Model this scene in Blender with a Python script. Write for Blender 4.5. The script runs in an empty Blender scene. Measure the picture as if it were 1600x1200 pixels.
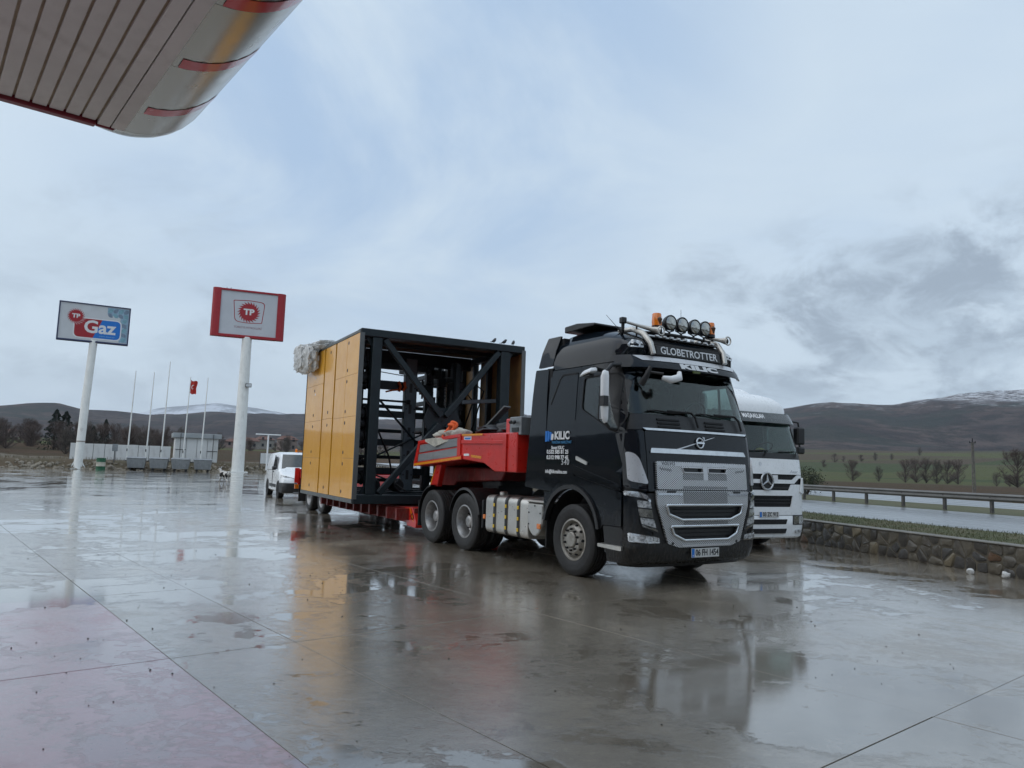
import bpy, bmesh, math, random
from math import sin, cos, pi, radians, sqrt, atan2, hypot
from mathutils import Vector, Matrix, noise
random.seed(7)
SC = bpy.context.scene
COL = SC.collection

# ------------------------------------------------------------------ camera
cam_d = bpy.data.cameras.new('camera')
cam_d.sensor_width = 36.0
cam_d.lens = 26.03
cam_d.clip_start = 0.05
cam_d.clip_end = 30000
cam = bpy.data.objects.new('camera', cam_d)
COL.objects.link(cam)
_r = Vector((0.99950348, -0.00344758, 0.03131934))
_u = Vector((-0.03150852, -0.10936292, 0.99350237))
_f = Vector((0.0, 0.99399591, 0.10941725))
M = Matrix((( _r.x, _u.x, -_f.x, 0), (_r.y, _u.y, -_f.y, 0), (_r.z, _u.z, -_f.z, 1.572), (0, 0, 0, 1)))
cam.matrix_world = M
SC.camera = cam

# ------------------------------------------------------------------ world: overcast sky with a darker bank of cloud
SUN_EL, SUN_AZ = radians(50), radians(250)      # high, left and a little behind the camera
world = bpy.data.worlds.new('World')
SC.world = world
world.use_nodes = True
wt = world.node_tree
wt.nodes.clear()
def wn(t, **k):
    n = wt.nodes.new(t)
    for a, b in k.items():
        setattr(n, a, b)
    return n
def wl(a, b):
    wt.links.new(a, b)
def wmath(op, a, b=None, clamp=False):
    n = wn('ShaderNodeMath', operation=op, use_clamp=clamp)
    for i, v in enumerate((a, b)):
        if v is None:
            continue
        if isinstance(v, (int, float)):
            n.inputs[i].default_value = v
        else:
            wl(v, n.inputs[i])
    return n.outputs[0]
def wmix(f, a, b):
    n = wn('ShaderNodeMix', data_type='RGBA')
    for s, v in ((n.inputs[0], f), (n.inputs[6], a), (n.inputs[7], b)):
        if hasattr(v, 'is_linked'):
            wl(v, s)
        else:
            s.default_value = v if isinstance(v, (int, float)) else (*v, 1)
    return n.outputs[2]
def wramp(v, lo, hi):
    n = wn('ShaderNodeMapRange', interpolation_type='SMOOTHSTEP')
    wl(v, n.inputs[0])
    n.inputs[1].default_value = lo
    n.inputs[2].default_value = hi
    return n.outputs[0]
sky = wn('ShaderNodeTexSky', sky_type='NISHITA', sun_disc=False)
sky.sun_elevation = SUN_EL
sky.sun_rotation = SUN_AZ
sky.air_density = 1.0
sky.dust_density = 2.0
tc = wn('ShaderNodeTexCoord')
sep = wn('ShaderNodeSeparateXYZ')
wl(tc.outputs['Generated'], sep.inputs[0])
zz = wmath('ADD', wmath('MAXIMUM', sep.outputs[2], 0.0), 0.16)
cmb = wn('ShaderNodeCombineXYZ')
wl(wmath('DIVIDE', sep.outputs[0], zz), cmb.inputs[0])
wl(wmath('DIVIDE', sep.outputs[1], zz), cmb.inputs[1])
def wnoise(vec, scale, detail, rough, dist=0.0, off=None):
    n = wn('ShaderNodeTexNoise')
    n.inputs['Scale'].default_value = scale
    n.inputs['Detail'].default_value = detail
    n.inputs['Roughness'].default_value = rough
    n.inputs['Distortion'].default_value = dist
    if off:
        m = wn('ShaderNodeMapping')
        m.inputs[1].default_value = off
        wl(vec, m.inputs[0])
        vec = m.outputs[0]
    wl(vec, n.inputs['Vector'])
    return n.outputs[0]
def wdot(az, el):
    n = wn('ShaderNodeVectorMath', operation='DOT_PRODUCT')
    wl(tc.outputs['Generated'], n.inputs[0])
    n.inputs[1].default_value = (sin(az) * cos(el), cos(az) * cos(el), sin(el))
    return n.outputs['Value']
CV = cmb.outputs[0]
S = 10.0      # colours are divided by the background strength 0.1
WHITE = (0.555 * S, 0.655 * S, 0.745 * S)
BLUE = (0.26 * S, 0.40 * S, 0.615 * S)
GREY = (0.44 * S, 0.53 * S, 0.62 * S)
DARK = (0.29 * S, 0.35 * S, 0.42 * S)
big = wnoise(CV, 0.42, 5, 0.55, 0.3, (3.1, 1.7, 0.4))
high = wramp(sep.outputs[2], 0.10, 0.55)
bluef = wmath('MULTIPLY', wmath('MULTIPLY', wramp(big, 0.36, 0.66), high), 0.95)
gap = wramp(wdot(radians(-9), radians(33)), 0.86, 0.99)          # thin bluish part of the overcast, high up
veil = wnoise(CV, 0.8, 8, 0.62, 0.8, (6.2, 2.2, 1.0))
bluef = wmath('MAXIMUM', bluef, wmath('MULTIPLY', gap, wmath('ADD', wmath('MULTIPLY', big, 0.5), 0.45)), clamp=True)
bluef = wmath('MULTIPLY', bluef, wramp(veil, 0.68, 0.36))
c0 = wmix(bluef, WHITE, BLUE)
soft = wnoise(CV, 0.95, 7, 0.58, 0.5, (1.3, 7.7, 0.0))
low = wramp(sep.outputs[2], 0.36, 0.02)
c1 = wmix(wmath('MULTIPLY', wmath('MULTIPLY', wramp(soft, 0.40, 0.66), low), 0.7), c0, GREY)
flat_dir = wn('ShaderNodeMapping')
flat_dir.inputs['Scale'].default_value = (1, 1, 1.9)
wl(tc.outputs['Generated'], flat_dir.inputs[0])
fine = wnoise(flat_dir.outputs[0], 7.5, 10, 0.62, 0.45, (0.9, 3.3, 0.6))
bank = wmath('MAXIMUM', wmath('MAXIMUM', wramp(wdot(radians(24), radians(6.5)), 0.972, 0.996), wramp(wdot(radians(33), radians(8)), 0.968, 0.993)), wmath('MULTIPLY', wramp(wdot(radians(16), radians(9)), 0.985, 0.998), 0.8))
bank2 = wramp(wdot(radians(-27), radians(8)), 0.972, 0.996)
bk = wmath('ADD', bank, wmath('MULTIPLY', bank2, 0.35), clamp=True)
dk = wmath('MULTIPLY', wramp(wmath('ADD', fine, wmath('MULTIPLY', bk, 0.08)), 0.46, 0.64), wmath('ADD', wmath('MULTIPLY', bk, 0.95), 0.03), clamp=True)
inner = wnoise(flat_dir.outputs[0], 11.0, 9, 0.66, 0.6, (4.4, 0.3, 2.6))
c2 = wmix(dk, c1, wmix(wramp(inner, 0.36, 0.62), DARK, GREY))
c3 = wmix(0.88, sky.outputs[0], c2)
bg = wn('ShaderNodeBackground')
bg.inputs['Strength'].default_value = 0.1
wl(c3, bg.inputs['Color'])
wo = wn('ShaderNodeOutputWorld')
wl(bg.outputs[0], wo.inputs['Surface'])

sun_d = bpy.data.lights.new('sun', 'SUN')
sun_d.energy = 1.15
sun_d.angle = radians(100)
sun_d.color = (1.0, 0.96, 0.9)
sun = bpy.data.objects.new('sun', sun_d)
COL.objects.link(sun)
sd = Vector((sin(SUN_AZ) * cos(SUN_EL), cos(SUN_AZ) * cos(SUN_EL), sin(SUN_EL)))
sun.rotation_euler = sd.to_track_quat('Z', 'Y').to_euler()

SC.view_settings.view_transform = 'Standard'
SC.view_settings.look = 'None'
SC.view_settings.gamma = 1
SC.view_settings.use_curve_mapping = False
SC.view_settings.exposure = 0.36
SC.cycles.max_bounces = 7
SC.cycles.diffuse_bounces = 3
SC.cycles.glossy_bounces = 4
SC.cycles.transparent_max_bounces = 10
SC.cycles.volume_bounces = 0
SC.cycles.use_adaptive_sampling = True

# ------------------------------------------------------------------ helpers
class MB:
    def __init__(self):
        self.v = []
        self.f = []
    def add(self, vs, fs):
        o = len(self.v)
        self.v += [tuple(p) for p in vs]
        self.f += [tuple(i + o for i in q) for q in fs]
        return self
    def box(self, x0, x1, y0, y1, z0, z1, m=None):
        vs = [(x, y, z) for x in (x0, x1) for y in (y0, y1) for z in (z0, z1)]
        if m is not None:
            vs = [m @ Vector(p) for p in vs]
        return self.add(vs, [(0, 1, 3, 2), (4, 6, 7, 5), (0, 4, 5, 1), (2, 3, 7, 6), (0, 2, 6, 4), (1, 5, 7, 3)])
    def bar(self, a, b, w, h=None, up=(0, 0, 1)):
        a, b = Vector(a), Vector(b)
        h = w if h is None else h
        d = (b - a).normalized()
        upv = Vector(up)
        if abs(d.dot(upv)) > .98:
            upv = Vector((1, 0, 0))
        s = d.cross(upv).normalized()
        t = s.cross(d).normalized()
        vs = []
        for p in (a, b):
            for i, j in ((-1, -1), (1, -1), (1, 1), (-1, 1)):
                vs.append(p + s * (i * w / 2) + t * (j * h / 2))
        return self.add(vs, [(3, 2, 1, 0), (4, 5, 6, 7), (0, 1, 5, 4), (1, 2, 6, 5), (2, 3, 7, 6), (3, 0, 4, 7)])
    def tube(self, pts, r, n=8, cap=True, closed=False):
        pts = [Vector(p) for p in pts]
        N = len(pts)
        rs = r if isinstance(r, (list, tuple)) else [r] * N
        ref = None
        rings = []
        for i, p in enumerate(pts):
            if closed:
                d = (pts[(i + 1) % N] - pts[i - 1]).normalized()
            else:
                d = (pts[min(i + 1, N - 1)] - pts[max(i - 1, 0)]).normalized()
            if ref is None:
                ref = Vector((0, 0, 1)) if abs(d.z) < .9 else Vector((1, 0, 0))
            s = d.cross(ref)
            if s.length < 1e-6:
                s = d.cross(Vector((0, 1, 0)))
            s.normalize()
            t = s.cross(d).normalized()
            ref = t
            rings.append([p + (s * cos(2 * pi * k / n) + t * sin(2 * pi * k / n)) * rs[i] for k in range(n)])
        vs = [q for rg in rings for q in rg]
        fs = []
        for i in range(N if closed else N - 1):
            for k in range(n):
                a, b = i * n + k, i * n + (k + 1) % n
                j = (i + 1) % N
                c, d2 = j * n + (k + 1) % n, j * n + k
                fs.append((a, b, c, d2))
        if cap and not closed:
            fs.append(tuple(range(n - 1, -1, -1)))
            fs.append(tuple((N - 1) * n + k for k in range(n)))
        return self.add(vs, fs)
    def lathe(self, prof, n=24, m=None, axis='z', cap=False):
        # prof: (radius, height) along the axis
        vs, fs = [], []
        for r, h in prof:
            for k in range(n):
                a = 2 * pi * k / n
                p = (r * cos(a), r * sin(a), h)
                if axis == 'y':
                    p = (r * cos(a), h, r * sin(a))
                elif axis == 'x':
                    p = (h, r * cos(a), r * sin(a))
                vs.append(m @ Vector(p) if m is not None else p)
        for i in range(len(prof) - 1):
            for k in range(n):
                fs.append((i * n + k, i * n + (k + 1) % n, (i + 1) * n + (k + 1) % n, (i + 1) * n + k))
        if cap:
            fs.append(tuple(range(n)))
            fs.append(tuple((len(prof) - 1) * n + k for k in range(n)))
        return self.add(vs, fs)
    def prism(self, poly, d0, d1, plane='xz', m=None):
        n = len(poly)
        vs = []
        for d in (d0, d1):
            for a, b in poly:
                p = {'xz': (a, d, b), 'yz': (d, a, b), 'xy': (a, b, d)}[plane]
                vs.append(m @ Vector(p) if m is not None else p)
        fs = [tuple(range(n)), tuple(range(2 * n - 1, n - 1, -1))]
        for i in range(n):
            j = (i + 1) % n
            fs.append((i, j, n + j, n + i))
        return self.add(vs, fs)
    def loft(self, rings, cap=True, closed=True):
        n = len(rings[0])
        vs = [p for rg in rings for p in rg]
        fs = []
        for i in range(len(rings) - 1):
            for k in range(n if closed else n - 1):
                fs.append((i * n + k, i * n + (k + 1) % n, (i + 1) * n + (k + 1) % n, (i + 1) * n + k))
        if cap:
            fs.append(tuple(range(n)))
            fs.append(tuple((len(rings) - 1) * n + k for k in range(n - 1, -1, -1)))
        return self.add(vs, fs)
    def blob(self, c, r, n=2, amp=.2, sc=2.0, seed=0.0):
        b = bmesh.new()
        bmesh.ops.create_icosphere(b, subdivisions=n, radius=1)
        rr = r if isinstance(r, (tuple, list)) else (r, r, r)
        vs = []
        for v in b.verts:
            k = 1 + amp * noise.noise(v.co * sc + Vector((seed, seed * 1.7, 0)))
            vs.append((c[0] + v.co.x * rr[0] * k, c[1] + v.co.y * rr[1] * k, c[2] + v.co.z * rr[2] * k))
        self.add(vs, [tuple(v.index for v in f.verts) for f in b.faces])
        b.free()
        return self

def mesh_from(name, src, mat=None, bevel=0, smooth=None, recalc=True, segs=1):
    if isinstance(src, MB):
        me = bpy.data.meshes.new(name)
        me.from_pydata(src.v, [], src.f)
        if bevel or smooth is not None or recalc:
            bm = bmesh.new()
            bm.from_mesh(me)
        else:
            bm = None
    else:
        me = bpy.data.meshes.new(name)
        bm = src
    if bm is not None:
        if recalc:
            bmesh.ops.recalc_face_normals(bm, faces=bm.faces)
        if bevel:
            es = [e for e in bm.edges if len(e.link_faces) == 2 and e.calc_face_angle(0) > radians(32)]
            bmesh.ops.bevel(bm, geom=es, offset=bevel, segments=segs, profile=.6, affect='EDGES', clamp_overlap=True)
        if smooth is not None:
            t = radians(smooth)
            for f in bm.faces:
                f.smooth = True
            for e in bm.edges:
                e.smooth = not (len(e.link_faces) == 2 and e.calc_face_angle(0) > t)
        bm.to_mesh(me)
        bm.free()
    if mat is not None:
        me.materials.append(mat)
    return me
def obj(name, src, mat=None, parent=None, loc=None, rot=None, bevel=0, smooth=None, label=None, recalc=True, segs=1):
    me = src if isinstance(src, bpy.types.Mesh) else mesh_from(name, src, mat, bevel, smooth, recalc, segs)
    o = bpy.data.objects.new(name, me)
    COL.objects.link(o)
    if parent is not None:
        o.parent = parent
    if loc is not None:
        o.location = loc
    if rot is not None:
        o.rotation_euler = rot
    if label:
        o['label'] = label
    return o
def empty(name, loc=(0, 0, 0), rz=0, parent=None):
    o = bpy.data.objects.new(name, None)
    COL.objects.link(o)
    o.location = loc
    o.rotation_euler = (0, 0, rz)
    o.empty_display_size = .2
    if parent is not None:
        o.parent = parent
    return o
def tag(o, label=None, cat=None, group=None, kind=None):
    if label:
        o['label'] = label
    if cat:
        o['category'] = cat
    if group:
        o['group'] = group
    if kind:
        o['kind'] = kind
    return o
def thing(name, label, cat, loc=(0, 0, 0), rz=0, group=None):
    return tag(empty(name, loc, rz), label, cat, group)
def dup(o, parent=None):
    kids = list(o.children)
    c = o.copy()
    COL.objects.link(c)
    c.parent = parent
    for ch in kids:
        dup(ch, c)
    return c
def lerp(a, b, t):
    return a + (b - a) * t
def sstep(a, b, x):
    t = max(0.0, min(1.0, (x - a) / (b - a)))
    return t * t * (3 - 2 * t)
def tab(T, x):
    if x <= T[0][0]:
        return T[0][1]
    for (a, b), (c, d) in zip(T, T[1:]):
        if x <= c:
            return b + (d - b) * (x - a) / (c - a)
    return T[-1][1]
def rp(pts, r, n=4):
    # fillet the corners of a 2-D polygon
    out = []
    N = len(pts)
    for i, p in enumerate(pts):
        rr = r[i] if isinstance(r, (list, tuple)) else r
        p = Vector(p)
        a, b = Vector(pts[i - 1]), Vector(pts[(i + 1) % N])
        da, db = (a - p), (b - p)
        k = min(rr, da.length * .45, db.length * .45)
        if k < 1e-4:
            out.append((p.x, p.y))
            continue
        A, B = p + da.normalized() * k, p + db.normalized() * k
        for j in range(n + 1):
            t = j / n
            q = A * (1 - t) ** 2 + p * 2 * t * (1 - t) + B * t * t
            out.append((q.x, q.y))
    return out
def panel(name, loops, fn, mat, parent, off=.006, th=.02, cut=.15, smooth=38, label=None):
    # a plate of thickness th whose outline (and holes) is 2-D, wrapped on the surface fn(u, v, d)
    bm = bmesh.new()
    for lp in loops:
        vs = [bm.verts.new((a, b, 0)) for a, b in lp]
        for i in range(len(vs)):
            bm.edges.new((vs[i - 1], vs[i]))
    bmesh.ops.triangle_fill(bm, use_beauty=True, use_dissolve=False, edges=bm.edges[:])
    if cut:
        us = [p[0] for lp in loops for p in lp]
        ws = [p[1] for lp in loops for p in lp]
        for ax, lo, hi in ((0, min(us), max(us)), (1, min(ws), max(ws))):
            k = max(1, int((hi - lo) / cut + .5))
            for i in range(1, k):
                c = lo + (hi - lo) * i / k
                co = (c, 0, 0) if ax == 0 else (0, c, 0)
                no = (1, 0, 0) if ax == 0 else (0, 1, 0)
                bmesh.ops.bisect_plane(bm, geom=bm.verts[:] + bm.edges[:] + bm.faces[:], plane_co=co, plane_no=no, dist=1e-5)
    base = bm.verts[:]
    r = bmesh.ops.extrude_face_region(bm, geom=bm.faces[:])
    top = [g for g in r['geom'] if isinstance(g, bmesh.types.BMVert)]
    for v in base:
        v.co = Vector(fn(v.co.x, v.co.y, off - th))
    for v in top:
        v.co = Vector(fn(v.co.x, v.co.y, off))
    return obj(name, bm, mat, parent, smooth=smooth, label=label)
def flat_text(s, size, fn, mat, parent=None, name='lettering', align='CENTER', th=.004, bold=0.0, sx=1.0, shear=0.0, space=1.0, label=None):
    # text in its own plane, every vertex placed by fn(x, y, d)
    cu = bpy.data.curves.new('t', 'FONT')
    cu.body = s
    cu.size = size
    cu.align_x = align
    cu.align_y = 'CENTER'
    cu.extrude = .5
    cu.offset = bold
    cu.shear = shear
    cu.space_character = space
    cu.resolution_u = 3
    to = bpy.data.objects.new('t', cu)
    COL.objects.link(to)
    dg = bpy.context.evaluated_depsgraph_get()
    me = bpy.data.meshes.new_from_object(to.evaluated_get(dg))
    bpy.data.objects.remove(to)
    bpy.data.curves.remove(cu)
    for v in me.vertices:
        v.co = Vector(fn(v.co.x * sx, v.co.y, th if v.co.z > 0 else -.004))
    me.materials.clear()
    return obj(name, me_set(me, mat, name), None, parent, label=label)
def me_set(me, mat, name):
    me.name = name
    me.materials.append(mat)
    return me

# ------------------------------------------------------------------ materials
class NT:
    def __init__(self, name):
        self.m = bpy.data.materials.new(name)
        self.m.use_nodes = True
        self.t = self.m.node_tree
        self.t.nodes.clear()
        self.out = self.n('ShaderNodeOutputMaterial')
    def n(self, t, **k):
        n = self.t.nodes.new(t)
        for a, b in k.items():
            setattr(n, a, b)
        return n
    def l(self, a, b):
        self.t.links.new(a, b)
    def set(self, sock, v):
        if hasattr(v, 'is_linked'):
            self.l(v, sock)
        elif isinstance(v, (tuple, list)) and sock.type == 'RGBA':
            sock.default_value = (*v[:3], 1)
        else:
            sock.default_value = v
    def math(self, op, a, b=None, clamp=False):
        n = self.n('ShaderNodeMath', operation=op, use_clamp=clamp)
        self.set(n.inputs[0], a)
        if b is not None:
            self.set(n.inputs[1], b)
        return n.outputs[0]
    def mix(self, f, a, b, mode='MIX'):
        n = self.n('ShaderNodeMix', data_type='RGBA', blend_type=mode)
        self.set(n.inputs[0], f)
        self.set(n.inputs[6], a)
        self.set(n.inputs[7], b)
        return n.outputs[2]
    def ramp(self, v, lo, hi, a=0.0, b=1.0, smooth=True):
        n = self.n('ShaderNodeMapRange', interpolation_type='SMOOTHSTEP' if smooth else 'LINEAR')
        self.set(n.inputs[0], v)
        for i, q in enumerate((lo, hi, a, b)):
            n.inputs[i + 1].default_value = q
        return n.outputs[0]
    def noise(self, vec, scale, detail=4, rough=.55, dist=0.0, stretch=None, off=None):
        if stretch or off:
            m = self.n('ShaderNodeMapping')
            if stretch:
                m.inputs['Scale'].default_value = stretch
            if off:
                m.inputs['Location'].default_value = off
            self.l(vec, m.inputs[0])
            vec = m.outputs[0]
        n = self.n('ShaderNodeTexNoise')
        self.l(vec, n.inputs['Vector'])
        n.inputs['Scale'].default_value = scale
        n.inputs['Detail'].default_value = detail
        n.inputs['Roughness'].default_value = rough
        n.inputs['Distortion'].default_value = dist
        return n.outputs[0]
    def pos(self):
        return self.n('ShaderNodeNewGeometry').outputs['Position']
    def objco(self):
        return self.n('ShaderNodeTexCoord').outputs['Object']
    def bump(self, h, strength=.3, dist=.01):
        n = self.n('ShaderNodeBump')
        n.inputs['Strength'].default_value = strength
        n.inputs['Distance'].default_value = dist
        self.l(h, n.inputs['Height'])
        return n.outputs[0]
    def bsdf(self, **k):
        n = self.n('ShaderNodeBsdfPrincipled')
        for a, b in k.items():
            self.set(n.inputs[a.replace('_', ' ')], b)
        self.l(n.outputs[0], self.out.inputs['Surface'])
        return n
def pm(name, col, rough=.5, metal=0.0, var=.15, scale=5.0, col2=None, amt=.5, bump=0.0, bscale=40.0, coat=0.0, rvar=.08, stretch=None, spec=None, world=False, dirt=0.0):
    # painted / plain surface: noise-varied colour, roughness and fine relief
    N = NT(name)
    v = N.pos() if world else N.objco()
    n1 = N.noise(v, scale, 6, .6, 0.2, stretch)
    c2 = col2 if col2 else tuple(max(0, c * (1 - var * 2)) for c in col)
    c = N.mix(N.ramp(n1, .5 - amt * .5, .5 + amt * .5), col, c2)
    if dirt:
        n3 = N.noise(v, scale * 2.3, 8, .65, .4, (1, 1, .35), (4, 2, 1))
        c = N.mix(N.math('MULTIPLY', N.ramp(n3, .5, .75), dirt), c, (.16, .14, .115))
    n2 = N.noise(v, scale * 4, 4, .6)
    k = dict(Base_Color=c, Roughness=N.ramp(n2, .3, .7, max(0.02, rough - rvar), min(1, rough + rvar), False), Metallic=metal)
    if coat:
        k['Coat_Weight'] = coat
        k['Coat_Roughness'] = .04
    if spec is not None:
        k['Specular_IOR_Level'] = spec
    b = N.bsdf(**k)
    if bump:
        N.l(N.bump(N.noise(v, bscale, 5, .6), bump, .01), b.inputs['Normal'])
    return N.m
def glass(name, tint, rough=.02, refl=1.0, dark=.0):
    N = NT(name)
    tr = N.n('ShaderNodeBsdfTransparent')
    tr.inputs[0].default_value = (*tint, 1)
    gl = N.n('ShaderNodeBsdfGlossy')
    gl.inputs['Color'].default_value = (refl, refl, refl, 1)
    gl.inputs['Roughness'].default_value = rough
    fr = N.n('ShaderNodeFresnel')
    bf = N.n('ShaderNodeNewGeometry').outputs['Backfacing']
    N.l(N.math('ADD', 1.5, N.math('MULTIPLY', bf, -.8333)), fr.inputs['IOR'])
    mx = N.n('ShaderNodeMixShader')
    N.l(fr.outputs[0], mx.inputs[0])
    N.l(tr.outputs[0], mx.inputs[1])
    N.l(gl.outputs[0], mx.inputs[2])
    N.l(mx.outputs[0], N.out.inputs['Surface'])
    return N.m
MT = {}
def black_paint():
    N = NT('black gloss paint')
    c = N.objco()
    sp = N.n('ShaderNodeSeparateXYZ')
    N.l(c, sp.inputs[0])
    n1 = N.noise(c, 5.5, 8, .7, .5)
    n2 = N.noise(c, 26, 5, .7, 0, (1, 1, .25))
    # road spray thrown up by the wheels, in ragged patches on the low panels
    k = N.math('MULTIPLY', N.ramp(N.math('ADD', sp.outputs[2], N.math('MULTIPLY', n1, -.9)), .75, .05), N.ramp(n2, .35, .65, .35, 1.0))
    col = N.mix(N.math('MULTIPLY', k, .55), (.006, .009, .013), (.060, .052, .042))
    film = N.math('MULTIPLY', N.ramp(n1, .45, .7), .05)
    b = N.bsdf(Base_Color=col, Roughness=.5, Specular_IOR_Level=.0, Coat_Weight=N.ramp(k, 0, 1, .72, .4), Coat_Roughness=N.math('ADD', .03, N.math('ADD', film, N.math('MULTIPLY', k, .3))))
    N.l(N.bump(N.noise(c, 1.7, 2, .5), .05, .02), b.inputs['Coat Normal'])
    return N.m
MT['paint_black'] = black_paint()
MT['paint_plain'] = pm('black gloss paint', (.006, .009, .013), .35, 0, .15, 2.0, coat=1.0, rvar=.05, spec=.05, dirt=.006)
MT['black'] = pm('black plastic', (.012, .012, .013), .45, 0, .2, 8, bump=.05, bscale=80)
MT['black_matt'] = pm('matt black', (.008, .008, .009), .8, 0, .2, 8)
MT['rubber'] = pm('tyre rubber', (.009, .009, .010), .6, 0, .25, 7, col2=(.020, .019, .018), amt=.7, bump=.1, bscale=60)
MT['chrome'] = pm('chrome', (.62, .64, .66), .12, 1, .08, 9, rvar=.05)
MT['alu'] = pm('brushed aluminium', (.56, .545, .51), .36, .75, .12, 4, col2=(.46, .445, .41), amt=.8, bump=.05, bscale=50, rvar=.1)
MT['rim'] = pm('wheel rim steel', (.42, .42, .42), .38, .75, .15, 9, col2=(.20, .19, .18), amt=.8)
MT['rim_tan'] = pm('dusty wheel rim', (.40, .38, .34), .42, .6, .15, 9, col2=(.2, .18, .155), amt=.8)
MT['silver'] = pm('silver panel paint', (.58, .59, .61), .33, .45, .06, 5, coat=.3)
MT['white'] = pm('white paint', (.80, .82, .83), .3, 0, .03, 3, coat=.4, dirt=.04)
MT['white_plastic'] = pm('white plastic', (.82, .84, .85), .35, 0, .06, 6)
MT['white_rust'] = pm('white painted steel with rust', (.84, .85, .82), .5, 0, .06, 1.4, dirt=.28)
MT['red'] = pm('red trailer paint', (.62, .018, .010), .33, 0, .12, 2.5, coat=.3, dirt=.05)
MT['red_dirty'] = pm('dirty red paint', (.22, .018, .014), .5, 0, .25, 4, dirt=.4, bump=.1, bscale=20)
MT['yellow'] = pm('ochre sheet steel', (.74, .37, .030), .34, 0, .06, 1.1, col2=(.64, .295, .018), amt=.7, rvar=.06, spec=.3, coat=.45)
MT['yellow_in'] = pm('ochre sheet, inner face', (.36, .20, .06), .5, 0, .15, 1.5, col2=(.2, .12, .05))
MT['frame'] = pm('charcoal steel frame', (.012, .021, .026), .45, 0, .18, 3, spec=.35)
MT['frame_grey'] = pm('grey steel post', (.14, .17, .19), .5, .1, .15, 4)
MT['edge'] = pm('grey edge trim', (.12, .13, .13), .5, .2, .1, 4)
MT['dark_steel'] = pm('dark steel', (.025, .026, .028), .5, .5, .2, 8)
MT['amber'] = pm('amber lens', (.80, .20, .01), .15, 0, .1, 20, coat=.6)
MT['amber_tape'] = pm('amber reflective tape', (.75, .28, .01), .3, 0, .1, 15)
MT['orange'] = pm('orange webbing', (.72, .10, .012), .7, 0, .1, 15)
MT['yellow_dot'] = pm('yellow fitting', (.75, .50, .03), .4, 0, .1, 15)
MT['lens'] = pm('clear lamp lens', (.75, .77, .78), .08, .3, .5, 22, col2=(.22, .23, .24), amt=.35, coat=.8)
MT['lamp_face'] = pm('spot lamp reflector', (.52, .52, .48), .12, .8, .3, 14, col2=(.25, .25, .24), amt=.6, coat=.7)
MT['letters'] = pm('silver lettering', (.62, .63, .64), .35, .3, .05, 6)
MT['white_print'] = pm('white print', (.72, .73, .74), .5, 0, .04, 6)
MT['blue_print'] = pm('blue print', (.006, .17, .58), .5, 0, .05, 6)
MT['black_print'] = pm('black print', (.015, .015, .016), .5, 0, .05, 6)
MT['red_print'] = pm('red print', (.36, .010, .018), .4, 0, .08, 3)
MT['plate'] = pm('number plate', (.62, .62, .60), .4, 0, .08, 12, dirt=.2)
MT['seat'] = pm('dark seat cloth', (.03, .032, .035), .8, 0, .2, 12)
MT['dash'] = pm('dashboard plastic', (.035, .037, .04), .6, 0, .15, 10)
MT['paper'] = pm('paper', (.6, .6, .58), .8, 0, .08, 8)
MT['glass_front'] = glass('windscreen glass', (.56, .66, .63))
MT['glass_side'] = glass('side window glass', (.66, .72, .72))
MT['glass_dark'] = glass('tinted glass', (.16, .2, .21))
MT['tarp'] = pm('black tarpaulin', (.014, .015, .018), .5, 0, .25, 6, bump=.5, bscale=9)
MT['sack'] = pm('dirty white sacking', (.46, .44, .38), .85, 0, .2, 6, bump=.5, bscale=14)
MT['galv'] = pm('galvanised steel', (.33, .35, .36), .45, .6, .15, 3, col2=(.19, .20, .21), amt=.8, dirt=.15)
MT['chrome_dull'] = pm('dull chrome', (.50, .51, .52), .28, .9, .1, 8)
MT['side_board'] = pm('grey aluminium side boards', (.26, .27, .28), .5, .3, .15, 1.2, col2=(.18, .19, .20), stretch=(.6, 1, 8), dirt=.35)
MT['leaf_a'] = pm('grey blue print', (.20, .27, .36), .5)
MT['leaf_b'] = pm('pale teal print', (.22, .42, .50), .5)
# ------------------------------------------------------------------ frames of the place
CA = radians(-39.3)                       # the forecourt's grid direction
CD = Vector((sin(CA), cos(CA), 0))        # along the canopy edge
CN = Vector((cos(CA), -sin(CA), 0))       # across it
def cf(a, p, z=0.0):
    return CD * a + CN * p + Vector((0, 0, z))
RD = Vector((-0.3187, 0.9478, 0))         # along the road, away from the camera
RN = Vector((0.9478, 0.3187, 0))          # across the road
def rf(s, q, z=0.0):
    return RD * s + RN * q + Vector((0, 0, z))
WD_ = Vector((-0.258, 0.966, 0)).normalized()   # along the stone wall
WN = Vector((WD_.y, -WD_.x, 0))
W0 = Vector((8.4, 12.26, 0))
def wf(s, o, z=0.0):
    return W0 + WD_ * s + WN * o + Vector((0, 0, z))

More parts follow.
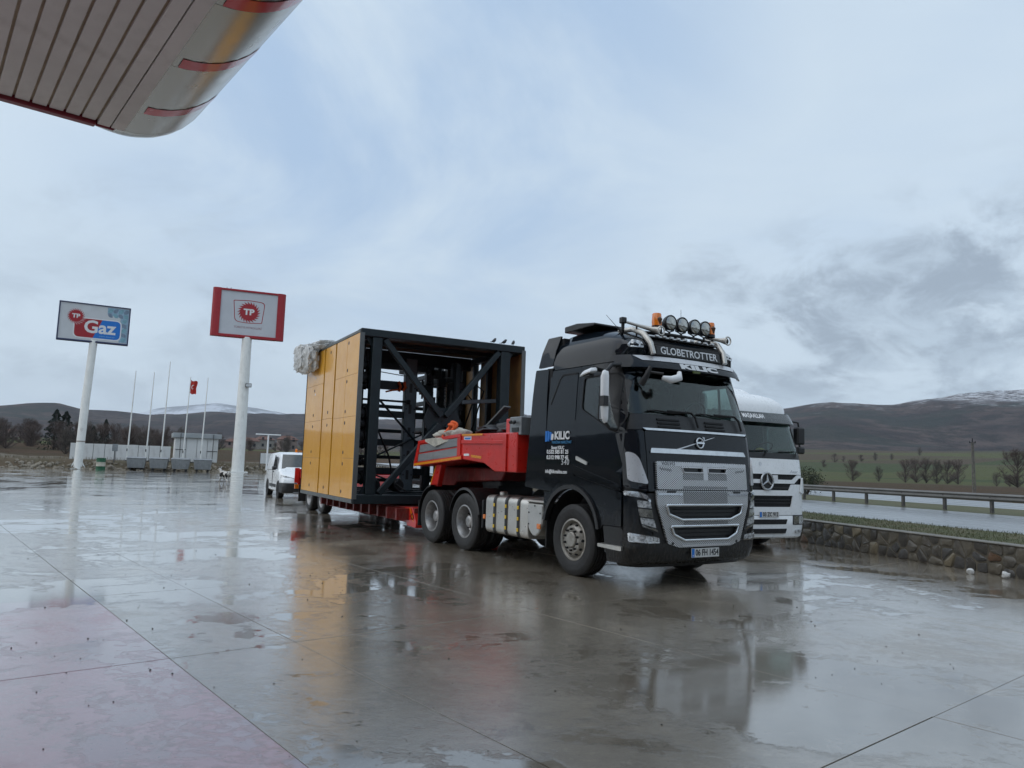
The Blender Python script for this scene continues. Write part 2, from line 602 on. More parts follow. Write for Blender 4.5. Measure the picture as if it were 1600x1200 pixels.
# ------------------------------------------------------------------ setting materials
def wet_concrete(name, tone_a, tone_b, red=None):
    N = NT(name)
    P = N.pos()
    pud = N.noise(P, .30, 7, .62, .9, None, (2.3, 5.1, 0))
    pud2 = N.noise(P, 1.35, 6, .6, .6, None, (9.3, 1.1, 0))
    tone = N.noise(P, .55, 8, .65, .3)
    tone2 = N.noise(P, 3.4, 9, .70, .2)
    mott = N.noise(P, 9.0, 8, .72, .3, None, (1, 7, 2))
    grain = N.noise(P, 70, 5, .7)
    oi = N.n('ShaderNodeObjectInfo').outputs['Random']
    level = N.math('ADD', N.math('ADD', N.math('MULTIPLY', pud, .56), N.math('MULTIPLY', pud2, .28)), N.math('MULTIPLY', mott, .16))
    wet = N.ramp(level, .485, .535)
    film = N.ramp(level, .38, .485)                 # damp film round the standing water
    c = N.mix(N.ramp(tone, .36, .64), tone_a, tone_b)
    c = N.mix(N.math('MULTIPLY', N.ramp(tone2, .42, .70), .55), c, tuple(x * .50 for x in tone_a))
    c = N.mix(N.math('MULTIPLY', N.ramp(mott, .50, .68), .6), c, tuple(x * 1.25 for x in tone_b))
    rust = N.ramp(N.noise(P, .8, 8, .72, 1.0, None, (0, 8, 3)), .60, .70)
    c = N.mix(N.math('MULTIPLY', rust, .55), c, (.115, .066, .042))
    oil = N.ramp(N.noise(P, 1.1, 7, .66, .5, None, (4, 3, 9)), .63, .70)
    c = N.mix(N.math('MULTIPLY', oil, .6), c, (.030, .028, .026))
    if red:
        wear = N.ramp(N.noise(P, 2.2, 9, .74, .5, None, (5, 5, 5)), .46, .68)
        c = N.mix(N.math('MULTIPLY', wear, .45), red, c)
    speck = N.ramp(N.noise(P, 38, 3, .6, 0, None, (3, 3, 3)), .64, .70)
    c = N.mix(N.math('MULTIPLY', speck, .75), c, tuple(x * .35 for x in tone_a))
    c = N.mix(.30, c, N.mix(grain, tuple(x * .45 for x in tone_a), tuple(min(1, x * 1.6) for x in tone_b)))
    c = N.mix(N.math('MULTIPLY', wet, .38), c, tuple(x * .50 for x in tone_a))
    c = N.mix(N.math('MULTIPLY', oi, .20), c, tuple(x * .62 for x in tone_b))
    rg = N.math('ADD', N.ramp(film, 0, 1, .25, .15), N.ramp(wet, 0, 1, 0, -.095))
    rg = N.math('ADD', rg, N.math('MULTIPLY', N.math('SUBTRACT', tone2, .5), .20), True)
    rg = N.math('MAXIMUM', rg, .055)
    hb = N.math('ADD', N.math('MULTIPLY', grain, .6), N.math('MULTIPLY', N.noise(P, 17, 6, .66), .8))
    hb = N.math('MULTIPLY', hb, N.ramp(wet, 0, 1, 1.0, .16))
    b = N.bsdf(Base_Color=c, Roughness=rg, IOR=1.62, Coat_Weight=N.ramp(film, 0, 1, .62, .95), Coat_Roughness=N.math('MULTIPLY', rg, .62), Coat_IOR=1.52)
    N.l(N.bump(hb, .45, .006), b.inputs['Normal'])
    N.l(N.bump(hb, .20, .006), b.inputs['Coat Normal'])
    return N.m
M_conc = wet_concrete('wet concrete', (.225, .190, .143), (.350, .305, .242))
M_red = wet_concrete('wet red painted concrete', (.20, .165, .15), (.29, .25, .235), red=(.58, .25, .31))
def m_joint():
    return pm('joint filler', (.10, .088, .07), .6, 0, .4, 3, world=True)
M_joint = m_joint()
def m_asphalt():
    N = NT('wet asphalt')
    P = N.pos()
    a = N.noise(P, .4, 6, .6, .3)
    g = N.noise(P, 60, 3, .6)
    # wheel tracks run along the road
    dt = N.n('ShaderNodeVectorMath', operation='DOT_PRODUCT')
    N.l(P, dt.inputs[0])
    dt.inputs[1].default_value = RN
    tr = N.math('SINE', N.math('ADD', N.math('MULTIPLY', dt.outputs['Value'], 2.6), N.math('MULTIPLY', a, 1.5)))
    c = N.mix(a, (.035, .037, .04), (.07, .072, .075))
    rg = N.ramp(N.math('ADD', N.math('MULTIPLY', tr, .25), a), .2, .8, .22, .40)
    b = N.bsdf(Base_Color=c, Roughness=rg, Coat_Weight=1.0, Coat_Roughness=.28)
    N.l(N.bump(g, .25, .004), b.inputs['Normal'])
    return N.m
M_asph = m_asphalt()
def m_grass():
    N = NT('short winter grass')
    P = N.pos()
    a = N.noise(P, 1.2, 7, .7, .4)
    g = N.noise(P, 25, 5, .7)
    c = N.mix(N.ramp(a, .35, .65), (.072, .080, .026), (.115, .095, .048))
    c = N.mix(N.ramp(g, .4, .7), c, (.035, .05, .016))
    b = N.bsdf(Base_Color=c, Roughness=.85)
    N.l(N.bump(g, .8, .03), b.inputs['Normal'])
    return N.m
M_grass = m_grass()
M_earth = pm('brown winter earth', (.105, .072, .045), .9, 0, .2, .25, col2=(.075, .066, .035), amt=.5, bump=.6, bscale=2.5, world=True)
def m_terrain():
    N = NT('winter fields and scrub hills')
    P = N.pos()
    geo = N.n('ShaderNodeSeparateXYZ')
    N.l(P, geo.inputs[0])
    x, y, z = geo.outputs
    flat = N.n('ShaderNodeCombineXYZ')
    N.l(x, flat.inputs[0])
    N.l(y, flat.inputs[1])
    F = flat.outputs[0]
    dist = N.n('ShaderNodeVectorMath', operation='LENGTH')
    N.l(F, dist.inputs[0])
    D = dist.outputs['Value']
    # field patches, long across the slope
    mp = N.n('ShaderNodeMapping')
    mp.inputs['Rotation'].default_value = (0, 0, radians(24))
    mp.inputs['Scale'].default_value = (1, 2.6, 1)
    N.l(F, mp.inputs[0])
    vo = N.n('ShaderNodeTexVoronoi')
    vo.inputs['Scale'].default_value = .0042
    N.l(mp.outputs[0], vo.inputs['Vector'])
    hue = N.n('ShaderNodeSeparateColor')
    N.l(vo.outputs['Color'], hue.inputs[0])
    k = hue.outputs[0]
    f1 = N.mix(N.ramp(k, .35, .40), (.090, .100, .040), (.060, .078, .034))
    f2 = N.mix(N.ramp(k, .66, .70), f1, (.088, .068, .046))
    n1 = N.noise(F, .02, 6, .6, .3)
    f3 = N.mix(N.math('MULTIPLY', N.ramp(n1, .45, .7), .55), f2, (.085, .075, .045))
    near = N.mix(N.ramp(N.noise(F, .05, 6, .65), .4, .62), (.085, .054, .033), (.066, .052, .030))
    nd = N.math('ADD', D, N.math('MULTIPLY', N.math('SUBTRACT', n1, .5), 60))
    fld = N.mix(N.ramp(nd, 225, 262), near, f3)
    # scrub on the hills
    s1 = N.noise(P, .006, 9, .62, .4)
    s2 = N.noise(P, .030, 8, .78)
    scr = N.mix(N.ramp(s1, .40, .58), (.034, .025, .026), (.078, .058, .052))
    scr = N.mix(N.math('MULTIPLY', N.ramp(s2, .46, .60), .85), scr, (.012, .014, .014))
    s3 = N.noise(P, .0035, 5, .55, .6, None, (900, 300, 0))
    scr = N.mix(N.math('MULTIPLY', N.ramp(s3, .55, .62), .75), scr, (.018, .026, .022))
    edge = N.math('ADD', D, N.math('MULTIPLY', N.math('SUBTRACT', N.noise(F, .004, 6, .6), .5), 900))
    col = N.mix(N.ramp(edge, 1010, 1090), fld, scr)
    # snow on the tops
    sn = N.math('ADD', z, N.math('MULTIPLY', N.math('SUBTRACT', N.noise(P, .02, 8, .7), .5), 200))
    snow = N.math('MULTIPLY', N.ramp(sn, 158, 232), N.ramp(N.noise(P, .05, 6, .72), .40, .60))
    col = N.mix(N.math('MULTIPLY', snow, .85), col, (.62, .64, .68))
    b = N.bsdf(Base_Color=col, Roughness=.95, Specular_IOR_Level=.15)
    N.l(N.bump(s2, .9, 6.0), b.inputs['Normal'])
    return N.m
M_terr = m_terrain()
def m_snow():
    N = NT('snow covered mountain')
    P = N.pos()
    a = N.noise(P, .0035, 9, .68, .5)
    c = N.mix(N.ramp(a, .40, .60), (.16, .17, .185), (.55, .58, .63))
    b = N.bsdf(Base_Color=c, Roughness=.9)
    N.l(N.bump(a, .8, 40.0), b.inputs['Normal'])
    return N.m

# ------------------------------------------------------------------ terrain and hills
RIDGE = [(-180, .05), (-70, .045), (-43.4, .0266), (-39.3, .0381), (-34.6, .0432), (-33.2, .0463), (-31.5, .0476), (-30.0, .0418), (-28.1, .0423), (-26.5, .0415), (-24.9, .0439), (-23.3, .0470), (-21.6, .0526), (-19.9, .0534), (-17.7, .0538), (-15.6, .0539), (-11.6, .0537), (-8.8, .0567), (-4.9, .0576), (.1, .0666), (1.1, .0688), (5.0, .0708), (9.9, .071), (14.6, .0765), (19.2, .0814), (20.7, .0815), (23.5, .0895), (24.7, .0855), (25.6, .083), (27.5, .0836), (29.5, .0931), (31.4, .0985), (33.1, .1014), (34.9, .102), (38.1, .1027), (42.4, .0897), (46.2, .0688), (70, .05), (180, .05)]
def ground_z(x, y):
    r = hypot(x, y)
    az = math.degrees(atan2(x, y))
    rt = sstep(-10, 16, az) * (1 - sstep(75, 110, az))
    left = -.12 + .95 * sstep(82, 92, r) + 2.5 * sstep(100, 220, r) + 3.0 * sstep(220, 420, r)
    foot = lerp(16, 33, rt)
    zl = lerp(left, -.12, rt)
    zl += sstep(300, 1050, r) * (foot - zl)
    if r > 900:
        rg = tab(RIDGE, az) * 2700 + 1.5
        t = sstep(950, 2700, r)
        t = t * .65 + .35 * ((max(0, min(1, (r - 950) / 1750))) ** 1.6)
        zl = lerp(zl, rg, t)
        zl += 38 * sstep(1000, 1600, r) * (1 - sstep(2300, 2650, r)) * noise.fractal(Vector((x * .0016, y * .0016, 3.3)), 1.0, 2.0, 4)
        zl += 5.0 * sstep(2000, 2600, r) * noise.noise(Vector((x * .02, y * .02, 1.0)))
        zl += 3.5 * sstep(2300, 2650, r) * noise.noise(Vector((x * .06, y * .06, 5.0)))
        if r > 2750:
            zl -= (r - 2750) * .10
    return zl
def build_terrain():
    azs = []
    a = -180.0
    while a < 179.9:
        azs.append(a)
        a += .3 if -44 <= a < 44 else 4.0
    rs = [3, 20, 45, 70, 80, 84, 88, 92, 98, 110, 130, 160]
    while rs[-1] < 3600:
        rs.append(rs[-1] * 1.06)
    vs, fs = [], []
    n = len(azs)
    for r in rs:
        for a in azs:
            x, y = r * sin(radians(a)), r * cos(radians(a))
            vs.append((x, y, ground_z(x, y)))
    for i in range(len(rs) - 1):
        for k in range(n):
            b = (k + 1) % n
            fs.append((i * n + k, i * n + b, (i + 1) * n + b, (i + 1) * n + k))
    fs.append(tuple(range(n)))
    m = MB().add(vs, fs)
    tag(obj('terrain', m, M_terr, smooth=60), kind='structure')
build_terrain()
SNOW = [(-36, .02), (-32, .026), (-29.2, .0345), (-27.1, .0465), (-25.4, .0552), (-23.3, .0618), (-21.7, .0639), (-20.4, .0615), (-18.1, .0567), (-15.4, .0549), (-11.6, .0461), (-6, .035), (0, .02)]
def build_snow():
    vs, fs = [], []
    azs = [-36 + .25 * i for i in range(145)]
    rs = [5200 + 150 * i for i in range(18)]
    for r in rs:
        for a in azs:
            x, y = r * sin(radians(a)), r * cos(radians(a))
            h = tab(SNOW, a) * 7000 * (sstep(5000, 7000, r) if r <= 7000 else 1 - .25 * sstep(7000, 7800, r))
            h += 35 * noise.fractal(Vector((x * .0011, y * .0011, 9.1)), 1.0, 2.0, 5) * sstep(5200, 6000, r)
            vs.append((x, y, h))
    n = len(azs)
    for i in range(len(rs) - 1):
        for k in range(n - 1):
            fs.append((i * n + k, i * n + k + 1, (i + 1) * n + k + 1, (i + 1) * n + k))
    tag(obj('snowy_mountain', MB().add(vs, fs), m_snow(), smooth=60), kind='structure')
build_snow()

# ------------------------------------------------------------------ forecourt: slabs of wet concrete
base = MB()
base.add([cf(-60, -110, -.010), cf(77, -110, -.010), cf(77, 62, -.010), cf(-60, 62, -.010)], [(0, 1, 2, 3)])
fore = tag(obj('forecourt', base, M_joint, recalc=False), kind='structure')
AL = [-9.9, -6.0, -1.95, 2.15, 6.25, 9.33, 13.4, 17.4, 21.4, 25.4, 29.4]
PE = [-13.0, -9.4, -5.65, -1.95, 1.77, 5.47, 9.22, 12.95, 16.6]
def slab(a0, a1, p0, p1, mat):
    g = .0032 + random.uniform(-.0008, .0012)
    m = MB()
    pts = [(a0 + g, p0 + g), (a0 + g, p1 - g), (a1 - g, p1 - g), (a1 - g, p0 + g)]
    tx, ty = random.uniform(-.0006, .0006), random.uniform(-.0006, .0006)
    vs = []
    for z in (-.045, 0):
        for a, p in pts:
            dz = 0 if z < 0 else tx * (a - (a0 + a1) / 2) + ty * (p - (p0 + p1) / 2)
            vs.append(cf(a, p, z + dz))
    m.add(vs, [(3, 2, 1, 0), (4, 5, 6, 7), (0, 1, 5, 4), (1, 2, 6, 5), (2, 3, 7, 6), (3, 0, 4, 7)])
    obj('slab', m, mat, fore, bevel=.0015)
for i in range(len(AL) - 1):
    for j in range(len(PE) - 1):
        red = PE[j + 1] < 1.9 and AL[i + 1] < 9.5
        if PE[j] == 1.77 and 2 < AL[i] < 13:      # this strip has one more joint
            slab(AL[i], AL[i + 1], PE[j], PE[j] + 1.02, M_conc)
            slab(AL[i], AL[i + 1], PE[j] + 1.02, PE[j + 1], M_conc)
        else:
            slab(AL[i], AL[i + 1], PE[j], PE[j + 1], M_red if red else M_conc)
far = MB()
for a0, a1, p0, p1 in ((AL[-1], 76.9, -109, 61), (-59, AL[-1], -109, PE[0]), (-59, AL[0], PE[0], 61), (AL[0], AL[-1], PE[-1], 24)):
    far.add([cf(a0, p0, 0), cf(a0, p1, 0), cf(a1, p1, 0), cf(a1, p0, 0)], [(0, 1, 2, 3)])
tag(obj('far_paving', far, M_conc, fore, recalc=False), None)
# grit lying on the wet slabs
g = MB()
for i in range(420):
    a, p = random.uniform(2.5, 14), random.uniform(-4, 9)
    s = random.choice((.003, .004, .005, .006, .009))
    c = cf(a, p, s * .5)
    g.blob(c, (s, s * random.uniform(.6, 1), s * .6), 1, .35, 2, i)
tag(obj('grit', g, pm('dark grit', (.05, .042, .035), .7, 0, .4, 30, world=True)), kind='stuff')
for q, sz, lb in ((cf(4.87, 14.05), .06, 'white lump of litter lying on the wet concrete, farther from the corner of the stone wall'), (cf(4.35, 14.05), .07, 'larger white lump of litter close against the foot of the stone wall')):
    t = obj('litter', MB().blob((0, 0, sz * .8), (sz, sz * .8, sz * .8), 2, .5, 2.2, sz * 50), MT['paper'], None, q)
    tag(t, lb, 'litter', 'white litter by the wall')

# ------------------------------------------------------------------ road, verge, stone wall, guardrail
def strip(name, q0, q1, z0, z1, mat, s0=-60, s1=900, step=30, kind='structure', curve=0):
    vs, fs = [], []
    n = int((s1 - s0) / step)
    for i in range(n + 1):
        s = s0 + (s1 - s0) * i / n
        up = 1.1 * sstep(40, 160, s)
        vs += [rf(s, q0, z0 + up), rf(s, q1, z1 + up)]
    for i in range(n):
        fs.append((2 * i, 2 * i + 1, 2 * i + 3, 2 * i + 2))
    return tag(obj(name, MB().add(vs, fs), mat, recalc=False), kind=kind)
strip('road', 14.3, 25.1, .36, .37, M_asph)
strip('road', 31.2, 40.3, .36, .36, M_asph)
strip('median', 25.1, 31.2, .374, .364, M_grass)
strip('roadside', 40.3, 47.0, .364, -.11, M_earth)
M_line = pm('worn white road paint', (.55, .56, .56), .35, 0, .2, 2, dirt=.5, world=True)
strip('road_marking', 15.3, 15.45, .3652, .3653, M_line)
strip('road_marking', 24.4, 24.55, .3735, .3736, M_line)
vs, fs = [], []
for i in range(61):
    s = -14 + i * 1.4
    a = wf(s, .28, .52)
    q = rf(0, 14.6)
    # grass runs from the back of the wall to the edge of the road
    ds = (a - rf(0, 0)).dot(RD)
    vs += [a, lerp(a, rf(ds, 14.5, .40), .45) + Vector((0, 0, .15)), rf(ds, 14.55, .375)]
for i in range(60):
    for k in (0, 1):
        fs.append((3 * i + k, 3 * i + k + 1, 3 * i + k + 4, 3 * i + k + 3))
tag(obj('verge', MB().add(vs, fs), M_grass), kind='structure')
# blades and tufts on the verge
gb = MB()
for i in range(16000):
    s = random.uniform(-3, 12)
    t = random.random() ** 1.2
    a = wf(s, .30)
    ds = a.dot(RD)
    p = lerp(a, rf(ds, 14.5), t)
    z = .52 + (.10 * t / .45 if t < .45 else .10 - .235 * (t - .45) / .55) + .015
    h = random.uniform(.02, .07) * (1.4 if random.random() < .08 else 1)
    d = Vector((random.uniform(-1, 1), random.uniform(-1, 1), 0)) * .035
    w = Vector((random.uniform(-1, 1), random.uniform(-1, 1), 0)).normalized() * .007
    b = Vector((p.x, p.y, z - .03))
    gb.add([b - w, b + w, b + d + Vector((0, 0, h))], [(0, 1, 2)])
tag(obj('grass', gb, M_grass, recalc=False), kind='stuff')

def clip(poly, nx, ny, c):
    out = []
    for i in range(len(poly)):
        a, b = poly[i - 1], poly[i]
        da, db = a[0] * nx + a[1] * ny - c, b[0] * nx + b[1] * ny - c
        if (da <= 0) != (db <= 0):
            t = da / (da - db)
            out.append((a[0] + (b[0] - a[0]) * t, a[1] + (b[1] - a[1]) * t))
        if db <= 0:
            out.append(b)
    return out
def stone_mats():
    out = []
    for i, (c, c2) in enumerate((((.13, .115, .09), (.055, .05, .042)), ((.10, .095, .088), (.045, .043, .040)), ((.16, .14, .105), (.08, .07, .052)), ((.15, .08, .04), (.08, .05, .032)), ((.24, .20, .13), (.12, .10, .065)), ((.085, .076, .063), (.04, .036, .031)))):
        out.append(pm('wet rubble stone', c, .42, 0, .2, 9, col2=c2, amt=.8, bump=1.0, bscale=13, coat=.15))
    return out
STONES = stone_mats()
WLEN0, WLEN1, WH = -6.5, 13.5, .50
wall = thing('stone_wall', 'low rubble stone wall with a thin concrete coping beside the road', 'wall', wf(0, 0), atan2(WD_.y, WD_.x))
# local frame: x along the wall, y towards the forecourt (negative WN), z up
wm = MB().box(-6.6, 34, -.28, 0.0, -.05, WH)
obj('mortar_core', wm, pm('wall mortar', (.155, .135, .10), .7, 0, .3, 6, bump=.7, bscale=22), wall)
cm = MB()
xs = -6.6
while xs < 34:
    L = random.uniform(1.6, 2.4)
    cm.box(xs + .004, min(34, xs + L) - .004, -.31, .028, WH + .002, WH + .026)
    xs += L
obj('coping', cm, pm('coping concrete', (.19, .175, .145), .6, 0, .25, 5, dirt=.4, bump=.3, bscale=30), wall, bevel=.01)
sites = []
x = WLEN0
while x < WLEN1:
    w = random.uniform(.16, .34)
    rows = random.choice((2, 3, 3, 2))
    z = 0
    for k in range(rows):
        sites.append((x + w / 2 + random.uniform(-.10, .10), WH * (k + .5) / rows + random.uniform(-.06, .06)))
    x += w
for i, (sx_, sz_) in enumerate(sites):
    poly = [(sx_ - .6, 0.0), (sx_ + .6, 0.0), (sx_ + .6, WH - .004), (sx_ - .6, WH - .004)]
    for j, (ox, oz) in enumerate(sites):
        if j != i and abs(ox - sx_) < 1.1:
            nx, nz = ox - sx_, oz - sz_
            L = hypot(nx, nz)
            if L < 1e-4:
                continue
            poly = clip(poly, nx / L, nz / L, ((ox * ox + oz * oz - sx_ * sx_ - sz_ * sz_) / 2) / L - .015)
            if len(poly) < 3:
                break
    if len(poly) < 3:
        continue
    poly = rp(poly, .035, 2)
    n = len(poly)
    cx, cz = sum(p[0] for p in poly) / n, sum(p[1] for p in poly) / n
    pr = random.uniform(.008, .024)
    vs = [(p[0] - cx, -.02, p[1] - cz) for p in poly] + [((p[0] - cx) * .97, .004, (p[1] - cz) * .97) for p in poly] + [((p[0] - cx) * .88, pr + random.uniform(-.006, .006), (p[1] - cz) * .88) for p in poly] + [(0, pr * 1.1, 0)]
    fs = []
    for k in range(n):
        b = (k + 1) % n
        fs += [(k, b, n + b, n + k), (n + k, n + b, 2 * n + b, 2 * n + k), (2 * n + k, 2 * n + b, 3 * n)]
    obj('stone', MB().add(vs, fs), random.choices(STONES, (5, 5, 4, 1.2, 1, 4))[0], wall, (cx, 0, cz), smooth=50)

def guardrail(label, s0, s1, q, z, up0=0.0):
    t = thing('guardrail', label, 'guardrail', rf(s0, q, z), atan2(RD.y, RD.x))
    L = s1 - s0
    zo = lambda s: 1.1 * (sstep(40, 160, s + s0) - sstep(40, 160, s0))
    prof = [(-.005, .44), (.045, .47), (.055, .52), (.0, .57), (-.005, .60), (.0, .63), (.055, .68), (.045, .73), (-.005, .76), (-.02, .745), (.025, .705), (-.025, .63), (-.025, .57), (.025, .505), (-.02, .455)]
    k = 0
    x = 0.0
    while x < L - .1:
        x1 = min(L, x + 4.0)
        rings = [[(xx, p[0] + .085, .61 + (p[1] - .61) * .84 + .02 + zo(xx)) for p in prof] for xx in (x + .004, x1 - .004)]
        obj('beam', MB().loft(rings), MT['rail_steel'], t, smooth=50)
        x = x1
    pmesh = mesh_from('post', MB().box(-.05, .05, -.06, .055, -.3, .74).box(-.03, .03, .055, .085, .5, .7), MT['galv_post'], .006)
    x = .5
    while x < L:
        obj('post', pmesh, None, t, (x, 0, zo(x)))
        x += 2.0
    return t
MT['rail_steel'] = pm('weathered rail steel', (.19, .19, .185), .5, .5, .2, 2, col2=(.12, .118, .11), amt=.8, dirt=.3)
MT['galv_post'] = pm('weathered galvanised post', (.10, .095, .09), .6, .3, .3, 6, dirt=.4)
guardrail('long galvanised guardrail along the median of the wet road, right of the white truck', 2.0, 62.0, 25.75, .34)
guardrail('galvanised guardrail far down the road, seen through the open steel frame', 70.0, 190.0, 13.9, .30)
# ------------------------------------------------------------------ trees and shrubs
M_bark = pm('winter bark', (.075, .058, .048), .9, 0, .3, 2)
M_twig = pm('brown winter twigs', (.120, .088, .074), .9, 0, .3, .6, col2=(.075, .057, .052), amt=.7)
M_twig2 = pm('grey winter twigs', (.125, .105, .088), .9, 0, .3, .6, col2=(.075, .065, .056), amt=.7)
M_needle = pm('dark conifer needles', (.018, .032, .018), .8, 0, .3, .8, col2=(.010, .018, .012), amt=.7)
M_olive = pm('olive evergreen leaves', (.045, .055, .022), .7, 0, .3, 2, col2=(.022, .03, .014), amt=.7)
def bare_tree_meshes(seed, h, wide, twigs, mat):
    R = random.Random(seed)
    tr = MB()
    top = Vector((R.uniform(-.3, .3), R.uniform(-.3, .3), h * .62))
    tr.tube([(0, 0, -.6), (0, 0, h * .15), top * .6, top], [h * .022, h * .018, h * .012, h * .005], 6)
    ends = []
    for i in range(26):
        t = R.uniform(.10, .62) / .62
        b = top * t
        a = R.uniform(0, 2 * pi)
        el = R.uniform(-.75, 1.4)
        k = R.uniform(.72, 1.0)
        e = Vector((cos(a) * cos(el) * .40 * wide * k, sin(a) * cos(el) * .40 * wide * k, .50 + sin(el) * .48 * k)) * h
        b = top * max(.03, min(.95, (e.z - h * R.uniform(.18, .42)) / (h * .62)))
        m = lerp(b, e, .5) + Vector((cos(a), sin(a), -.3)) * h * .02
        tr.tube([b, m, e], [h * .009, h * .006, h * .002], 4, False)
        ends.append((b, m, e))
    tw = MB()
    for i in range(twigs):
        b, m, e = R.choice(ends)
        t = R.random()
        p = lerp(m, e, t) if R.random() < .75 else lerp(b, m, t)
        d = Vector((R.gauss(0, 1), R.gauss(0, 1), R.gauss(.75, .7))).normalized()
        L = h * R.uniform(.05, .14)
        q = p + d * L * .55 + Vector((0, 0, L * .1))
        s = d.cross(Vector((R.random(), R.random(), R.random()))).normalized() * h * .0020
        e2 = p + d * L * 1.15 + Vector((R.uniform(-1, 1), R.uniform(-1, 1), .8)) * L * .25
        tw.add([p - s, p + s, q + s * .7, q - s * .7, e2], [(0, 1, 2, 3), (3, 2, 4)])
        for k in range(4):
            d2 = (d + Vector((R.gauss(0, .8), R.gauss(0, .8), R.gauss(.2, .6)))).normalized()
            tw.add([q - s * .6, q + s * .6, q + d2 * L * .6], [(0, 1, 2)])
    return mesh_from('trunk', tr, M_bark, smooth=60), mesh_from('crown', tw, mat, recalc=False)
TREE_LIB = [bare_tree_meshes(11, 8, 1.0, 1500, M_twig), bare_tree_meshes(23, 8, .75, 1300, M_twig2), bare_tree_meshes(37, 8, 1.2, 1700, M_twig)]
def bare_tree(x, y, z, h, v, label, group, rz=0, name='bare_tree'):
    t = thing(name, label, 'tree', (x, y, z), rz, group)
    s = h / 8
    for nm, me in zip(('trunk', 'crown'), TREE_LIB[v]):
        o = obj(nm, me, None, t)
        o.scale = (s, s, s)
    return t
def conifer_meshes(seed, h, w):
    R = random.Random(seed)
    tr = mesh_from('trunk', MB().tube([(0, 0, -.3), (0, 0, h * .9)], [h * .02, h * .004], 6), M_bark)
    m = MB()
    for i in range(1100):
        t = R.random() ** .8
        z = h * (.08 + .92 * t)
        rr = w * (1 - t) ** .85 * R.uniform(.35, 1.05) * (1 + .25 * sin(t * 37 + R.random()))
        a = R.uniform(0, 2 * pi)
        c = Vector((cos(a) * rr, sin(a) * rr, z - rr * .25))
        s = h * R.uniform(.02, .045)
        d = Vector((cos(a), sin(a), -.35)) * s
        n = Vector((-sin(a), cos(a), 0)) * s * .5
        m.add([c - n, c + n, c + d + Vector((0, 0, R.uniform(-.3, .3) * s))], [(0, 1, 2)])
        m.add([c - Vector((0, 0, s * .4)), c + Vector((0, 0, s * .5)), c + d], [(0, 1, 2)])
    return tr, mesh_from('crown', m, M_needle, recalc=False)
CON_LIB = [conifer_meshes(5, 8, 1.9), conifer_meshes(6, 8, 2.6)]
def conifer(x, y, z, h, v, label, group):
    t = thing('conifer_tree', label, 'tree', (x, y, z), random.uniform(0, 6), group)
    for nm, me in zip(('trunk', 'crown'), CON_LIB[v]):
        o = obj(nm, me, None, t)
        o.scale = (h / 8,) * 3
def polar(az, r):
    return r * sin(radians(az)), r * cos(radians(az))
# row of bare trees on the right, in front of the green fields
for i, (az, h, v, lb) in enumerate(((24.74, 9.4, 0, 'lone bare tree in the brown field, nearest the white truck'), (26.38, 7.0, 1, 'small round bare tree standing alone between the lone tree and the tree clump'), (28.01, 10.2, 0, 'first bare tree of the clump, at its end nearest the white truck'), (28.66, 11.0, 2, 'bare tree in the clump beside the green field, second from the white truck'), (29.23, 11.2, 0, 'bare tree in the middle of the clump, just before the gap'), (29.85, 10.0, 1, 'thinner bare tree after the gap in the middle of the clump'), (30.45, 10.4, 2, 'bare tree in the clump between the thin tree and the end tree'), (31.07, 10.6, 0, 'last bare tree of the clump, next to the utility pole'))):
    r = 300 + (i * 37 % 23)
    x, y = polar(az, r)
    bare_tree(x, y, -.2, h * .9, v, lb, 'bare trees in the field on the right', i * 1.3)
for i, (az, r, h, lb) in enumerate(((34.3, 250, 11.5, 'big bare tree at the picture edge, right of the utility pole'), (33.2, 280, 4.6, 'low bare bush in the field beside the utility pole'), (33.9, 276, 4.2, 'lowest bare bush between the pole bush and the big edge tree'))):
    x, y = polar(az, r)
    bare_tree(x, y, -.2, h, (2, 1, 0)[i], lb, 'bare trees beyond the utility pole', i * 2.1)
# hedgerow bushes far up the green fields
k = 0
for az, r in ((25.3, 620), (26.2, 640), (23.6, 600), (24.2, 610), (28.9, 760), (33.8, 700), (22.9, 520), (27.2, 660)):
    x, y = polar(az, r)
    bare_tree(x, y, ground_z(x, y) - .3, random.uniform(5, 8), k % 3, 'small bare tree far up in the green fields below the right hill', 'bare trees far up in the fields', k)
    k += 1
# bare wood on the left, behind the bank
R = random.Random(3)
k = 0
for i in range(120):
    az = R.uniform(-40, -23.2) if i < 84 else R.uniform(-23, -3)
    r = R.uniform(128, 235) if i < 84 else R.uniform(190, 330)
    x, y = polar(az, r)
    bare_tree(x, y, ground_z(x, y) - .2, R.uniform(3.2, 6.2), i % 3, 'bare brown tree in the winter wood behind the left bank' if i < 84 else 'bare brown tree beyond the white fence and the sign poles', 'bare trees of the wood on the left' if i < 84 else 'bare trees behind the fence', R.uniform(0, 6))
for az, r, h, lb in ((-31.5, 150, 7.2, 'tall dark conifer left of the leaning gas sign pole'), (-30.95, 152, 7.0, 'dark conifer touching the gas sign pole'), (-28.6, 150, 5.9, 'pointed conifer above the white fence right of the gas sign pole')):
    x, y = polar(az, r)
    conifer(x, y, ground_z(x, y) - .2, h, 0 if az > -29 else 1, lb, 'dark conifers on the left')
for az, r, h, lb in ((-29.9, 160, 4.8, 'dark low conifer just right of the gas sign pole'), (-29.3, 158, 4.6, 'dark low conifer before the pointed conifer')):
    x, y = polar(az, r)
    conifer(x, y, ground_z(x, y) - .2, h, 1, lb, 'low dark conifers by the fence')
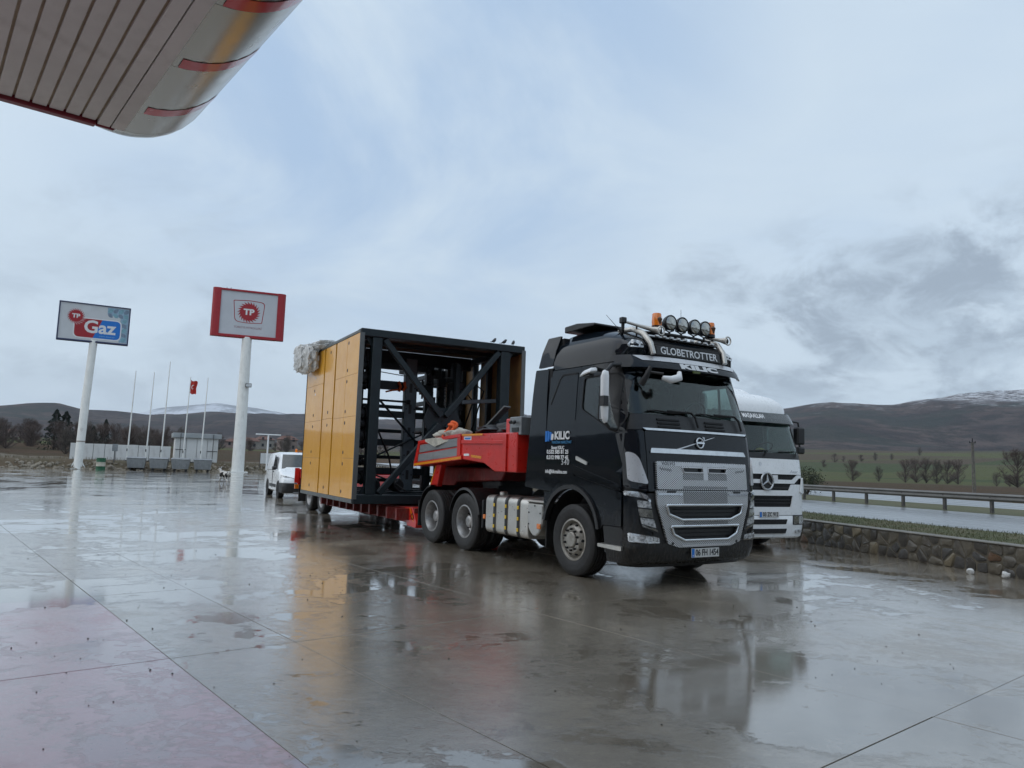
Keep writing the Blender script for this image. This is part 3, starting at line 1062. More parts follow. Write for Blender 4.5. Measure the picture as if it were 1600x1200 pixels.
# evergreen shrub beside the white truck, beyond the road
def leaf_bush(name, label, cat, loc, rx, rz, n, mat, seed):
    Rr = random.Random(seed)
    t = thing(name, label, cat, loc)
    st, m = MB(), MB()
    for i in range(9):
        a = Rr.uniform(0, 6.3)
        st.tube([(0, 0, -.1), (cos(a) * rx * .3, sin(a) * rx * .3, rz * .8), (cos(a) * rx * .7, sin(a) * rx * .7, rz * 1.5)], [.03, .02, .006], 4, False)
    for i in range(n):
        d = Vector((Rr.gauss(0, 1), Rr.gauss(0, 1), Rr.gauss(0, 1))).normalized()
        k = Rr.uniform(.35, 1.0) * (1 + .35 * noise.noise(d * 2.2 + Vector((seed, 0, 0))))
        c = Vector((d.x * rx * k, d.y * rx * k, rz + d.z * rz * k))
        s = Rr.uniform(.04, .10) * rx
        u = Vector((Rr.gauss(0, 1), Rr.gauss(0, 1), Rr.gauss(.4, 1))).normalized()
        w = u.cross(d + Vector((.1, .2, .3))).normalized()
        m.add([c - w * s * .4, c + w * s * .4, c + u * s * 1.3], [(0, 1, 2)])
    obj('stem', st, M_bark, t)
    obj('foliage', m, mat, t, recalc=False)
x, y = rf(40.5, 28.6)[:2]
x, y = polar(21.75, 50)
leaf_bush('evergreen_shrub', 'olive green evergreen bush behind the guardrail next to the white truck', 'shrub', (x, y, .3), 1.15, .92, 2200, M_olive, 4)

# ------------------------------------------------------------------ utility pole, delineators
x, y = polar(31.95, 120)
up = thing('utility_pole', 'lattice concrete utility pole standing in the brown field', 'utility pole', (x, y, -.1), .3)
m = MB()
H = 6.85
for sx in (-1, 1):
    m.bar((sx * .22, 0, 0), (sx * .12, 0, H), .11, .16)
for i in range(9):
    z = .5 + i * .74
    w = lerp(.22, .12, z / H)
    m.bar((-w, 0, z), (w, 0, z), .10, .10)
obj('pole', m, pm('weathered concrete pole', (.17, .155, .135), .9, 0, .2, 3), up)
obj('crossarm', MB().bar((-.55, 0, H - .1), (.55, 0, H - .1), .1).bar((0, 0, H - .5), (0, 0, H + .35), .09), MT['dark_steel'], up)
for dx in (-.5, 0, .5):
    obj('insulator', MB().lathe([(.04, 0), (.07, .06), (.04, .12), (.06, .18), (0, .22)], 8, Matrix.Translation((dx, 0, H + (-.05 if dx else .35)))), MT['dark_steel'], up)
for i, (s, q, lb) in enumerate(((44, 26.6, 'white delineator post at the roadside nearest the evergreen bush'), (37, 30.6, 'white delineator post beside the second carriageway, right of the evergreen bush'))):
    t = thing('delineator_post', lb, 'road post', rf(s, q, .36), .5, 'white posts along the road')
    obj('post', MB().box(-.06, .06, -.04, .04, 0, .95), MT['white_plastic'], t, bevel=.01)
    obj('reflector', MB().box(-.045, .045, -.047, -.041, .7, .84), MT['black_print'], t)

# ------------------------------------------------------------------ far houses of the village
M_wallc = pm('pale render', (.30, .28, .25), .8, 0, .12, .5)
M_wallp = pm('pinkish render', (.25, .19, .17), .8, 0, .12, .5)
M_rooft = pm('red roof tiles', (.17, .085, .065), .8, 0, .2, .6)
M_pane = pm('dark window pane', (.03, .035, .04), .15, 0, .1, 3)
def house(az, r, w, d, h, label, wallm, rz):
    x, y = polar(az, r)
    w, d, h = w * .62, d * .62, h * .72
    t = thing('house', label, 'house', (x, y, ground_z(x, y) - .1), rz, 'village houses far behind the fence')
    obj('wall', MB().box(-w / 2, w / 2, -d / 2, d / 2, 0, h), wallm, t)
    o = .5
    rv = [(-w / 2 - o, -d / 2 - o, h), (w / 2 + o, -d / 2 - o, h), (w / 2 + o, d / 2 + o, h), (-w / 2 - o, d / 2 + o, h), (-w / 2 + w * .2, 0, h + d * .28), (w / 2 - w * .2, 0, h + d * .28)]
    obj('roof', MB().add(rv, [(0, 1, 5, 4), (1, 2, 5), (2, 3, 4, 5), (3, 0, 4), (3, 2, 1, 0)]), M_rooft, t)
    n = max(2, int(w / 3))
    for i in range(n):
        for k in range(1 if h < 4 else 2):
            cx = -w / 2 + w * (i + .5) / n
            obj('window', MB().box(cx - .5, cx + .5, -d / 2 - .04, -d / 2 + .1, 1 + k * 2.8, 2.3 + k * 2.8), M_pane, t)
for a in ((-19.4, 330, 13, 9, 4.5, 'long low house with a red roof right of the round sign pole', M_wallc, .5), (-18.3, 345, 11, 9, 5.6, 'two storey pale house far behind the T shaped lamp', M_wallc, .7), (-20.3, 360, 14, 8, 3.6, 'low red roofed house left of the long low house', M_wallp, .3), (-16.7, 300, 10, 9, 6.2, 'pinkish two storey house just left of the yellow load', M_wallp, .6), (-25.9, 340, 12, 9, 3.8, 'red roofed house seen between the flagpoles', M_wallc, .4), (-34.0, 700, 26, 12, 6, 'big pale building on the slope under the left hill', M_wallp, .2)):
    house(*a)

# ------------------------------------------------------------------ bank with rubble face behind the lot
def bank_z(a, p):
    n_ = noise.noise(Vector((a * .35, p * .35, 0)))
    return -.03 + (.92 + .10 * n_) * sstep(77.3, 79.2, a) + 1.6 * sstep(79, 108, a) * sstep(14, -4, p) + .05 * noise.noise(Vector((a, p, 4)))
vs, fs = [], []
AA = [76.9, 77.3, 77.6, 77.9, 78.2, 78.5, 78.8, 79.2, 80, 81.5, 83, 86, 90, 96, 104, 112, 125]
PP = [-70 + 1.1 * i for i in range(110)]
for a in AA:
    for p in PP:
        vs.append(cf(a, p, bank_z(a, p)))
n = len(PP)
for i in range(len(AA) - 1):
    for k in range(n - 1):
        fs.append((i * n + k, i * n + k + 1, (i + 1) * n + k + 1, (i + 1) * n + k))
tag(obj('earth_bank', MB().add(vs, fs), M_earth, smooth=60), kind='structure')
rb = MB()
R = random.Random(9)
for i in range(1500):
    p = R.uniform(-45, 48)
    a = R.uniform(77.0, 78.6)
    s = R.choice((.10, .13, .17, .24)) * R.uniform(.8, 1.2)
    rb.blob(cf(a, p, bank_z(a, p) + s * .1), (s, s * R.uniform(.7, 1.1), s * R.uniform(.6, 1.0)), 1, .8, 1.8, i)
tag(obj('rubble_stones', rb, pm('pale rubble', (.32, .28, .22), .85, 0, .3, .35, col2=(.11, .095, .072), amt=.8, world=True)), kind='stuff')
# dry weeds on the bank
wd = MB()
for i in range(5000):
    p = R.uniform(-46, 50)
    a = 78.3 + abs(R.gauss(0, 2.5))
    b = cf(a, p, bank_z(a, p) - .03)
    h = R.uniform(.1, .42)
    d = Vector((R.gauss(0, .3), R.gauss(0, .3), 1)) * h
    w = Vector((R.uniform(-1, 1), R.uniform(-1, 1), 0)).normalized() * .016
    wd.add([b - w, b + w, b + d], [(0, 1, 2)])
tag(obj('dry_weeds', wd, pm('dry weeds', (.16, .125, .07), .9, 0, .3, .5, world=True), recalc=False), kind='stuff')

# ------------------------------------------------------------------ signs
def place_cf(o, px, py, yaw=0):
    o.location = (px, py, 0)
    o.rotation_euler = (0, 0, yaw)
def burst(R_, r_, n=22, lean=.16):
    pts = []
    for i in range(n):
        a = 2 * pi * i / n
        pts.append((r_ * cos(a), r_ * sin(a)))
        a2 = a + 2 * pi * (.62) / n + lean
        pts.append((R_ * cos(a2), R_ * sin(a2)))
    return pts
def plate(name, poly, z0, z1, mat, parent, m):
    return obj(name, MB().prism(poly, z0, z1, 'xy', m), mat, parent)
SIGN_R = lambda p: Matrix(((1, 0, 0, p[0]), (0, 0, -1, p[1]), (0, 1, 0, p[2]), (0, 0, 0, 1)))   # sign face: x right, y up, normal towards -y
def rrect(w, h, r, cx=0, cy=0, n=4):
    return rp([(cx - w / 2, cy - h / 2), (cx + w / 2, cy - h / 2), (cx + w / 2, cy + h / 2), (cx - w / 2, cy + h / 2)], r, n)
# gas sign: 5.6 m wide board on a leaning round pole
GY = radians(30)      # board faces the forecourt
s1 = thing('gas_sign', 'tall leaning roadside sign reading Gaz on a white round pole', 'sign', (-39.52, 68.37, 0), GY)
obj('pole', MB().tube([(0, 0, 0), (.12, 0, 6), (.33, 0, 12.0)], [.36, .35, .33], 20), MT['white_rust'], s1, smooth=40)
obj('base_plate', MB().box(-.7, .7, -.6, .6, 0, .07).bar((-.6, 0, .05), (-.3, 0, .7), .06, .1).bar((.6, 0, .05), (.3, 0, .7), .06, .1), MT['white_rust'], s1)
obj('pipe_clamp', MB().tube([(.38 * cos(a) + .06, .38 * sin(a), 2.55) for a in [2 * pi * i / 16 for i in range(16)]], .03, 5, closed=True), pm('rusty clamp', (.16, .075, .03), .8, 0, .3, 9), s1)
BX, BZ = .25, 13.55
obj('board', MB().box(BX - 2.85, BX + 2.85, -.22, .28, BZ - 1.72, BZ + 1.72), pm('pale sign face', (.56, .58, .60), .35, 0, .05, .8, coat=.4), s1, bevel=.02)
fr = MB()
for (a, b, c, d) in ((-2.93, 2.93, -1.80, -1.66), (-2.93, 2.93, 1.70, 1.80), (-2.93, -2.82, -1.66, 1.70), (2.82, 2.93, -1.66, 1.70)):
    fr.box(BX + a, BX + b, -.30, .32, BZ + c, BZ + d)
obj('board_frame', fr, pm('navy frame', (.025, .035, .10), .4, 0, .1, 2), s1, bevel=.012)
fm = SIGN_R((BX, -.222, BZ))
def on_sign(s, dy=0.0, cx=0, cz=0):
    return lambda x, y, d: s @ Vector((x + cx, y + cz, max(d, 0) + dy))
band = rrect(3.75, 1.75, .42, .30, -.50)
cut = lambda poly, sgn: clip(clip(poly, 0, 1, 99), sgn * .93, sgn * -.36, sgn * (.30 * .93 + .5 * .36))
plate('white_outline', rrect(3.95, 1.95, .5, .30, -.50), 0, .006, MT['white_print'], s1, fm)
plate('red_field', cut(band, 1), .006, .012, MT['red_print'], s1, fm)
plate('blue_field', cut(band, -1), .006, .012, MT['blue_print'], s1, fm)
plate('burst_outline', burst(.84, .55), .012, .016, MT['white_print'], s1, fm @ Matrix.Translation((-1.52, .52, 0)))
plate('burst', burst(.76, .52), .016, .022, MT['red_print'], s1, fm @ Matrix.Translation((-1.52, .52, 0)))
flat_text('TP', .52, on_sign(fm, .022, -1.52, .52), MT['white_print'], s1, bold=.02, sx=1.1)
flat_text('Gaz', 1.62, on_sign(fm, .013, .47, -.40), MT['white_print'], s1, bold=.04, sx=1.02)
flat_text('TÜRKİYE PETROLLERİ', .13, on_sign(fm, .013, 1.1, -1.18), pm('pale blue print', (.35, .55, .75), .5), s1)
plate('pattern_field', [(2.12, -1.6), (2.80, -1.6), (2.80, 1.64), (1.0, 1.64), (1.0, 1.0), (2.12, .75)], .0005, .0009, pm('pale blue print field', (.30, .45, .58), .5), s1, fm)
# leaf pattern in the corner of the board
for k, (cx, cz, mt) in enumerate([(1.25 + .44 * i, 1.35 - .44 * j, (i + j) % 2) for i in range(4) for j in range(2)] + [(2.47, .45 - .44 * j, j % 2) for j in range(5)]):
    leaf = [(-.2, 0), (-.12, .13), (0, .19), (.2, .2), (.19, 0), (.12, -.13), (0, -.19), (-.2, -.2)]
    plate('leaf_print', leaf, .001, .005, MT['leaf_a'] if mt else MT['leaf_b'], s1, fm @ Matrix.Translation((cx, cz, 0)) @ Matrix.Rotation(pi / 2 * (k % 2), 4, 'Z'))
# big fuel brand sign: red framed board on a thick white pole
s2 = thing('fuel_sign', 'tall fuel sign with red sunburst on a grey red framed board', 'sign', (-27.84, 76.51, 0), radians(22))
obj('pole', MB().tube([(0, 0, 0), (0, 0, 14.0)], [.62, .48], 24), MT['white_rust'], s2, smooth=40)
obj('base_plate', MB().box(-.95, .95, -.85, .85, 0, .08), MT['white_rust'], s2)
fl = obj('floodlight', MB().box(.15, .75, -.75, -.45, 8.75, 9.15), MT['black'], s2, bevel=.03)
obj('floodlight_lens', MB().box(.20, .70, -.765, -.752, 8.80, 9.10), MT['lens'], fl)
BZ = 16.42
obj('board', MB().box(-2.9, 2.9, -.30, .36, BZ - 2.42, BZ + 2.42), pm('grey sign face', (.52, .54, .575), .35, 0, .04, .7, coat=.4), s2, bevel=.02)
rf2, rf3 = MB(), MB()
prof = [(-3.55, .30), (-3.62, .1), (-3.62, -.2), (-3.45, -.36), (-3.2, -.42), (-2.80, -.42), (-2.80, .30)]
rf2.prism(prof, BZ - 2.52, BZ + 2.52, 'xy')
rf3.prism([(-x, y) for x, y in prof], BZ - 2.52, BZ + 2.52, 'xy')
obj('side_band', rf2, MT['red_print'], s2, bevel=.01)
obj('side_band', rf3, MT['red_print'], s2, bevel=.01)
obj('top_band', MB().box(-2.8, 2.8, -.42, .38, BZ + 2.30, BZ + 2.50).box(-2.8, 2.8, -.42, .38, BZ - 2.52, BZ - 2.26), MT['red_print'], s2, bevel=.012)
fm = SIGN_R((0, -.303, BZ))
shield = rp([(-1.58, 1.22), (0, 1.34), (1.58, 1.22), (1.36, -1.02), (0, -1.14), (-1.36, -1.02)][::-1], [.45, .45, .1, .45, .45, .1], 5)
sh = MB()
N_ = len(shield)
inn = [(x * .955, y * .945) for x, y in shield]
vs = [fm @ Vector((x, y + .15, z)) for z in (0, .008) for ring in (shield, inn) for x, y in ring]
fs = []
for i in range(N_):
    j = (i + 1) % N_
    fs += [(2 * N_ + i, 2 * N_ + j, 3 * N_ + j, 3 * N_ + i), (i, j, 2 * N_ + j, 2 * N_ + i), (N_ + i, 3 * N_ + i, 3 * N_ + j, N_ + j)]
obj('shield_outline', MB().add(vs, fs), MT['red_print'], s2)
plate('burst', burst(1.16, .84), .001, .010, MT['red_print'], s2, fm @ Matrix.Translation((0, .2, 0)))
flat_text('TP', .84, on_sign(fm, .011, 0, .2), MT['white_print'], s2, bold=.035, sx=1.1)
flat_text('TÜRKİYE PETROLLERİ', .30, on_sign(fm, .001, 0, -1.45), pm('dark red print', (.25, .05, .06), .5), s2, sx=.92)
for k, (x, lb) in enumerate(((-2.3, 'x'), (-1.9, 'x'))):
    obj('spike', MB().tube([(x, 0, BZ + 2.5), (x, 0, BZ + 2.7)], .03, 5), MT['dark_steel'], s2)

# ------------------------------------------------------------------ flagpoles
FP = [((-36.49, 71.07), 9.6, .3, 'bare white flagpole nearest the gas sign'), ((-35.04, 71.78), 9.6, .8, 'second bare white flagpole from the gas sign'), ((-33.85, 72.36), 10.8, .8, 'tallest bare white flagpole, in the middle of the row'), ((-32.1, 73.22), 9.4, .8, 'white flagpole flying a small red flag'), ((-30.66, 73.92), 9.45, .8, 'bare white flagpole nearest the round sign pole')]
for (x, y), h, z0, lb in FP:
    d = Vector((x, y, 0)).normalized() * 4.0
    t = thing('flagpole', lb, 'flagpole', (x + d.x * .5, y + d.y * .5, .2), 0, 'flagpoles along the back of the lot')
    lean = .02
    obj('pole', MB().tube([(0, 0, 0), (lean * 4, 0, h * .5), (lean * 8, 0, h - .2)], [.075, .06, .035], 10), MT['white_rust'], t, smooth=40)
    obj('finial', MB().lathe([(0, -.06), (.05, -.03), (.06, 0), (.04, .05), (0, .07)], 8, Matrix.Translation((lean * 8, 0, h - .14))), MT['white_plastic'], t)
    obj('rope_cleat', MB().box(-.03, .03, -.14, -.07, 1.6, 1.85), MT['dark_steel'], t)
    if 'flag' in lb.split('flying')[-1] and 'flying' in lb:
        fl = thing('flag', 'small red flag with white crescent, wrapped round its pole', 'flag', (x + d.x * .5 + lean * 8, y + d.y * .5, .2 + h - .35), radians(23))
        def fsh(u, v, dd):
            return Vector((.02 + u * (.66 - .1 * v) + .03 * sin(v * 9), .12 * sin(u * 9 + v * 2) * u + dd, -v * 1.35 - .28 * u * u - .12 * sin(u * 5)))
        NU, NV = 12, 12
        vs = [fsh(i / NU, j / NV, 0) for i in range(NU + 1) for j in range(NV + 1)]
        fs = [(i * (NV + 1) + j, i * (NV + 1) + j + 1, (i + 1) * (NV + 1) + j + 1, (i + 1) * (NV + 1) + j) for i in range(NU) for j in range(NV)]
        obj('cloth', MB().add(vs, fs), pm('red flag cloth', (.50, .03, .02), .8, 0, .1, 4), fl, smooth=70)
        cr = MB()
        pts_o = [(.42 + .2 * cos(a), .45 + .17 * sin(a)) for a in [radians(40 + 28 * i) for i in range(11)]]
        pts_i = [(.46 + .15 * cos(a), .45 + .13 * sin(a)) for a in [radians(320 - 28 * i) for i in range(11)]]
        poly = pts_o + pts_i
        nn_ = len(pts_o)
        vs = [fsh(a, b, -.012) for a, b in pts_o] + [fsh(a, b, -.012) for a, b in pts_i[::-1]]
        cr.add(vs, [(i, i + 1, nn_ + i + 1, nn_ + i) for i in range(nn_ - 1)])
        obj('crescent', cr, MT['white_print'], fl)

# ------------------------------------------------------------------ white panel fence, panel hut, second fence
M_pan = pm('weathered white sandwich panel', (.74, .75, .74), .6, 0, .08, .6, dirt=.25)
M_joint2 = pm('dark panel joint', (.07, .07, .07), .7, 0, .2, 3)
def panel_fence(label, A, B, z0, z1, n, group=None):
    A, B = Vector((*A, 0)), Vector((*B, 0))
    L = (B - A).length
    t = thing('panel_fence', label, 'fence', A, atan2((B - A).y, (B - A).x))
    w = L / n
    me = mesh_from('panel', MB().box(.02, w - .02, -.03, .03, z0, z1), M_pan, .008)
    pst = mesh_from('post', MB().box(-.03, .03, .034, .09, -.2, z1 + .02), M_joint2)
    for i in range(n):
        obj('panel', me, None, t, (i * w, 0, random.uniform(-.02, .02)))
        obj('post', pst, None, t, (i * w, 0, 0))
    obj('rail', MB().box(0, L, .034, .07, z0 + .2, z0 + .26).box(0, L, .034, .07, z1 - .3, z1 - .24), M_joint2, t)
    return t
fn = panel_fence('white panel fence on the bank behind the flagpoles and bins', (-42.7, 72.3), (-34.7, 76.2), .88, 2.42, 9)
eb = thing('meter_box', 'small grey meter box on a stake in front of the white fence', 'utility box', (-37.6, 70.9, .0), radians(25))
obj('stake', MB().box(-.04, .04, -.04, .04, 0, 2.0), M_joint2, eb)
obj('box', MB().box(-.24, .24, -.14, .1, 1.75, 2.42), MT['galv'], eb, bevel=.02)
hut = thing('panel_hut', 'white panel hut with grey flat roof on the bank left of the round sign pole', 'hut', (-34.3, 76.3, .8), radians(27))
HW = 4.05
for i in range(4):
    x0 = HW * i / 4
    obj('wall_panel', MB().box(x0 + .02, x0 + HW / 4 - .02, -.04, .04, .05, 2.55), M_pan, hut, bevel=.008)
    obj('wall_panel', MB().box(x0 + .02, x0 + HW / 4 - .02, 2.96, 3.04, .05, 2.55), M_pan, hut, bevel=.008)
for xx in (0, HW):
    obj('wall_panel', MB().box(xx - .04, xx + .04, .06, 2.94, .05, 2.55), M_pan, hut)
for i in range(3):
    x0 = HW * (i + .5) / 3
obj('roof', MB().box(-.3, HW + .3, -.35, 3.4, 2.56, 3.05), pm('grey corrugated fascia', (.30, .33, .34), .5, .3, .15, 1.2, col2=(.38, .40, .41)), hut, bevel=.02)
st = MB()
for x_, z_, x2, z2 in ((.42, 0, .42, 3.0), (3.55, 0, 3.55, 3.0), (.0, 1.35, 1.0, 1.35), (3.0, 1.25, 4.05, 1.25)):
    st.bar((x_, -.42 if z_ == 0 else -.06, z_), (x2, -.42 if z_ == 0 else -.06, z2), .06)
obj('steel_frame', st, M_joint2, hut)
f2 = panel_fence('second white panel fence beyond the round sign pole, sloping down to the van', (-26.6, 79.5), (-21.0, 83.0), .95, 2.05, 5)
lt = thing('lamp_post', 'white T shaped lamp post left of the van', 'lamp post', (-24.98, 76.7, .3), radians(25))
obj('pole', MB().tube([(0, 0, 0), (0, 0, 3.6)], .085, 10), MT['white_plastic'], lt, smooth=40)
obj('crossbar', MB().box(-1.25, 1.25, -.07, .07, 3.6, 3.72), MT['white_plastic'], lt, bevel=.02)
# crash barrier and orange board glimpsed behind the van
ob = thing('orange_barrier', 'low orange road barrier beyond the fence above the van', 'barrier', (-24.0, 84.5, .9), radians(25))
obj('board', MB().box(-.2, 2.2, -.05, .05, 1.35, 1.62), pm('orange board', (.52, .20, .05), .6), ob, bevel=.01)
obj('leg', MB().box(.1, .2, -.04, .04, 0, 1.35), M_joint2, ob)
obj('leg', MB().box(1.8, 1.9, -.04, .04, 0, 1.35), M_joint2, ob)

# ------------------------------------------------------------------ bins and barrel
def bin_proto(loc, rz, label):
    t = thing('refuse_bin', label, 'bin', loc, rz, 'galvanised bins at the back of the lot')
    rings = []
    for z, w, d in ((.22, .72, .44), (.95, .82, .52), (1.12, .84, .54)):
        rings.append([(-w, -d, z), (w, -d, z), (w, d, z), (-w, d, z)])
    obj('body', MB().loft(rings), MT['galv'], t, bevel=.03)
    obj('lid', MB().loft([[(-.88, -.58, 1.13), (.88, -.58, 1.13), (.88, .58, 1.13), (-.88, .58, 1.13)], [(-.86, -.56, 1.2), (.86, -.56, 1.2), (.86, .56, 1.2), (-.86, .56, 1.2)], [(-.8, -.2, 1.29), (.8, -.2, 1.29), (.8, .3, 1.29), (-.8, .3, 1.29)]]), MT['galv'], t, bevel=.02)
    for sx in (-1, 1):
        for sy in (-1, 1):
            obj('wheel', MB().lathe([(.02, -.03), (.1, -.03), (.11, 0), (.1, .03), (.02, .03)], 12, Matrix.Translation((sx * .5, sy * .3, .11)), 'y'), MT['rubber'], t)
        obj('lifting_pin', MB().lathe([(.04, -.1), (.04, .1)], 8, Matrix.Translation((sx * .92, 0, .9)), 'x', True), MT['dark_steel'], t)
    for i in range(4):
        obj('rib', MB().bar((-.56 + i * .37, -.465, .3), (-.58 + i * .39, -.535, .93), .05, .03, (0, 1, 0)), MT['galv'], t)
    return t
binp = [((-35.6, 71.2), 'galvanised refuse bin nearest the green barrel, first of the row of four'), ((-33.75, 71.85), 'galvanised refuse bin second from the green barrel'), ((-31.95, 72.5), 'galvanised refuse bin second from the round sign pole'), ((-30.1, 73.2), 'galvanised refuse bin nearest the round sign pole')]
b0 = None
for (x, y), lb in binp:
    if b0 is None:
        b0 = bin_proto((x, y, 0), radians(23), lb)
    else:
        c = dup(b0)
        c.location = (x, y, 0)
        c.rotation_euler = (0, 0, radians(23 + random.uniform(-5, 5)))
        c['label'] = lb
br = thing('oil_barrel', 'green barrel with a white band right of the gas sign pole', 'barrel', (-36.35, 66.4, 0))
M_grn = pm('green drum paint', (.012, .11, .05), .45, 0, .15, 3)
for z0, z1, mt in ((0, .36, M_grn), (.36, .74, pm('cream drum paint', (.50, .48, .40), .5, 0, .15, 3)), (.74, 1.08, M_grn)):
    obj('drum_band', MB().lathe([(.36, z0), (.385, z0 + .01), (.375, z0 + .05), (.375, z1 - .05), (.385, z1 - .01), (.36, z1)], 20, cap=True), mt, br, smooth=50)
obj('rim', MB().tube([(.375 * cos(a), .375 * sin(a), 1.085) for a in [2 * pi * i / 20 for i in range(20)]], .02, 5, closed=True), M_grn, br)

# ------------------------------------------------------------------ dog
def build_dog():
    t = thing('dog', 'black and white dog standing on the wet lot, seen from behind', 'dog', (-16.3, 43.0, 0), radians(138))
    J = [((0, 0, .60), .125), ((.26, 0, .61), .14), ((.44, 0, .64), .115), ((-.22, 0, .60), .115), ((-.32, 0, .60), .085),   # trunk: pelvis.. chest
         ((.56, .03, .74), .08), ((.66, .05, .84), .082), ((.76, .06, .82), .06), ((.86, .07, .79), .036),                       # neck, head, muzzle
         ((-.42, 0, .66), .03), ((-.52, .02, .78), .025), ((-.54, .05, .92), .018)]                                              # tail
    E_ = [(0, 1), (1, 2), (0, 3), (3, 4), (2, 5), (5, 6), (6, 7), (7, 8), (4, 9), (9, 10), (10, 11)]
    def leg(root, pts, rs):
        p = root
        for q, r in zip(pts, rs):
            J.append((q, r))
            E_.append((p, len(J) - 1))
            p = len(J) - 1
    for s, o in ((1, .10), (-1, -.06)):
        leg(2, [(.42, s * .09, .50), (.40 + o * .3, s * .10, .30), (.42 + o, s * .10, .07), (.47 + o, s * .10, .025)], [.07, .042, .030, .034])
        leg(3, [(-.22, s * .10, .48), (-.16 - o * .4, s * .11, .34), (-.32 - o, s * .11, .19), (-.30 - o, s * .11, .06), (-.25 - o, s * .11, .025)], [.085, .058, .034, .028, .034])
    for s in (1, -1):
        leg(6, [(.63, s * .07 + .05, .93), (.645, s * .085 + .05, .985)], [.03, .012])
    me = bpy.data.meshes.new('body')
    me.from_pydata([j[0] for j in J], E_, [])
    o = bpy.data.objects.new('body', me)
    COL.objects.link(o)
    o.parent = t
    md = o.modifiers.new('skin', 'SKIN')
    md.use_smooth_shade = True
    for i, (p, r) in enumerate(J):
        me.skin_vertices[0].data[i].radius = (r, r)
    me.skin_vertices[0].data[0].use_root = True
    ss = o.modifiers.new('sub', 'SUBSURF')
    ss.levels = ss.render_levels = 2
    N = NT('dog coat')
    c = N.objco()
    sp = N.n('ShaderNodeSeparateXYZ')
    N.l(c, sp.inputs[0])
    nz = N.noise(c, 3.2, 3, .5, .2, None, (1.2, .4, .7))
    low = N.math('MULTIPLY', N.ramp(sp.outputs[2], .36, .28), .55)
    k = N.math('MAXIMUM', low, N.ramp(nz, .52, .55))
    neck = N.math('MULTIPLY', N.ramp(sp.outputs[0], .46, .5), N.ramp(sp.outputs[0], .62, .58))
    k = N.math('MAXIMUM', k, neck)
    rump = N.ramp(sp.outputs[0], -.30, -.34)
    k = N.math('MAXIMUM', k, rump)
    b = N.bsdf(Base_Color=N.mix(k, (.012, .011, .011), (.50, .48, .45)), Roughness=.85)
    N.l(N.bump(N.noise(c, 60, 3, .6, 0, (1, 1, .3)), .4, .01), b.inputs['Normal'])
    me.materials.append(N.m)
build_dog()
# ------------------------------------------------------------------ fuel station canopy overhead
CZ = 5.3
can = thing('canopy', 'filling station canopy overhead with pale slatted soffit and rounded metal fascia', 'canopy', cf(0, 0, 0), atan2(CD.y, CD.x))
# local frame: x along CD, y = -CN (left), z up;  soffit corner at x=9.3, y=-1.67
EX, EY = 9.30, -1.67
M_soff = pm('soffit panel', (.72, .71, .69), .55, 0, .08, 1.0, dirt=.18)
M_fasc = pm('brushed metal fascia', (.52, .49, .43), .24, .85, .10, .6, col2=(.40, .385, .35), amt=.8, stretch=(.25, 3, 3), rvar=.05)
M_fred = pm('dark red fascia stripe', (.62, .022, .03), .2, 0, .1, 1.5, coat=.3)
M_trim = pm('dark red soffit trim', (.22, .015, .03), .4, 0, .2, 3)
pitch = .158
y = EY + .30
k = 0
sl = mesh_from('slat', MB().box(-14.0, EX - .06, .012, pitch - .013, CZ, CZ + .03), M_soff, .005)
while y < 11:
    obj('slat', sl, None, can, (0, y, 0))
    y += pitch
obj('soffit_backing', MB().box(-14, EX - .02, EY, 11.2, CZ + .032, CZ + .06), pm('soffit gap backing board', (.55, .46, .33), .8), can)  # pale brown board behind the gaps between the slats
for y0, y1 in ((EY + .155, EY + .285), (EY + .004, EY + .142)):
    obj('edge_slat', MB().box(-14, EX - .005, y0, y1, CZ - .012, CZ + .03), M_soff, can, bevel=.005)
obj('trim', MB().box(EX - .055, EX + .05, EY + .30, 11.0, CZ - .04, CZ + .12).box(EX - .002, EX + .045, EY + .10, EY + .297, CZ - .025, CZ + .10), M_trim, can, bevel=.012)
obj('deck', MB().box(-14, EX - .1, EY + .1, 11, CZ + .07, CZ + 1.5), M_soff, can)
FR = .93
def fprof(t, rr=FR):          # t 0..1 from the soffit edge round to the top
    a = -pi / 2 + t * pi
    return cos(a) * rr, CZ + FR + sin(a) * FR
NSEG = 20
def fpanel(x0, x1):
    rings = []
    for x in (x0, x1):
        rings.append([(x, EY - fprof(i / NSEG)[0], fprof(i / NSEG)[1]) for i in range(NSEG + 1)] + [(x, EY - fprof(i / NSEG, FR - .03)[0] , fprof(i / NSEG)[1]) for i in range(NSEG, -1, -1)])
    return MB().loft(rings)
x = EX - .62
seam_x = []
w = 1.30
obj('fascia_panel', fpanel(x + .004, EX - .006), M_fasc, can, smooth=40)
while x > -9:
    obj('fascia_panel', fpanel(x - w + .004, x - .004), M_fasc, can, smooth=40)
    seam_x.append(x)
    # slanted dark red stripe from the soffit edge along the seam
    st = MB()
    K = 14
    rows = []
    for i in range(K + 1):
        t = .02 + .30 * i / K
        c, z = fprof(t)
        a = -pi / 2 + t * pi
        o = Vector((0, -cos(a), sin(a))) * .004
        xa, xb = x - .012, x - .205
        if i == K:
            pass
        rows.append((Vector((xa - .0 * i, EY - c, z)) + o, Vector((xb, EY - c, z)) + o))
    vs = [p for r_ in rows for p in r_]
    st.add(vs, [(2 * i, 2 * i + 1, 2 * i + 3, 2 * i + 2) for i in range(K)])
    obj('stripe', st, M_fred, can, smooth=60, recalc=False)
    x -= w
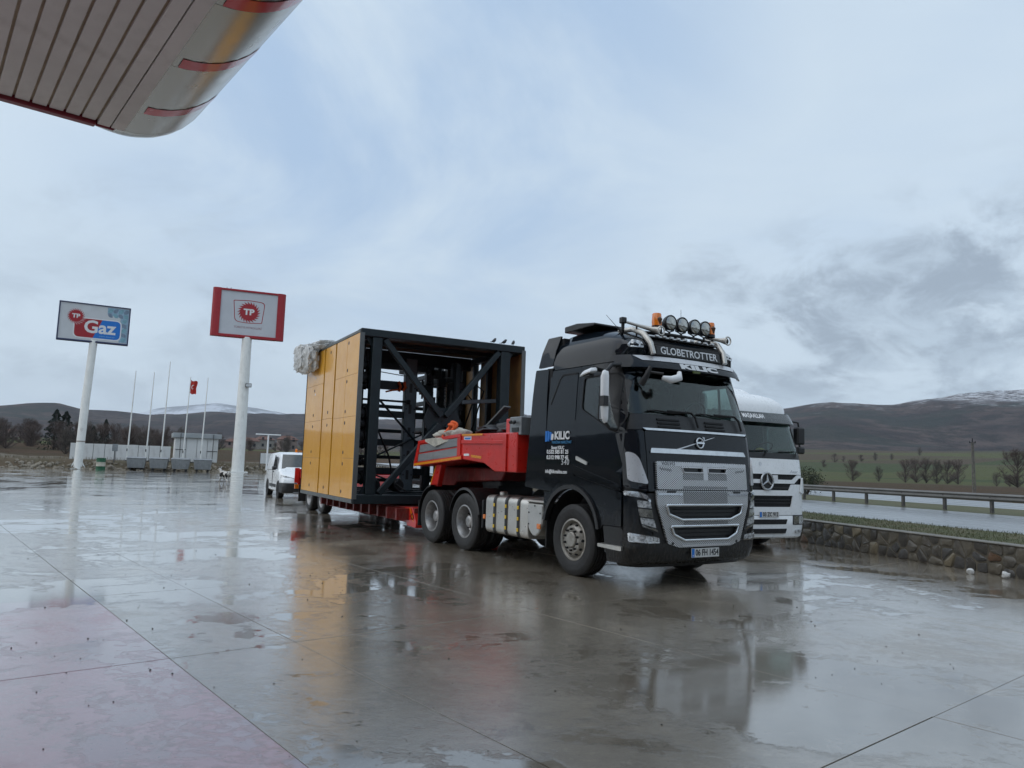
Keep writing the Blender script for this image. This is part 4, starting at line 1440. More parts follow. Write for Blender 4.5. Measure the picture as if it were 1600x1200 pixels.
# rounded end of the fascia: the profile turned round the corner
vs, fs = [], []
NA = 16
for j in range(NA + 1):
    b = (pi) * j / NA
    for i in range(NSEG + 1):
        c, z = fprof(i / NSEG)
        kx = sin(b)
        cy = cos(b)
        vs.append((EX + c * kx * .95, EY - c * cy * (1 if cy > 0 else 1.25), z))
for j in range(NA):
    for i in range(NSEG):
        q = j * (NSEG + 1) + i
        fs.append((q, q + 1, q + NSEG + 2, q + NSEG + 1))
obj('fascia_end', MB().add(vs, fs), M_fasc, can, smooth=60)

# ------------------------------------------------------------------ cab surfaces
class Cab:
    def __init__(s, xf, wd, bul, rc):
        s.xf, s.wd, s.bul, s.rc = xf, wd, bul, rc
    def X(s, y, z):
        w = tab(s.wd, z)
        a = min(abs(y), w * .99999)
        x = tab(s.xf, z) - s.bul * (a / w) ** 2
        c = w - s.rc
        if a > c:
            t = min(a - c, s.rc * .9999)
            x -= s.rc - sqrt(s.rc * s.rc - t * t)
        return x
    def Y(s, x, z):
        w = tab(s.wd, z)
        if x <= s.X(w, z):
            return w
        lo, hi = 0.0, w
        for _ in range(24):
            m = (lo + hi) / 2
            if s.X(m, z) > x:
                lo = m
            else:
                hi = m
        return lo
    def front(s, y, z, d):
        e = .004
        p = Vector((s.X(y, z), y, z))
        w = tab(s.wd, z)
        y1, y0 = min(y + e, w), max(y - e, -w)
        ty = Vector((s.X(y1, z) - s.X(y0, z), y1 - y0, 0))
        tz = Vector((s.X(y, z + e) - s.X(y, z - e), 0, 2 * e))
        n = ty.cross(tz).normalized()
        if n.x < 0:
            n = -n
        return p + n * d
    def side(s, sg):
        def fn(x, z, d):
            e = .004
            y = s.Y(x, z)
            tx = Vector((2 * e, s.Y(x + e, z) - s.Y(x - e, z), 0))
            tz = Vector((0, s.Y(x, z + e) - s.Y(x, z - e), 2 * e))
            n = tz.cross(tx).normalized()
            if n.y < 0:
                n = -n
            p = Vector((x, y, z)) + n * d
            return (p.x, p.y * sg, p.z)
        return fn
    def ring(s, z, xr, inset=0.0, n=10, m=9, dx=0.0):
        # plan outline at height z from rear right round the front to rear left
        w = tab(s.wd, z)
        pts = []
        ys = []
        c = w - s.rc
        for i in range(n + 1):
            a = pi / 2 * (1 - i / n)
            ys.append(c + s.rc * sin(a) * .9999)
        for i in range(1, m):
            ys.append(c * (1 - 2 * i / m))
        ys = ys + [-v for v in ys[:n + 1][::-1]]
        k = (w - inset) / w
        return [(xr, -w * k, z)] + [(s.X(v, z) - inset + dx, -v * k, z) for v in ys] + [(xr, w * k, z)]

# ------------------------------------------------------------------ wheels
def wheel(parent, x, y, R_, W_, sg, style, rim_mat=None, mesh_cache={}):
    # sg -1: outer face towards -y
    t = empty('wheel', (x, y, R_), 0, parent)
    key = (R_, W_, sg, style)
    rim_mat = rim_mat or MT['rim']
    if key not in mesh_cache:
        o = sg           # outward
        h = W_ / 2
        rr = R_ * .565
        prof = [(rr, -h * .82), (rr + .03, -h * .92), (R_ * .80, -h), (R_ * .93, -h * .96), (R_ * .985, -h * .84), (R_, -h * .72)]
        for g in (-.5, -.17, .17, .5):
            prof += [(R_, h * (g - .06)), (R_ - .014, h * (g - .045)), (R_ - .014, h * (g + .045)), (R_, h * (g + .06))]
        prof += [(R_, h * .72), (R_ * .985, h * .84), (R_ * .93, h * .96), (R_ * .86, h * .985), (R_ * .855, h * 1.0), (R_ * .80, h), (R_ * .70, h * .97), (rr + .03, h * .92), (rr, h * .82)]
        tyre = mesh_from('tyre', MB().lathe([(r, v * o) for r, v in prof], 40, None, 'y'), MT['rubber'], smooth=30)
        rm = MB()
        if style == 'front':
            p = [(rr + .012, h * .80), (rr + .012, h * .90), (rr - .012, h * .93), (rr - .03, h * .80), (rr - .045, h * .52), (R_ * .44, h * .62), (R_ * .40, h * .92), (R_ * .36, h * 1.02), (R_ * .235, h * 1.04), (R_ * .225, h * .95)]
            hub = [(R_ * .225, h * .9), (R_ * .22, h * 1.12), (R_ * .19, h * 1.20), (0, h * 1.22)]
            br = R_ * .295
            bz = h * 1.03
        else:
            p = [(rr + .012, h * .80), (rr + .012, h * .90), (rr - .012, h * .93), (rr - .03, h * .75), (rr - .05, h * .1), (rr - .07, -h * .35), (R_ * .38, -h * .45), (R_ * .33, -h * .38), (R_ * .2, -h * .36)]
            hub = [(R_ * .22, -h * .4), (R_ * .21, h * .30), (R_ * .17, h * .42), (R_ * .12, h * .46), (0, h * .47)]
            br = R_ * .275
            bz = -h * .30
        rm.lathe([(r, v * o) for r, v in p], 40, None, 'y')
        hb = MB().lathe([(r, v * o) for r, v in hub], 24, None, 'y')
        nuts = MB()
        for i in range(10):
            a = 2 * pi * (i + .5) / 10
            nuts.lathe([(.018, (bz - .01) * o), (.018, (bz + .025) * o), (.010, (bz + .04) * o), (0, (bz + .04) * o)], 6, Matrix.Translation((br * cos(a), 0, br * sin(a))), 'y')
        holes = MB()
        for i in range(10):
            a = 2 * pi * i / 10
            q = R_ * .415 if style == 'front' else R_ * .43
            zz_ = h * .80 if style == 'front' else -h * .385
            holes.blob((q * cos(a), zz_ * o, q * sin(a)), (.024, .03, .024), 1, 0)
        mesh_cache[key] = (tyre, mesh_from('rim', rm, rim_mat, smooth=35), mesh_from('hub', hb, rim_mat, smooth=35), mesh_from('nut', nuts, MT['dark_steel']), mesh_from('rim_hole', holes, MT['black_matt']))
    for nm, me in zip(('tyre', 'rim', 'hub_cap', 'wheel_nuts', 'rim_holes'), mesh_cache[key]):
        o_ = obj(nm, me, None, t)
        if nm in ('wheel_nuts', 'rim_holes'):
            o_['kind'] = 'stuff'
    return t

# ------------------------------------------------------------------ the black tractor unit
TP_ = Vector((2.7325, 10.513, 0))
TH = radians(-58.04)
truck = thing('semi_truck', 'black tractor unit with chrome grille, roof lamp bar and red low loader coupled behind', 'truck', TP_, TH)
CABF = Cab([(.30, -.06), (.40, .0), (.62, .03), (1.1, .03), (1.35, .015), (1.75, -.02), (2.1, -.075), (2.33, -.15), (2.65, -.25), (2.97, -.345), (3.12, -.38), (3.3, -.45)],
           [(.3, 1.20), (.45, 1.235), (.8, 1.25), (2.2, 1.245), (2.6, 1.225), (3.1, 1.19), (3.3, 1.17)], .075, .27)
PB = MT['paint_black']
fr_, sR, sL = CABF.front, CABF.side(-1), CABF.side(1)
P = lambda *a, **k: panel(*a, parent=truck, **k)
# chassis
obj('chassis_rail', MB().box(-6.9, -.5, -.43, -.36, .72, 1.0), MT['dark_steel'], truck, bevel=.01)
obj('chassis_rail', MB().box(-6.9, -.5, .36, .43, .72, 1.0), MT['dark_steel'], truck, bevel=.01)
xm = MB()
for x in (-2.2, -3.4, -4.2, -5.4, -6.6):
    xm.box(x - .05, x + .05, -.36, .36, .76, .96)
obj('crossmember', xm, MT['dark_steel'], truck)
for x in (-1.4, -4.74, -6.11):
    obj('axle', MB().tube([(x, -1.0, .515), (x, 1.0, .515)], .09, 10).blob((x, 0, .52), (.22, .22, .22), 2, 0), MT['black_matt'], truck, smooth=40)
obj('engine', MB().box(-2.05, -.65, -.68, .68, .62, 1.27).box(-1.9, -.35, -.34, .34, .45, .62), MT['black_matt'], truck, bevel=.04)
obj('catwalk', MB().box(-3.6, -2.1, -.42, .42, 1.01, 1.05), MT['dark_steel'], truck)
obj('fifth_wheel', MB().prism(rp([(-5.65, -.35), (-5.45, -.45), (-4.75, -.45), (-4.75, .45), (-5.45, .45), (-5.65, .35)], .1), 1.18, 1.26, 'xy').box(-5.5, -4.9, -.40, .40, 1.0, 1.18), MT['dark_steel'], truck)
# cab floor, lower corner shells, bulkhead
fl = MB()
fl.loft([CABF.ring(z, -.68, .03) for z in (.42, .62, .9, 1.2)])
obj('front_shell', fl, MT['black'], truck, smooth=40)
fl = MB()
fl.loft([CABF.ring(z, -2.06, .035) for z in (1.28, 1.7, 2.1, 2.22)])
obj('cab_core', fl, MT['black'], truck, smooth=40)
obj('rear_bulkhead', MB().box(-2.08, -2.02, -1.16, 1.16, 1.28, 3.15), MT['black'], truck)
rf_ = MB().loft([CABF.ring(z, -2.06, .03) for z in (3.02, 3.10)])
obj('roof_lining', rf_, MT['seat'], truck, smooth=40)
# bumper and front face
rings = []
for z, dx in ((.31, -.02), (.36, .012), (.50, .02), (.60, .015), (.615, .0)):
    rings.append(CABF.ring(z, -.62, 0, dx=dx))
obj('bumper', MB().loft(rings), PB, truck, smooth=40)
obj('bumper_lip', MB().loft([CABF.ring(.26, -.5, .09), CABF.ring(.31, -.5, .05)]), MT['black'], truck, smooth=40)
# front panels: lower mask, hood panel, cowl
P('front_mask', [rp([(-1.02, 1.26), (-.90, .60), (.90, .60), (1.02, 1.26)], .03)], fn=fr_, mat=MT['black'], off=.004, cut=.12)
P('hood_panel', [rp([(-1.0, 1.285), (1.0, 1.285), (1.0, 2.10), (-1.0, 2.10)], .03)], fn=fr_, mat=PB, off=.010, cut=.12)
P('cowl_panel', [rp([(-1.19, 2.115), (1.19, 2.115), (1.13, 2.335), (-1.13, 2.335)], .02)], fn=fr_, mat=MT['black'], off=.006, cut=.12)
for s in (-1, 1):
    # corner panel between hood and door
    pl = rp([(s * 1.01, 1.29), (s * 1.238, 1.33), (s * 1.238, 2.105), (s * 1.01, 2.105)], .03)
    P('corner_panel', [pl], fn=fr_, mat=PB, off=.008, cut=.06)
    pl = rp([(s * 1.215, 1.81), (s * 1.15, 1.79), (s * 1.10, 1.72), (s * 1.055, 1.56), (s * 1.0, 1.375), (s * 1.21, 1.415)], .05)
    P('air_deflector', [pl], fn=fr_, mat=MT['silver'], off=.030, th=.03, cut=.05)
    pl = rp([(s * .92, .62), (s * 1.24, .62), (s * 1.24, 1.275), (s * 1.03, 1.275)], .03)
    P('lamp_surround', [pl], fn=fr_, mat=PB, off=.006, cut=.06)
    hl = P('headlight', [rp([(s * 1.155, 1.185), (s * .965, 1.155), (s * .825, .735), (s * .88, .725), (s * 1.09, .815)], .02)], fn=fr_, mat=MT['black'], off=.012, th=.02, cut=.06)
    # lamp units inside the black housing
    for pl, mt in (([(1.14, 1.165), (.985, 1.145), (.965, 1.06), (1.135, 1.075)], MT['lens']), ([(1.13, 1.06), (.96, 1.04), (.93, .93), (1.115, .955)], MT['lamp_face']), ([(1.11, .94), (.925, .915), (.885, .80), (1.095, .855)], MT['lens']), ([(1.09, .845), (.88, .785), (.845, .745), (1.085, .82)], MT['chrome'])):
        panel('lamp_unit', [rp([(s * a, b) for a, b in pl], .015)], fr_, mt, hl, .022, .012, .06)
    ch = P('running_light', [rp([(s * 1.235, 1.285), (s * 1.235, 1.225), (s * 1.05, 1.185), (s * .985, 1.135), (s * .975, 1.165), (s * 1.03, 1.235), (s * 1.12, 1.275)], .015)], fn=fr_, mat=MT['chrome'], off=.028, th=.03, cut=.05)
    fg = P('fog_light', [rp([(s * 1.215, .735), (s * .83, .675), (s * .82, .595), (s * 1.205, .615)], .015)], fn=fr_, mat=MT['chrome'], off=.014, th=.02, cut=.06)
    for a, b in ((1.20, 1.06), (1.04, .94), (.925, .845)):
        panel('lamp_unit', [rp([(s * a, .705 if a > 1.1 else .69), (s * b, .685 if a > 1.0 else .67), (s * b, .615), (s * a, .63)], .012)], fr_, MT['lens'], fg, .022, .01, .06)
# grille
M_mesh = None
def grille_mat(name, bright, dark, sc, thr):
    N = NT(name)
    c = N.objco()
    sp = N.n('ShaderNodeSeparateXYZ')
    N.l(c, sp.inputs[0])
    a = N.math('ADD', sp.outputs[1], N.math('MULTIPLY', sp.outputs[2], 1.35))
    b = N.math('SUBTRACT', sp.outputs[1], N.math('MULTIPLY', sp.outputs[2], 1.35))
    fa = N.math('ABSOLUTE', N.math('SINE', N.math('MULTIPLY', a, sc)))
    fb = N.math('ABSOLUTE', N.math('SINE', N.math('MULTIPLY', b, sc)))
    m = N.math('MULTIPLY', fa, fb)
    hole = N.ramp(m, thr, thr + .12)
    bs = N.bsdf(Base_Color=N.mix(hole, bright, dark), Roughness=N.ramp(hole, 0, 1, .3, .6), Metallic=N.ramp(hole, 0, 1, .55, .1))
    inv = N.math('SUBTRACT', 1.0, hole)
    N.l(N.bump(inv, .6, .006), bs.inputs['Normal'])
    return N.m
M_mesh = grille_mat('silver punched mesh', (.70, .71, .72), (.06, .062, .065), 80, .42)
M_meshd = grille_mat('open mesh', (.55, .56, .57), (.010, .010, .010), 88, .24)
G1 = rp([(-.88, 1.315), (.88, 1.315), (.88, 1.69), (-.88, 1.69)], .025)
slots = [rp([(-.44, 1.615), (-.41, 1.545), (-.05, 1.545), (-.05, 1.615)], .012), rp([(.44, 1.615), (.41, 1.545), (.05, 1.545), (.05, 1.615)], .012)]
gr = P('grille_upper', [G1] + slots, fn=fr_, mat=M_mesh, off=.050, th=.035, cut=.12)
panel('grille_band', [[(-.865, 1.635), (.865, 1.635), (.865, 1.68), (-.865, 1.68)]], fr_, MT['silver'], gr, .0535, .004, .12)
panel('grille_band', [[(-.045, 1.45), (.045, 1.45), (.045, 1.632), (-.045, 1.632)]], fr_, MT['silver'], gr, .0535, .004, .06)
for s in (-1, 1):
    panel('mesh_insert', [[(s * .43, 1.445), (s * .05, 1.445), (s * .05, 1.535), (s * .43, 1.535)]], fr_, M_meshd, gr, .0532, .004, .12)
    panel('mesh_insert', [[(s * .83, 1.575), (s * .63, 1.555), (s * .63, 1.585), (s * .83, 1.605)]], fr_, M_meshd, gr, .0532, .004, .12)
    rim_ = [fr_(a, b, .054) for a, b in (slots[0] if s < 0 else slots[1])]
    obj('slot_rim', MB().tube(rim_, .010, 6, closed=True), MT['silver'], gr)
panel('mesh_insert', [[(-.43, 1.325), (.43, 1.325), (.43, 1.36), (-.43, 1.36)]], fr_, M_meshd, gr, .0532, .004, .12)
flat_text('VOLVO', .062, lambda x, y, d: fr_(x - .68, y + 1.658, .0535 + max(d, 0)), MT['dark_steel'], gr, space=1.2)
G2 = rp([(-.90, 1.30), (-.885, 1.10), (-.70, .60), (-.50, .545), (.50, .545), (.70, .60), (.885, 1.10), (.90, 1.30)], .03)
S1 = rp([(-.74, 1.105), (-.70, .985), (-.47, .91), (.47, .91), (.70, .985), (.74, 1.105)], .02)
S2 = rp([(-.655, .825), (-.61, .715), (-.42, .635), (.42, .635), (.61, .715), (.655, .825)], .02)
gl = P('grille_lower', [G2, S1, S2], fn=fr_, mat=M_mesh, off=.044, th=.03, cut=.12)
panel('mesh_insert', [[(-.43, 1.13), (.43, 1.13), (.43, 1.29), (-.43, 1.29)]], fr_, M_meshd, gl, .0474, .004, .12)
panel('mesh_insert', [[(-.43, .84), (.43, .84), (.43, .895), (-.43, .895)]], fr_, M_meshd, gl, .0474, .004, .12)
for s in (-1, 1):
    panel('grille_band', [rp([(s * .88, 1.235), (s * .46, 1.235), (s * .44, 1.265), (s * .88, 1.265)], .006)], fr_, MT['chrome'], gl, .052, .01, .12)
    panel('grille_opening', [rp([(s * .72, 1.268), (s * .56, 1.268), (s * .56, 1.296), (s * .72, 1.296)], .006)], fr_, MT['black_print'], gl, .0475, .004, .12)
    panel('tow_hole', [[(s * .62 + .02 * cos(a), .60 + .02 * sin(a)) for a in [2 * pi * i / 10 for i in range(10)]]], fr_, MT['black_print'], gl, .0475, .004, 0)
for poly in (S1, S2):
    obj('chrome_rim', MB().tube([fr_(a, b, .052) for a, b in poly], .021, 8, closed=True), MT['chrome'], gl, smooth=50)
for poly, zc in ((S1, (.95, 1.0, 1.05)), (S2, (.68, .73, .78))):
    for z in zc:
        w = .6 if poly is S1 else .5
        obj('vane', MB().tube([fr_(yy, z, .0) for yy in (-w, -.3, 0, .3, w)], .010, 5), MT['black_matt'], gl)
P('lower_bar', [rp([(-.44, .56), (.44, .56), (.48, .585), (-.48, .585)], .008)], fn=fr_, mat=MT['silver'], off=.055, th=.012, cut=.12)
# chrome strips, emblem
P('chrome_strip', [rp([(-1.03, 2.135), (-.98, 2.105), (.98, 2.105), (1.03, 2.135)], .008)], fn=fr_, mat=MT['chrome'], off=.026, th=.02, cut=.12)
P('chrome_strip', [rp([(-.93, 1.865), (-.95, 1.80), (.93, 1.80), (.89, 1.865)], .012)], fn=fr_, mat=MT['chrome'], off=.030, th=.022, cut=.12)
em = P('emblem_bar', [rp([(-.50, 1.862), (.24, 2.055), (.30, 2.062), (-.42, 1.866)], .004)], fn=fr_, mat=MT['silver'], off=.022, th=.014, cut=.12)
obj('emblem_ring', MB().tube([fr_(-.035 + .066 * cos(a), 1.965 + .070 * sin(a), .03) for a in [2 * pi * i / 24 for i in range(24)]], .0125, 8, closed=True), MT['chrome'], em, smooth=50)
panel('emblem_plate', [rp([(-.115, 1.953), (.045, 1.953), (.045, 1.977), (-.115, 1.977)], .004)], fr_, MT['chrome'], em, .044, .016, .06)
obj('emblem_arrow', MB().bar(fr_(.012, 2.012, .03), fr_(.05, 2.05, .03), .016, .016).bar(fr_(.05, 2.05, .032), fr_(.015, 2.05, .032), .014).bar(fr_(.05, 2.05, .032), fr_(.05, 2.012, .032), .014), MT['chrome'], em)
# windscreen, wipers
P('windscreen', [rp([(-1.155, 2.34), (1.155, 2.34), (1.10, 3.03), (-1.10, 3.03)], .06)], fn=fr_, mat=MT['glass_front'], off=.0, th=.006, cut=.12)
P('screen_header', [rp([(-1.17, 3.0), (1.17, 3.0), (1.16, 3.08), (-1.16, 3.08)], .02)], fn=fr_, mat=MT['black'], off=.008, cut=.1)
for s in (-1, 1):
    P('a_pillar', [rp([(s * 1.15, 2.31), (s * 1.243, 2.12), (s * 1.243, 2.45), (s * 1.20, 3.06), (s * 1.11, 3.06), (s * 1.10, 2.90)], .02)], fn=fr_, mat=MT['black'], off=.010, cut=.06)
for y0, y1, yp in ((-.90, -.12, -.06), (.0, .82, .88)):
    w = MB()
    w.tube([fr_(lerp(y0, y1, i / 8), 2.375 + .012 * sin(i), .030) for i in range(9)], .012, 6)
    w.tube([fr_(lerp(y0, y1, .45), 2.385, .04), fr_(y1, 2.38, .05), fr_(yp, 2.31, .055), fr_(yp + .02, 2.17, .045)], .016, 6)
    obj('wiper', w, MT['black_matt'], truck)
for s in (-.55, .35):
    for k in range(3):
        P('cowl_vent', [[(s - .20, 2.155 + k * .05), (s + .20, 2.155 + k * .05), (s + .20, 2.18 + k * .05), (s - .20, 2.18 + k * .05)]], fn=fr_, mat=MT['black_matt'], off=.022, th=.016, cut=.12)
# side panels
WIN = rp([(-1.20, 2.90), (-1.215, 2.43), (-.66, 2.17), (-.42, 2.06), (-.36, 2.12), (-.42, 2.86), (-.50, 2.92)], .05)
DOOR = [(-1.285, 3.07), (-1.30, 2.4), (-1.345, 1.60), (-1.36, 1.47), (-.80, 1.36), (-.30, 1.27), (-.28, 1.6), (-.275, 2.10), (-.37, 2.95), (-.45, 3.07)]
ARCH = [(-1.4 + .70 * cos(a), .62 + .70 * sin(a)) for a in [radians(168 - 7.2 * i) for i in range(23)]]
for sg, fn in ((-1, sR), (1, sL)):
    door = P('door', [rp(DOOR, .03), WIN], fn=fn, mat=PB, off=.008, th=.04, cut=.13)
    panel('door_window', [WIN], fn, MT['glass_side'], door, -.004, .006, .13)
    panel('window_seal', [WIN, [(a * .965 - .028, (b - 2.5) * .955 + 2.5) for a, b in WIN]], fn, MT['black_matt'], door, .011, .01, .13)
    panel('window_bar', [[(-.83, 2.26), (-.79, 2.245), (-.79, 2.90), (-.83, 2.90)]], fn, MT['black_matt'], door, .004, .012, .13)
    panel('door_handle', [rp([(-1.295, 1.745), (-1.295, 1.685), (-1.03, 1.61), (-1.02, 1.655)], .02)], fn, MT['alu'], door, .026, .03, .1)
    panel('door_crease', [rp([(-1.345, 1.60), (-1.345, 1.55), (-.45, 1.33), (-.30, 1.32), (-.34, 1.36)], .01)], fn, PB, door, .022, .02, .1)
    sl_ = P('sleeper_panel', [rp([(-2.07, 3.07), (-2.10, 1.30), (-2.11, 1.20), (-1.95, 1.20), (-1.80, 1.32), (-1.368, 1.44), (-1.352, 1.60), (-1.305, 2.4), (-1.292, 3.07)], .02)], fn=fn, mat=PB, off=.006, th=.04, cut=.13)
    Q = rp([(-1.35, 2.98), (-1.72, 2.98), (-1.79, 2.92), (-1.985, 2.55), (-1.97, 2.52), (-1.35, 2.26)], .04)
    panel('quarter_panel', [Q], fn, PB, sl_, .014, .012, .13)
    panel('quarter_trim', [rp([(-1.36, 2.99), (-1.73, 2.99), (-1.81, 2.92), (-2.0, 2.55), (-1.985, 2.53), (-1.785, 2.915), (-1.72, 2.965), (-1.36, 2.965)], .006)], fn, MT['black_matt'], sl_, .020, .014, .13)
    panel('side_crease', [rp([(-2.09, 1.86), (-1.35, 1.60), (-1.35, 1.57), (-2.09, 1.83)], .006)], fn, PB, sl_, .016, .014, .13)
    low = [(-2.11, 1.19), (-2.11, 1.0)] + [(a, b) for a, b in ARCH if a > -2.06] + [(-.66, .80), (-.28, .80), (-.28, 1.255), (-.80, 1.345), (-1.36, 1.455), (-1.79, 1.31), (-1.95, 1.19)]
    P('wheel_arch_panel', [low], fn=fn, mat=PB, off=.008, th=.04, cut=.12)
    arch_in = [(-1.4 + .64 * (a + 1.4) / .70, .62 + .64 * (b - .62) / .70) for a, b in ARCH]
    P('wheel_arch_trim', [ARCH + arch_in[::-1]], fn=fn, mat=MT['black'], off=.045, th=.09, cut=0)
    P('side_skirt', [rp([(-.66, .79), (-.63, .55), (-.10, .50), (-.28, .79)], .02)], fn=fn, mat=MT['black'], off=.004, th=.04, cut=.12)
    stp = P('step', [rp([(-.73, .545), (-.73, .50), (-.26, .485), (-.255, .545)], .015)], fn=fn, mat=MT['alu'], off=.05, th=.10, cut=.1)
    # wheel housing behind the arch
    wh = MB()
    for yy in (0,):
        ring = [(-1.4 + .66 * cos(radians(a)), .60 + .66 * sin(radians(a))) for a in range(0, 181, 12)]
        vs = [(x, sg * 1.16, z) for x, z in ring] + [(x, sg * .70, z) for x, z in ring]
        n = len(ring)
        wh.add(vs, [(i, i + 1, n + i + 1, n + i) for i in range(n - 1)])
    obj('wheel_housing', wh, MT['black_matt'], truck, smooth=60)
    obj('mud_flap', MB().box(-2.13, -2.10, min(sg * .82, sg * 1.2), max(sg * .82, sg * 1.2), .32, 1.0), MT['rubber'], truck, bevel=.008)
    # rear side fairings
    def fair(x, z, d, sg=sg):
        return (x, sg * (1.235 - .05 * sstep(2.6, 3.7, z) - .02 * (-2.1 - x) + d), z)
    P('side_fairing', [rp([(-2.12, 3.11), (-2.49, 3.12), (-2.70, 1.24), (-2.12, 1.20)], .03)], fn=fair, mat=PB, off=.004, th=.03, cut=.25)
    P('side_fairing', [rp([(-2.06, 3.16), (-2.46, 3.15), (-2.33, 3.64), (-1.97, 3.64)], .03)], fn=lambda x, z, d, sg=sg: (x, sg * (1.19 - .10 * sstep(3.25, 3.75, z) + d), z), mat=PB, off=-.01, th=.03, cut=.2)
for s in (-1, 1):
    obj('gap_shade_strip', MB().box(-2.17, -2.03, min(s * 1.14, s * 1.205), max(s * 1.14, s * 1.205), 1.22, 3.12), MT['black_matt'], truck)  # black strips added so the gaps beside the fairings show dark, without sky
    obj('gap_shade_strip', MB().box(-2.12, -1.92, min(s * .9, s * 1.07), max(s * .9, s * 1.07), 3.10, 3.60), MT['black_matt'], truck)
# lettering on the sleeper side (near side)
def onside(x0, z0, sx=1):
    return lambda x, y, d: sR(x0 + x, z0 + y, .0175 + max(d, 0))
def bx(x, z, w, h, mat, nm='print_block'):
    panel(nm, [rp([(x, z), (x + w, z), (x + w, z + h), (x, z + h)], .004)], sR, mat, truck, .0085, .004, .2)
flat_text('KILIC', .165, onside(-1.66, 2.045), MT['white_print'], truck, bold=.006, sx=1.0, th=.003)
for k, (pts) in enumerate(([(-2.10, 1.96), (-2.05, 1.96), (-2.05, 2.125), (-2.10, 2.125)], [(-2.04, 1.98), (-2.0, 1.96), (-1.985, 2.10), (-2.03, 2.125)], [(-1.98, 2.00), (-1.945, 1.97), (-1.93, 2.09), (-1.975, 2.11)])):
    panel('logo_print', [pts], sR, MT['blue_print'], truck, .0205, .016, .2)
panel('logo_print', [[(-1.915 + .035 * cos(a), 2.03 + .05 * sin(a)) for a in [2 * pi * i / 12 for i in range(12)]]], sR, MT['white_print'], truck, .0205, .016, 0)
flat_text('MAKİNA NAKLİYAT', .058, onside(-1.665, 1.945), pm('cyan print', (.05, .3, .6), .5), truck, th=.003, sx=.95)
flat_text('Sanayi KILIÇ', .066, onside(-1.76, 1.865), MT['white_print'], truck, th=.003, bold=.002)
flat_text('0.532 585 81 25', .082, onside(-1.765, 1.80), MT['white_print'], truck, th=.003, bold=.003, sx=1.05)
flat_text('0.312 998 77 45', .082, onside(-1.765, 1.715), MT['white_print'], truck, th=.003, bold=.003, sx=1.05)
flat_text('540', .12, onside(-1.56, 1.645), MT['letters'], truck, th=.006, space=1.15, shear=.15)
flat_text('info@kilicmakina.com', .075, onside(-1.79, 1.50), MT['white_print'], truck, th=.003, sx=.85, bold=.002)
# roof: lofted shell
ROOF = [(3.085, -.37, -2.04, 1.185, .25), (3.20, -.335, -2.04, 1.175, .26), (3.33, -.30, -2.03, 1.15, .28), (3.42, -.37, -2.01, 1.115, .32), (3.50, -.52, -2.0, 1.065, .36), (3.57, -.70, -1.98, .99, .40), (3.63, -.90, -1.96, .92, .42), (3.69, -1.12, -1.90, .80, .42), (3.725, -1.35, -1.82, .60, .40), (3.735, -1.5, -1.75, .35, .3)]
rings = []
for z, xf, xr, w, rc in ROOF:
    c = Cab([(0, xf), (9, xf)], [(0, w), (9, w)], .06, min(rc, w * .95))
    rings.append(c.ring(z, xr))
obj('roof', MB().loft(rings), PB, truck, smooth=35)
def roof_front(y, z, d):
    xf = tab([(3.085, -.37), (3.20, -.335), (3.33, -.30), (3.42, -.37), (3.50, -.52), (3.63, -.90)], z)
    w = tab([(3.085, 1.185), (3.33, 1.15), (3.50, 1.065), (3.63, .92)], z)
    c = Cab([(0, xf), (9, xf)], [(0, w), (9, w)], .06, .28)
    return Vector((c.X(y, z) + d, y, z + d * .3))
obj('roof_deflector', MB().prism(rp([(-2.02, 3.70), (-2.02, 3.80), (-1.70, 3.815), (-1.25, 3.765), (-1.25, 3.73)], .02), -1.0, .9, 'xz'), MT['black'], truck, bevel=.01)
# illuminated sign and its bay
lb = obj('roof_sign', MB().prism([(-.62, 3.195), (-.262, 3.195), (-.285, 3.345), (-.62, 3.345)], -.66, .66, 'xz'), MT['black'], truck, bevel=.015)
def onsign(x, y, d):
    return Vector((-.262 - (y + .077) * .153 + max(d, 0) + .001, x, 3.272 + y))
flat_text('GLOBETROTTER', .150, onsign, MT['letters'], lb, bold=.002, sx=1.03, th=.004)
obj('roof_bay', MB().prism([(-.9, 3.345), (-.30, 3.35), (-.42, 3.455), (-.9, 3.455)], -.70, .70, 'xz'), MT['black_matt'], truck)
for s in (-1, 1):
    cl = MB()
    pts = [(s * .86, 3.385), (s * .84, 3.285), (s * 1.05, 3.285), (s * 1.06, 3.33), (s * .98, 3.40)]
    panel('marker_lamp', [rp(pts, .015)], roof_front, MT['lens'], truck, .015, .02, .08)
    obj('roof_tube', MB().tube([(-.95, s * .76, 3.62), (-.66, s * .76, 3.61), (-.43, s * .755, 3.51), (-.30, s * .74, 3.36), (-.255, s * .725, 3.20)], [.035, .042, .045, .045, .042], 12), MT['alu'], truck, smooth=50)
